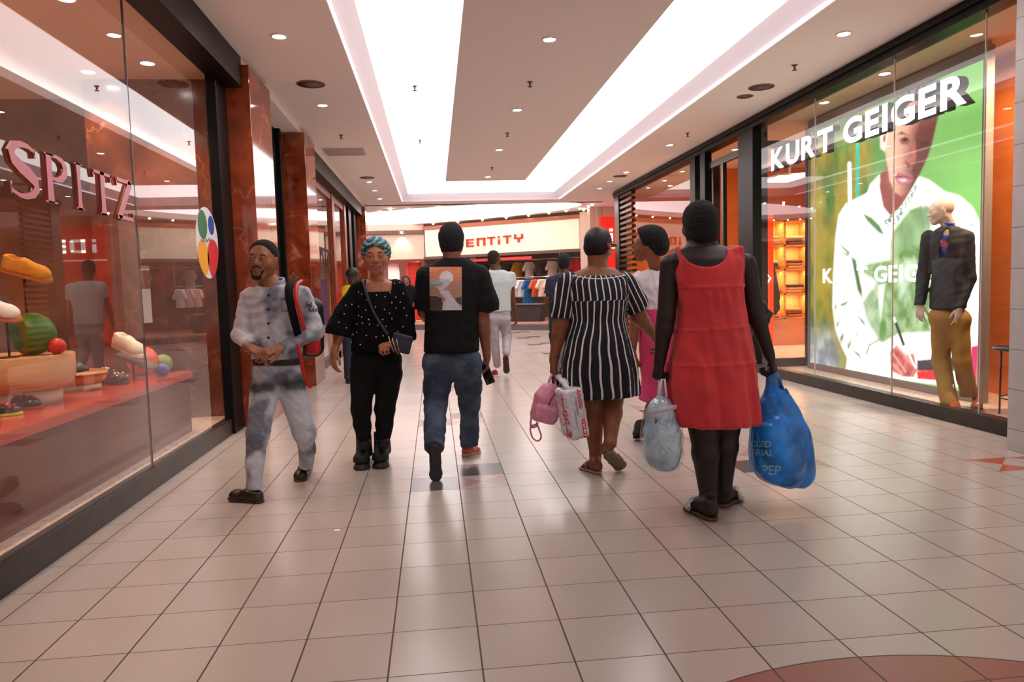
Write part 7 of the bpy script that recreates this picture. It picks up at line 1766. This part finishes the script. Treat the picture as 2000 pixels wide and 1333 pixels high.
# its shop room, steps and rails of clothes
def P3(name, s0, s1, d0, d1, z0, z1, m, stc=True, parent=None):
    o = MB().prism([(s0, z0), (s1, z0), (s1, z1), (s0, z1)], Lp(0, d0, 0), ux, (0, 0, 1), uy, d1 - d0).build(name, m, parent); return struct(o) if stc else o
M_SHOPG = mat('shop_grey_wall', (96, 88, 86), .7)
P3('wall_clothes_shop_back', -.2, LW + .2, 3.2, 3.3, 0, 3.4, M_SHOPG); P3('ceiling_clothes_shop', -.2, LW + .2, .2, 3.3, 2.95, 3.05, M_CEIL); P3('floor_clothes_shop', -1.5, LW + .5, -.8, 3.3, 0, .18, mat('timber_step', (196, 140, 116), .4))
P3('trim_30', -1.5, LW + .5, -1.3, -.8, 0, .17, mat('grey_step', (110, 96, 94), .5)); P3('wall_clothes_shop_left', -.2, -.1, .2, 3.3, 0, 3.3, M_SHOPG); P3('wall_clothes_shop_right', LW + .05, LW + .15, 0, 3.3, 0, 3.3, mat('beige_wall', (226, 196, 176), .6))
P3('pillar_clothes_shop', LW + .1, LW + .7, -.15, .4, 0, 3.5, mat('beige_wall', (226, 196, 176), .6))
pan = meta(P3('light_wall', LW * .86, LW * .99, 2.4, 2.45, .5, 2.3, emis('white_wall_glow', (255, 240, 226), .9), False), 'glowing white wall panel at the right of the clothes shop', 'light panel')
for k, s_ in enumerate((.8, 2.0, 3.2, 4.4)):
    p = Lp(s_, .9, 2.95); downlight(p[0], p[1], 2.95, 'recessed lamp in the clothes shop ceiling, %s from its left end' % ordinal(k), 60, (1, .92, .86))
Mrail = mat('chrome_rail', (200, 196, 194), .2, metal=1.)
gm = {}
gcol = [(222, 190, 186), (238, 232, 232), (90, 82, 84), (232, 196, 190), (24, 98, 158), (240, 210, 190), (214, 96, 50), (196, 40, 50), (60, 60, 66), (236, 222, 220), (190, 150, 60)]
def garment(kind, ci, loc, lab, grp):
    key = (kind, ci)
    o = empty(kind, loc, lab, 'clothes', grp, math.atan2(ux[1], ux[0]) + 1.15)
    if key not in gm:
        w, L = {'shirt': (.24, .62), 'dress': (.25, .95), 'top': (.2, .5)}[kind]
        ops = [rc((-w * .55, 0, -.08), (w * .55, 0, -.08), .045, .045, 0), loft([(-.06, (0, 0), w * .62, .05), (-.3, (0, 0), w * .7, .055), (-L, (0, 0), w * (1.25 if kind == 'dress' else .78), .07)], k=.02, flute=(9, .06, 1., -L, -.2))]
        if kind != 'top': ops += [rc((-w * .6, 0, -.09), (-w * 1.05, 0, -.3), .05, .06, .02), rc((w * .6, 0, -.09), (w * 1.05, 0, -.3), .05, .06, .02)]
        ops += [folds(.006, .08, (1.5, 1, .5), ci)]
        P, F = nets(*field(ops, *bounds(ops), .018), .018); me = np_mesh('cloth', P, F); me.materials.append(mat('garment_%d' % ci, gcol[ci], .8)); gm[key] = me
    cl = bpy.data.objects.new('cloth', gm[key]); COL.objects.link(cl); cl.parent = o
    if 'hanger' not in gm:
        b = MB(); b.tube([(-.17, 0, -.085), (-.06, 0, -.035), (0, 0, -.03), (.06, 0, -.035), (.17, 0, -.085)], .008, 6); b.tube([(0, 0, -.03), (0, 0, 0), (.012, 0, .02), (0, 0, .03)], .004, 5)
        h_ = b.build('hanger', Mrail); h_.parent = o; gm['hanger'] = h_
    else: h_ = gm['hanger'].copy(); COL.objects.link(h_); h_.parent = o
for r, (d, z, lab, ks) in enumerate(((1.2, 1.62, 'front rail', (0, 9, 0, 3, 1, 4, 6, 5, 3, 1)), (2.3, 2.25, 'high back rail', (7, 8, 1, 2, 10, 1, 2, 9, 8, 7, 3)))):
    rl = empty('clothes_rail', Lp(LW / 2, d, .18), 'chrome clothes rail in the shop at the end of the arcade, %s' % lab, 'clothes rail')
    s0, s1 = (1.9, 4.5) if r == 0 else (.4, 5.2)
    MB().tube([Lp(s0, d, z), Lp(s1, d, z)], .018, 8).build('bar', Mrail, rl)
    for s_ in (s0 + .02, s1 - .02): MB().tube([Lp(s_, d, z), Lp(s_, d, 2.96)], .012, 8).build('hanger_rod', Mrail, rl)
    for i, c_ in enumerate(ks):
        s_ = s0 + .15 + (s1 - s0 - .3) * i / (len(ks) - 1); kd = 'dress' if c_ in (4, 9) else 'shirt'
        if c_ == 4: lb, gp = 'blue dress hanging on the front rail of the clothes shop', None
        elif c_ == 6: lb, gp = 'orange top hanging next to the blue dress in the clothes shop', None
        else: lb, gp = 'garment hanging on the %s of the clothes shop' % lab, 'clothes on the %s' % lab
        garment(kd, c_, Lp(s_, d, z - .0485), lb, gp)
tb2 = empty('display_table', Lp(3.2, .3, .18), 'dark display table below the front clothes rail', 'table')
P3('table_top', 2.3, 4.3, .15, .6, .72, .76, mat('grey_table', (120, 108, 104), .5), False, tb2); P3('base', 2.4, 4.2, .2, .55, .18, .72, mat('dark_table_base', (52, 48, 48), .6), False, tb2)
for k, (s_, c_) in enumerate(((1.0, (186, 60, 62)), (2.6, (222, 66, 60)))):
    b = MB().prism([(s_, 2.18), (s_ + 1.4, 2.18), (s_ + 1.4, 2.27), (s_, 2.27)], Lp(0, .1, 0), ux, (0, 0, 1), uy, .02)
    meta(b.build('sale_strip', emis('strip_%d' % k, c_, .6)), ('red and white strip under the fascia, left of the pair', 'red and white strip under the fascia, right of the pair')[k], 'sign')
# beige front with a scallop of light left of the cream fascia
bx('wall_boutique', (-2.6, 25.1, 2.36), (-.3, 25.3, CZ), mat('beige_wall', (226, 196, 176), .6)); bx('trim_31', (-2.6, 25.0, 3.22), (-.3, 25.1, 3.34), mat('brown_rail', (110, 84, 72), .5))
p = at(785, 478, Y=24.93); downlight(p[0], 24.965, 3.3, 'wall washer lamp above the beige boutique front', 50, (1, .9, .62), aim=(p[0], 25.12, 2.2), spot=1.5)
bx('wall_boutique_back', (-5, 27.0, 0), (0, 27.1, 3.3), mat('pale_pink_wall', (236, 200, 196), .6)); bx('ceiling_boutique', (-5, 25.3, 2.7), (0, 27.1, 2.8), M_CEIL)
bx('floor_boutique', (-5, 24.6, .0), (-.1, 27.1, .1), mat('timber_step', (196, 140, 116), .4))
downlight(-1.5, 25.8, 2.7, 'left recessed lamp of the boutique', 120, (1, .86, .76)); downlight(-.6, 25.8, 2.7, 'right recessed lamp of the boutique', 120, (1, .86, .76))
ph = empty('pale_hanging', (-1.45, 26.4, .1), 'pale pink cloth hanging in the boutique beside the red one', 'cloth'); 
q0, q1 = at(757, 515, Y=26.4), at(783, 610, Y=26.4); MB().box((q0[0], 26.4, q1[2]), (q1[0], 26.44, q0[2])).build('cloth', mat('pale_pink_cloth', (240, 206, 206), .8, bump=.3, bs=8), ph); MB().tube([(q0[0], 26.42, .1), (q0[0], 26.42, q0[2]), (q1[0], 26.42, q0[2]), (q1[0], 26.42, .1)], .02, 8).build('bar', Mrail, ph)
rd_ = empty('red_hanging', (-.75, 26.2, .1), 'tall red orange dress form in the boutique window', 'clothes')
solid('cloth', [loft(rows_px([(512, 796, 822, .12), (540, 793, 826, .15), (580, 795, 824, .16), (625, 790, 828, .2)], 25.6), k=0, flute=(9, .08, 1., .2, 2.2)), folds(.012, .2, seed=341)], mat('red_orange_cloth', (216, 56, 34), .7), rd_, .02)
MB().tube([(at(808, 560, Y=25.6)[0], 25.6, .1), (at(808, 560, Y=25.6)[0], 25.6, .4)], .03, 8).build('stand', Mrail, rd_)
# red shop front with white letters on the right of the rotunda
o = empty('red_shop_front', (7, 20.6, 0), 'bright red shop front with white block letters to the right of the beige pillar', 'shop front')
xa = at(1174, 460, Y=20.6)[0]
MB().box((xa, 20.6, .1), (10.5, 20.75, 3.25)).build('board', emis('red_front', (236, 44, 30), .42), o)
MB().box((xa, 20.56, 2.33), (10.5, 20.6, 2.37)).build('white_line', emis('white_line_glow', (255, 226, 220), .8), o)
block_letters([('i', 4.98, 5.28, 2.55), ('D', 5.36, 5.76, 2.55), ('E', 5.86, 6.26, 2.55), ('n', 6.36, 6.76, 2.55), ('T', 6.84, 7.24, 2.55), ('i', 7.24, 7.54, 2.55), ('T', 7.56, 7.96, 2.55), ('Y', 8.06, 8.46, 2.55)], (0, 20.6, 0), (1, 0, 0), (0, -1, 0), .36, emis('white_letter', (255, 250, 246), 1.2), o)
bx('wall_red_shop', (4.6, 20.76, 0), (12, 20.9, CZ), mat('beige_wall', (226, 196, 176), .6)); 
for k, x in enumerate((4.55, 4.78)): bx('pillar_%d' % (k + 2), (x, 20.75, 0), (x + .16, 21.1, CZ), mat('beige_pillar', (200, 170, 150), .5))
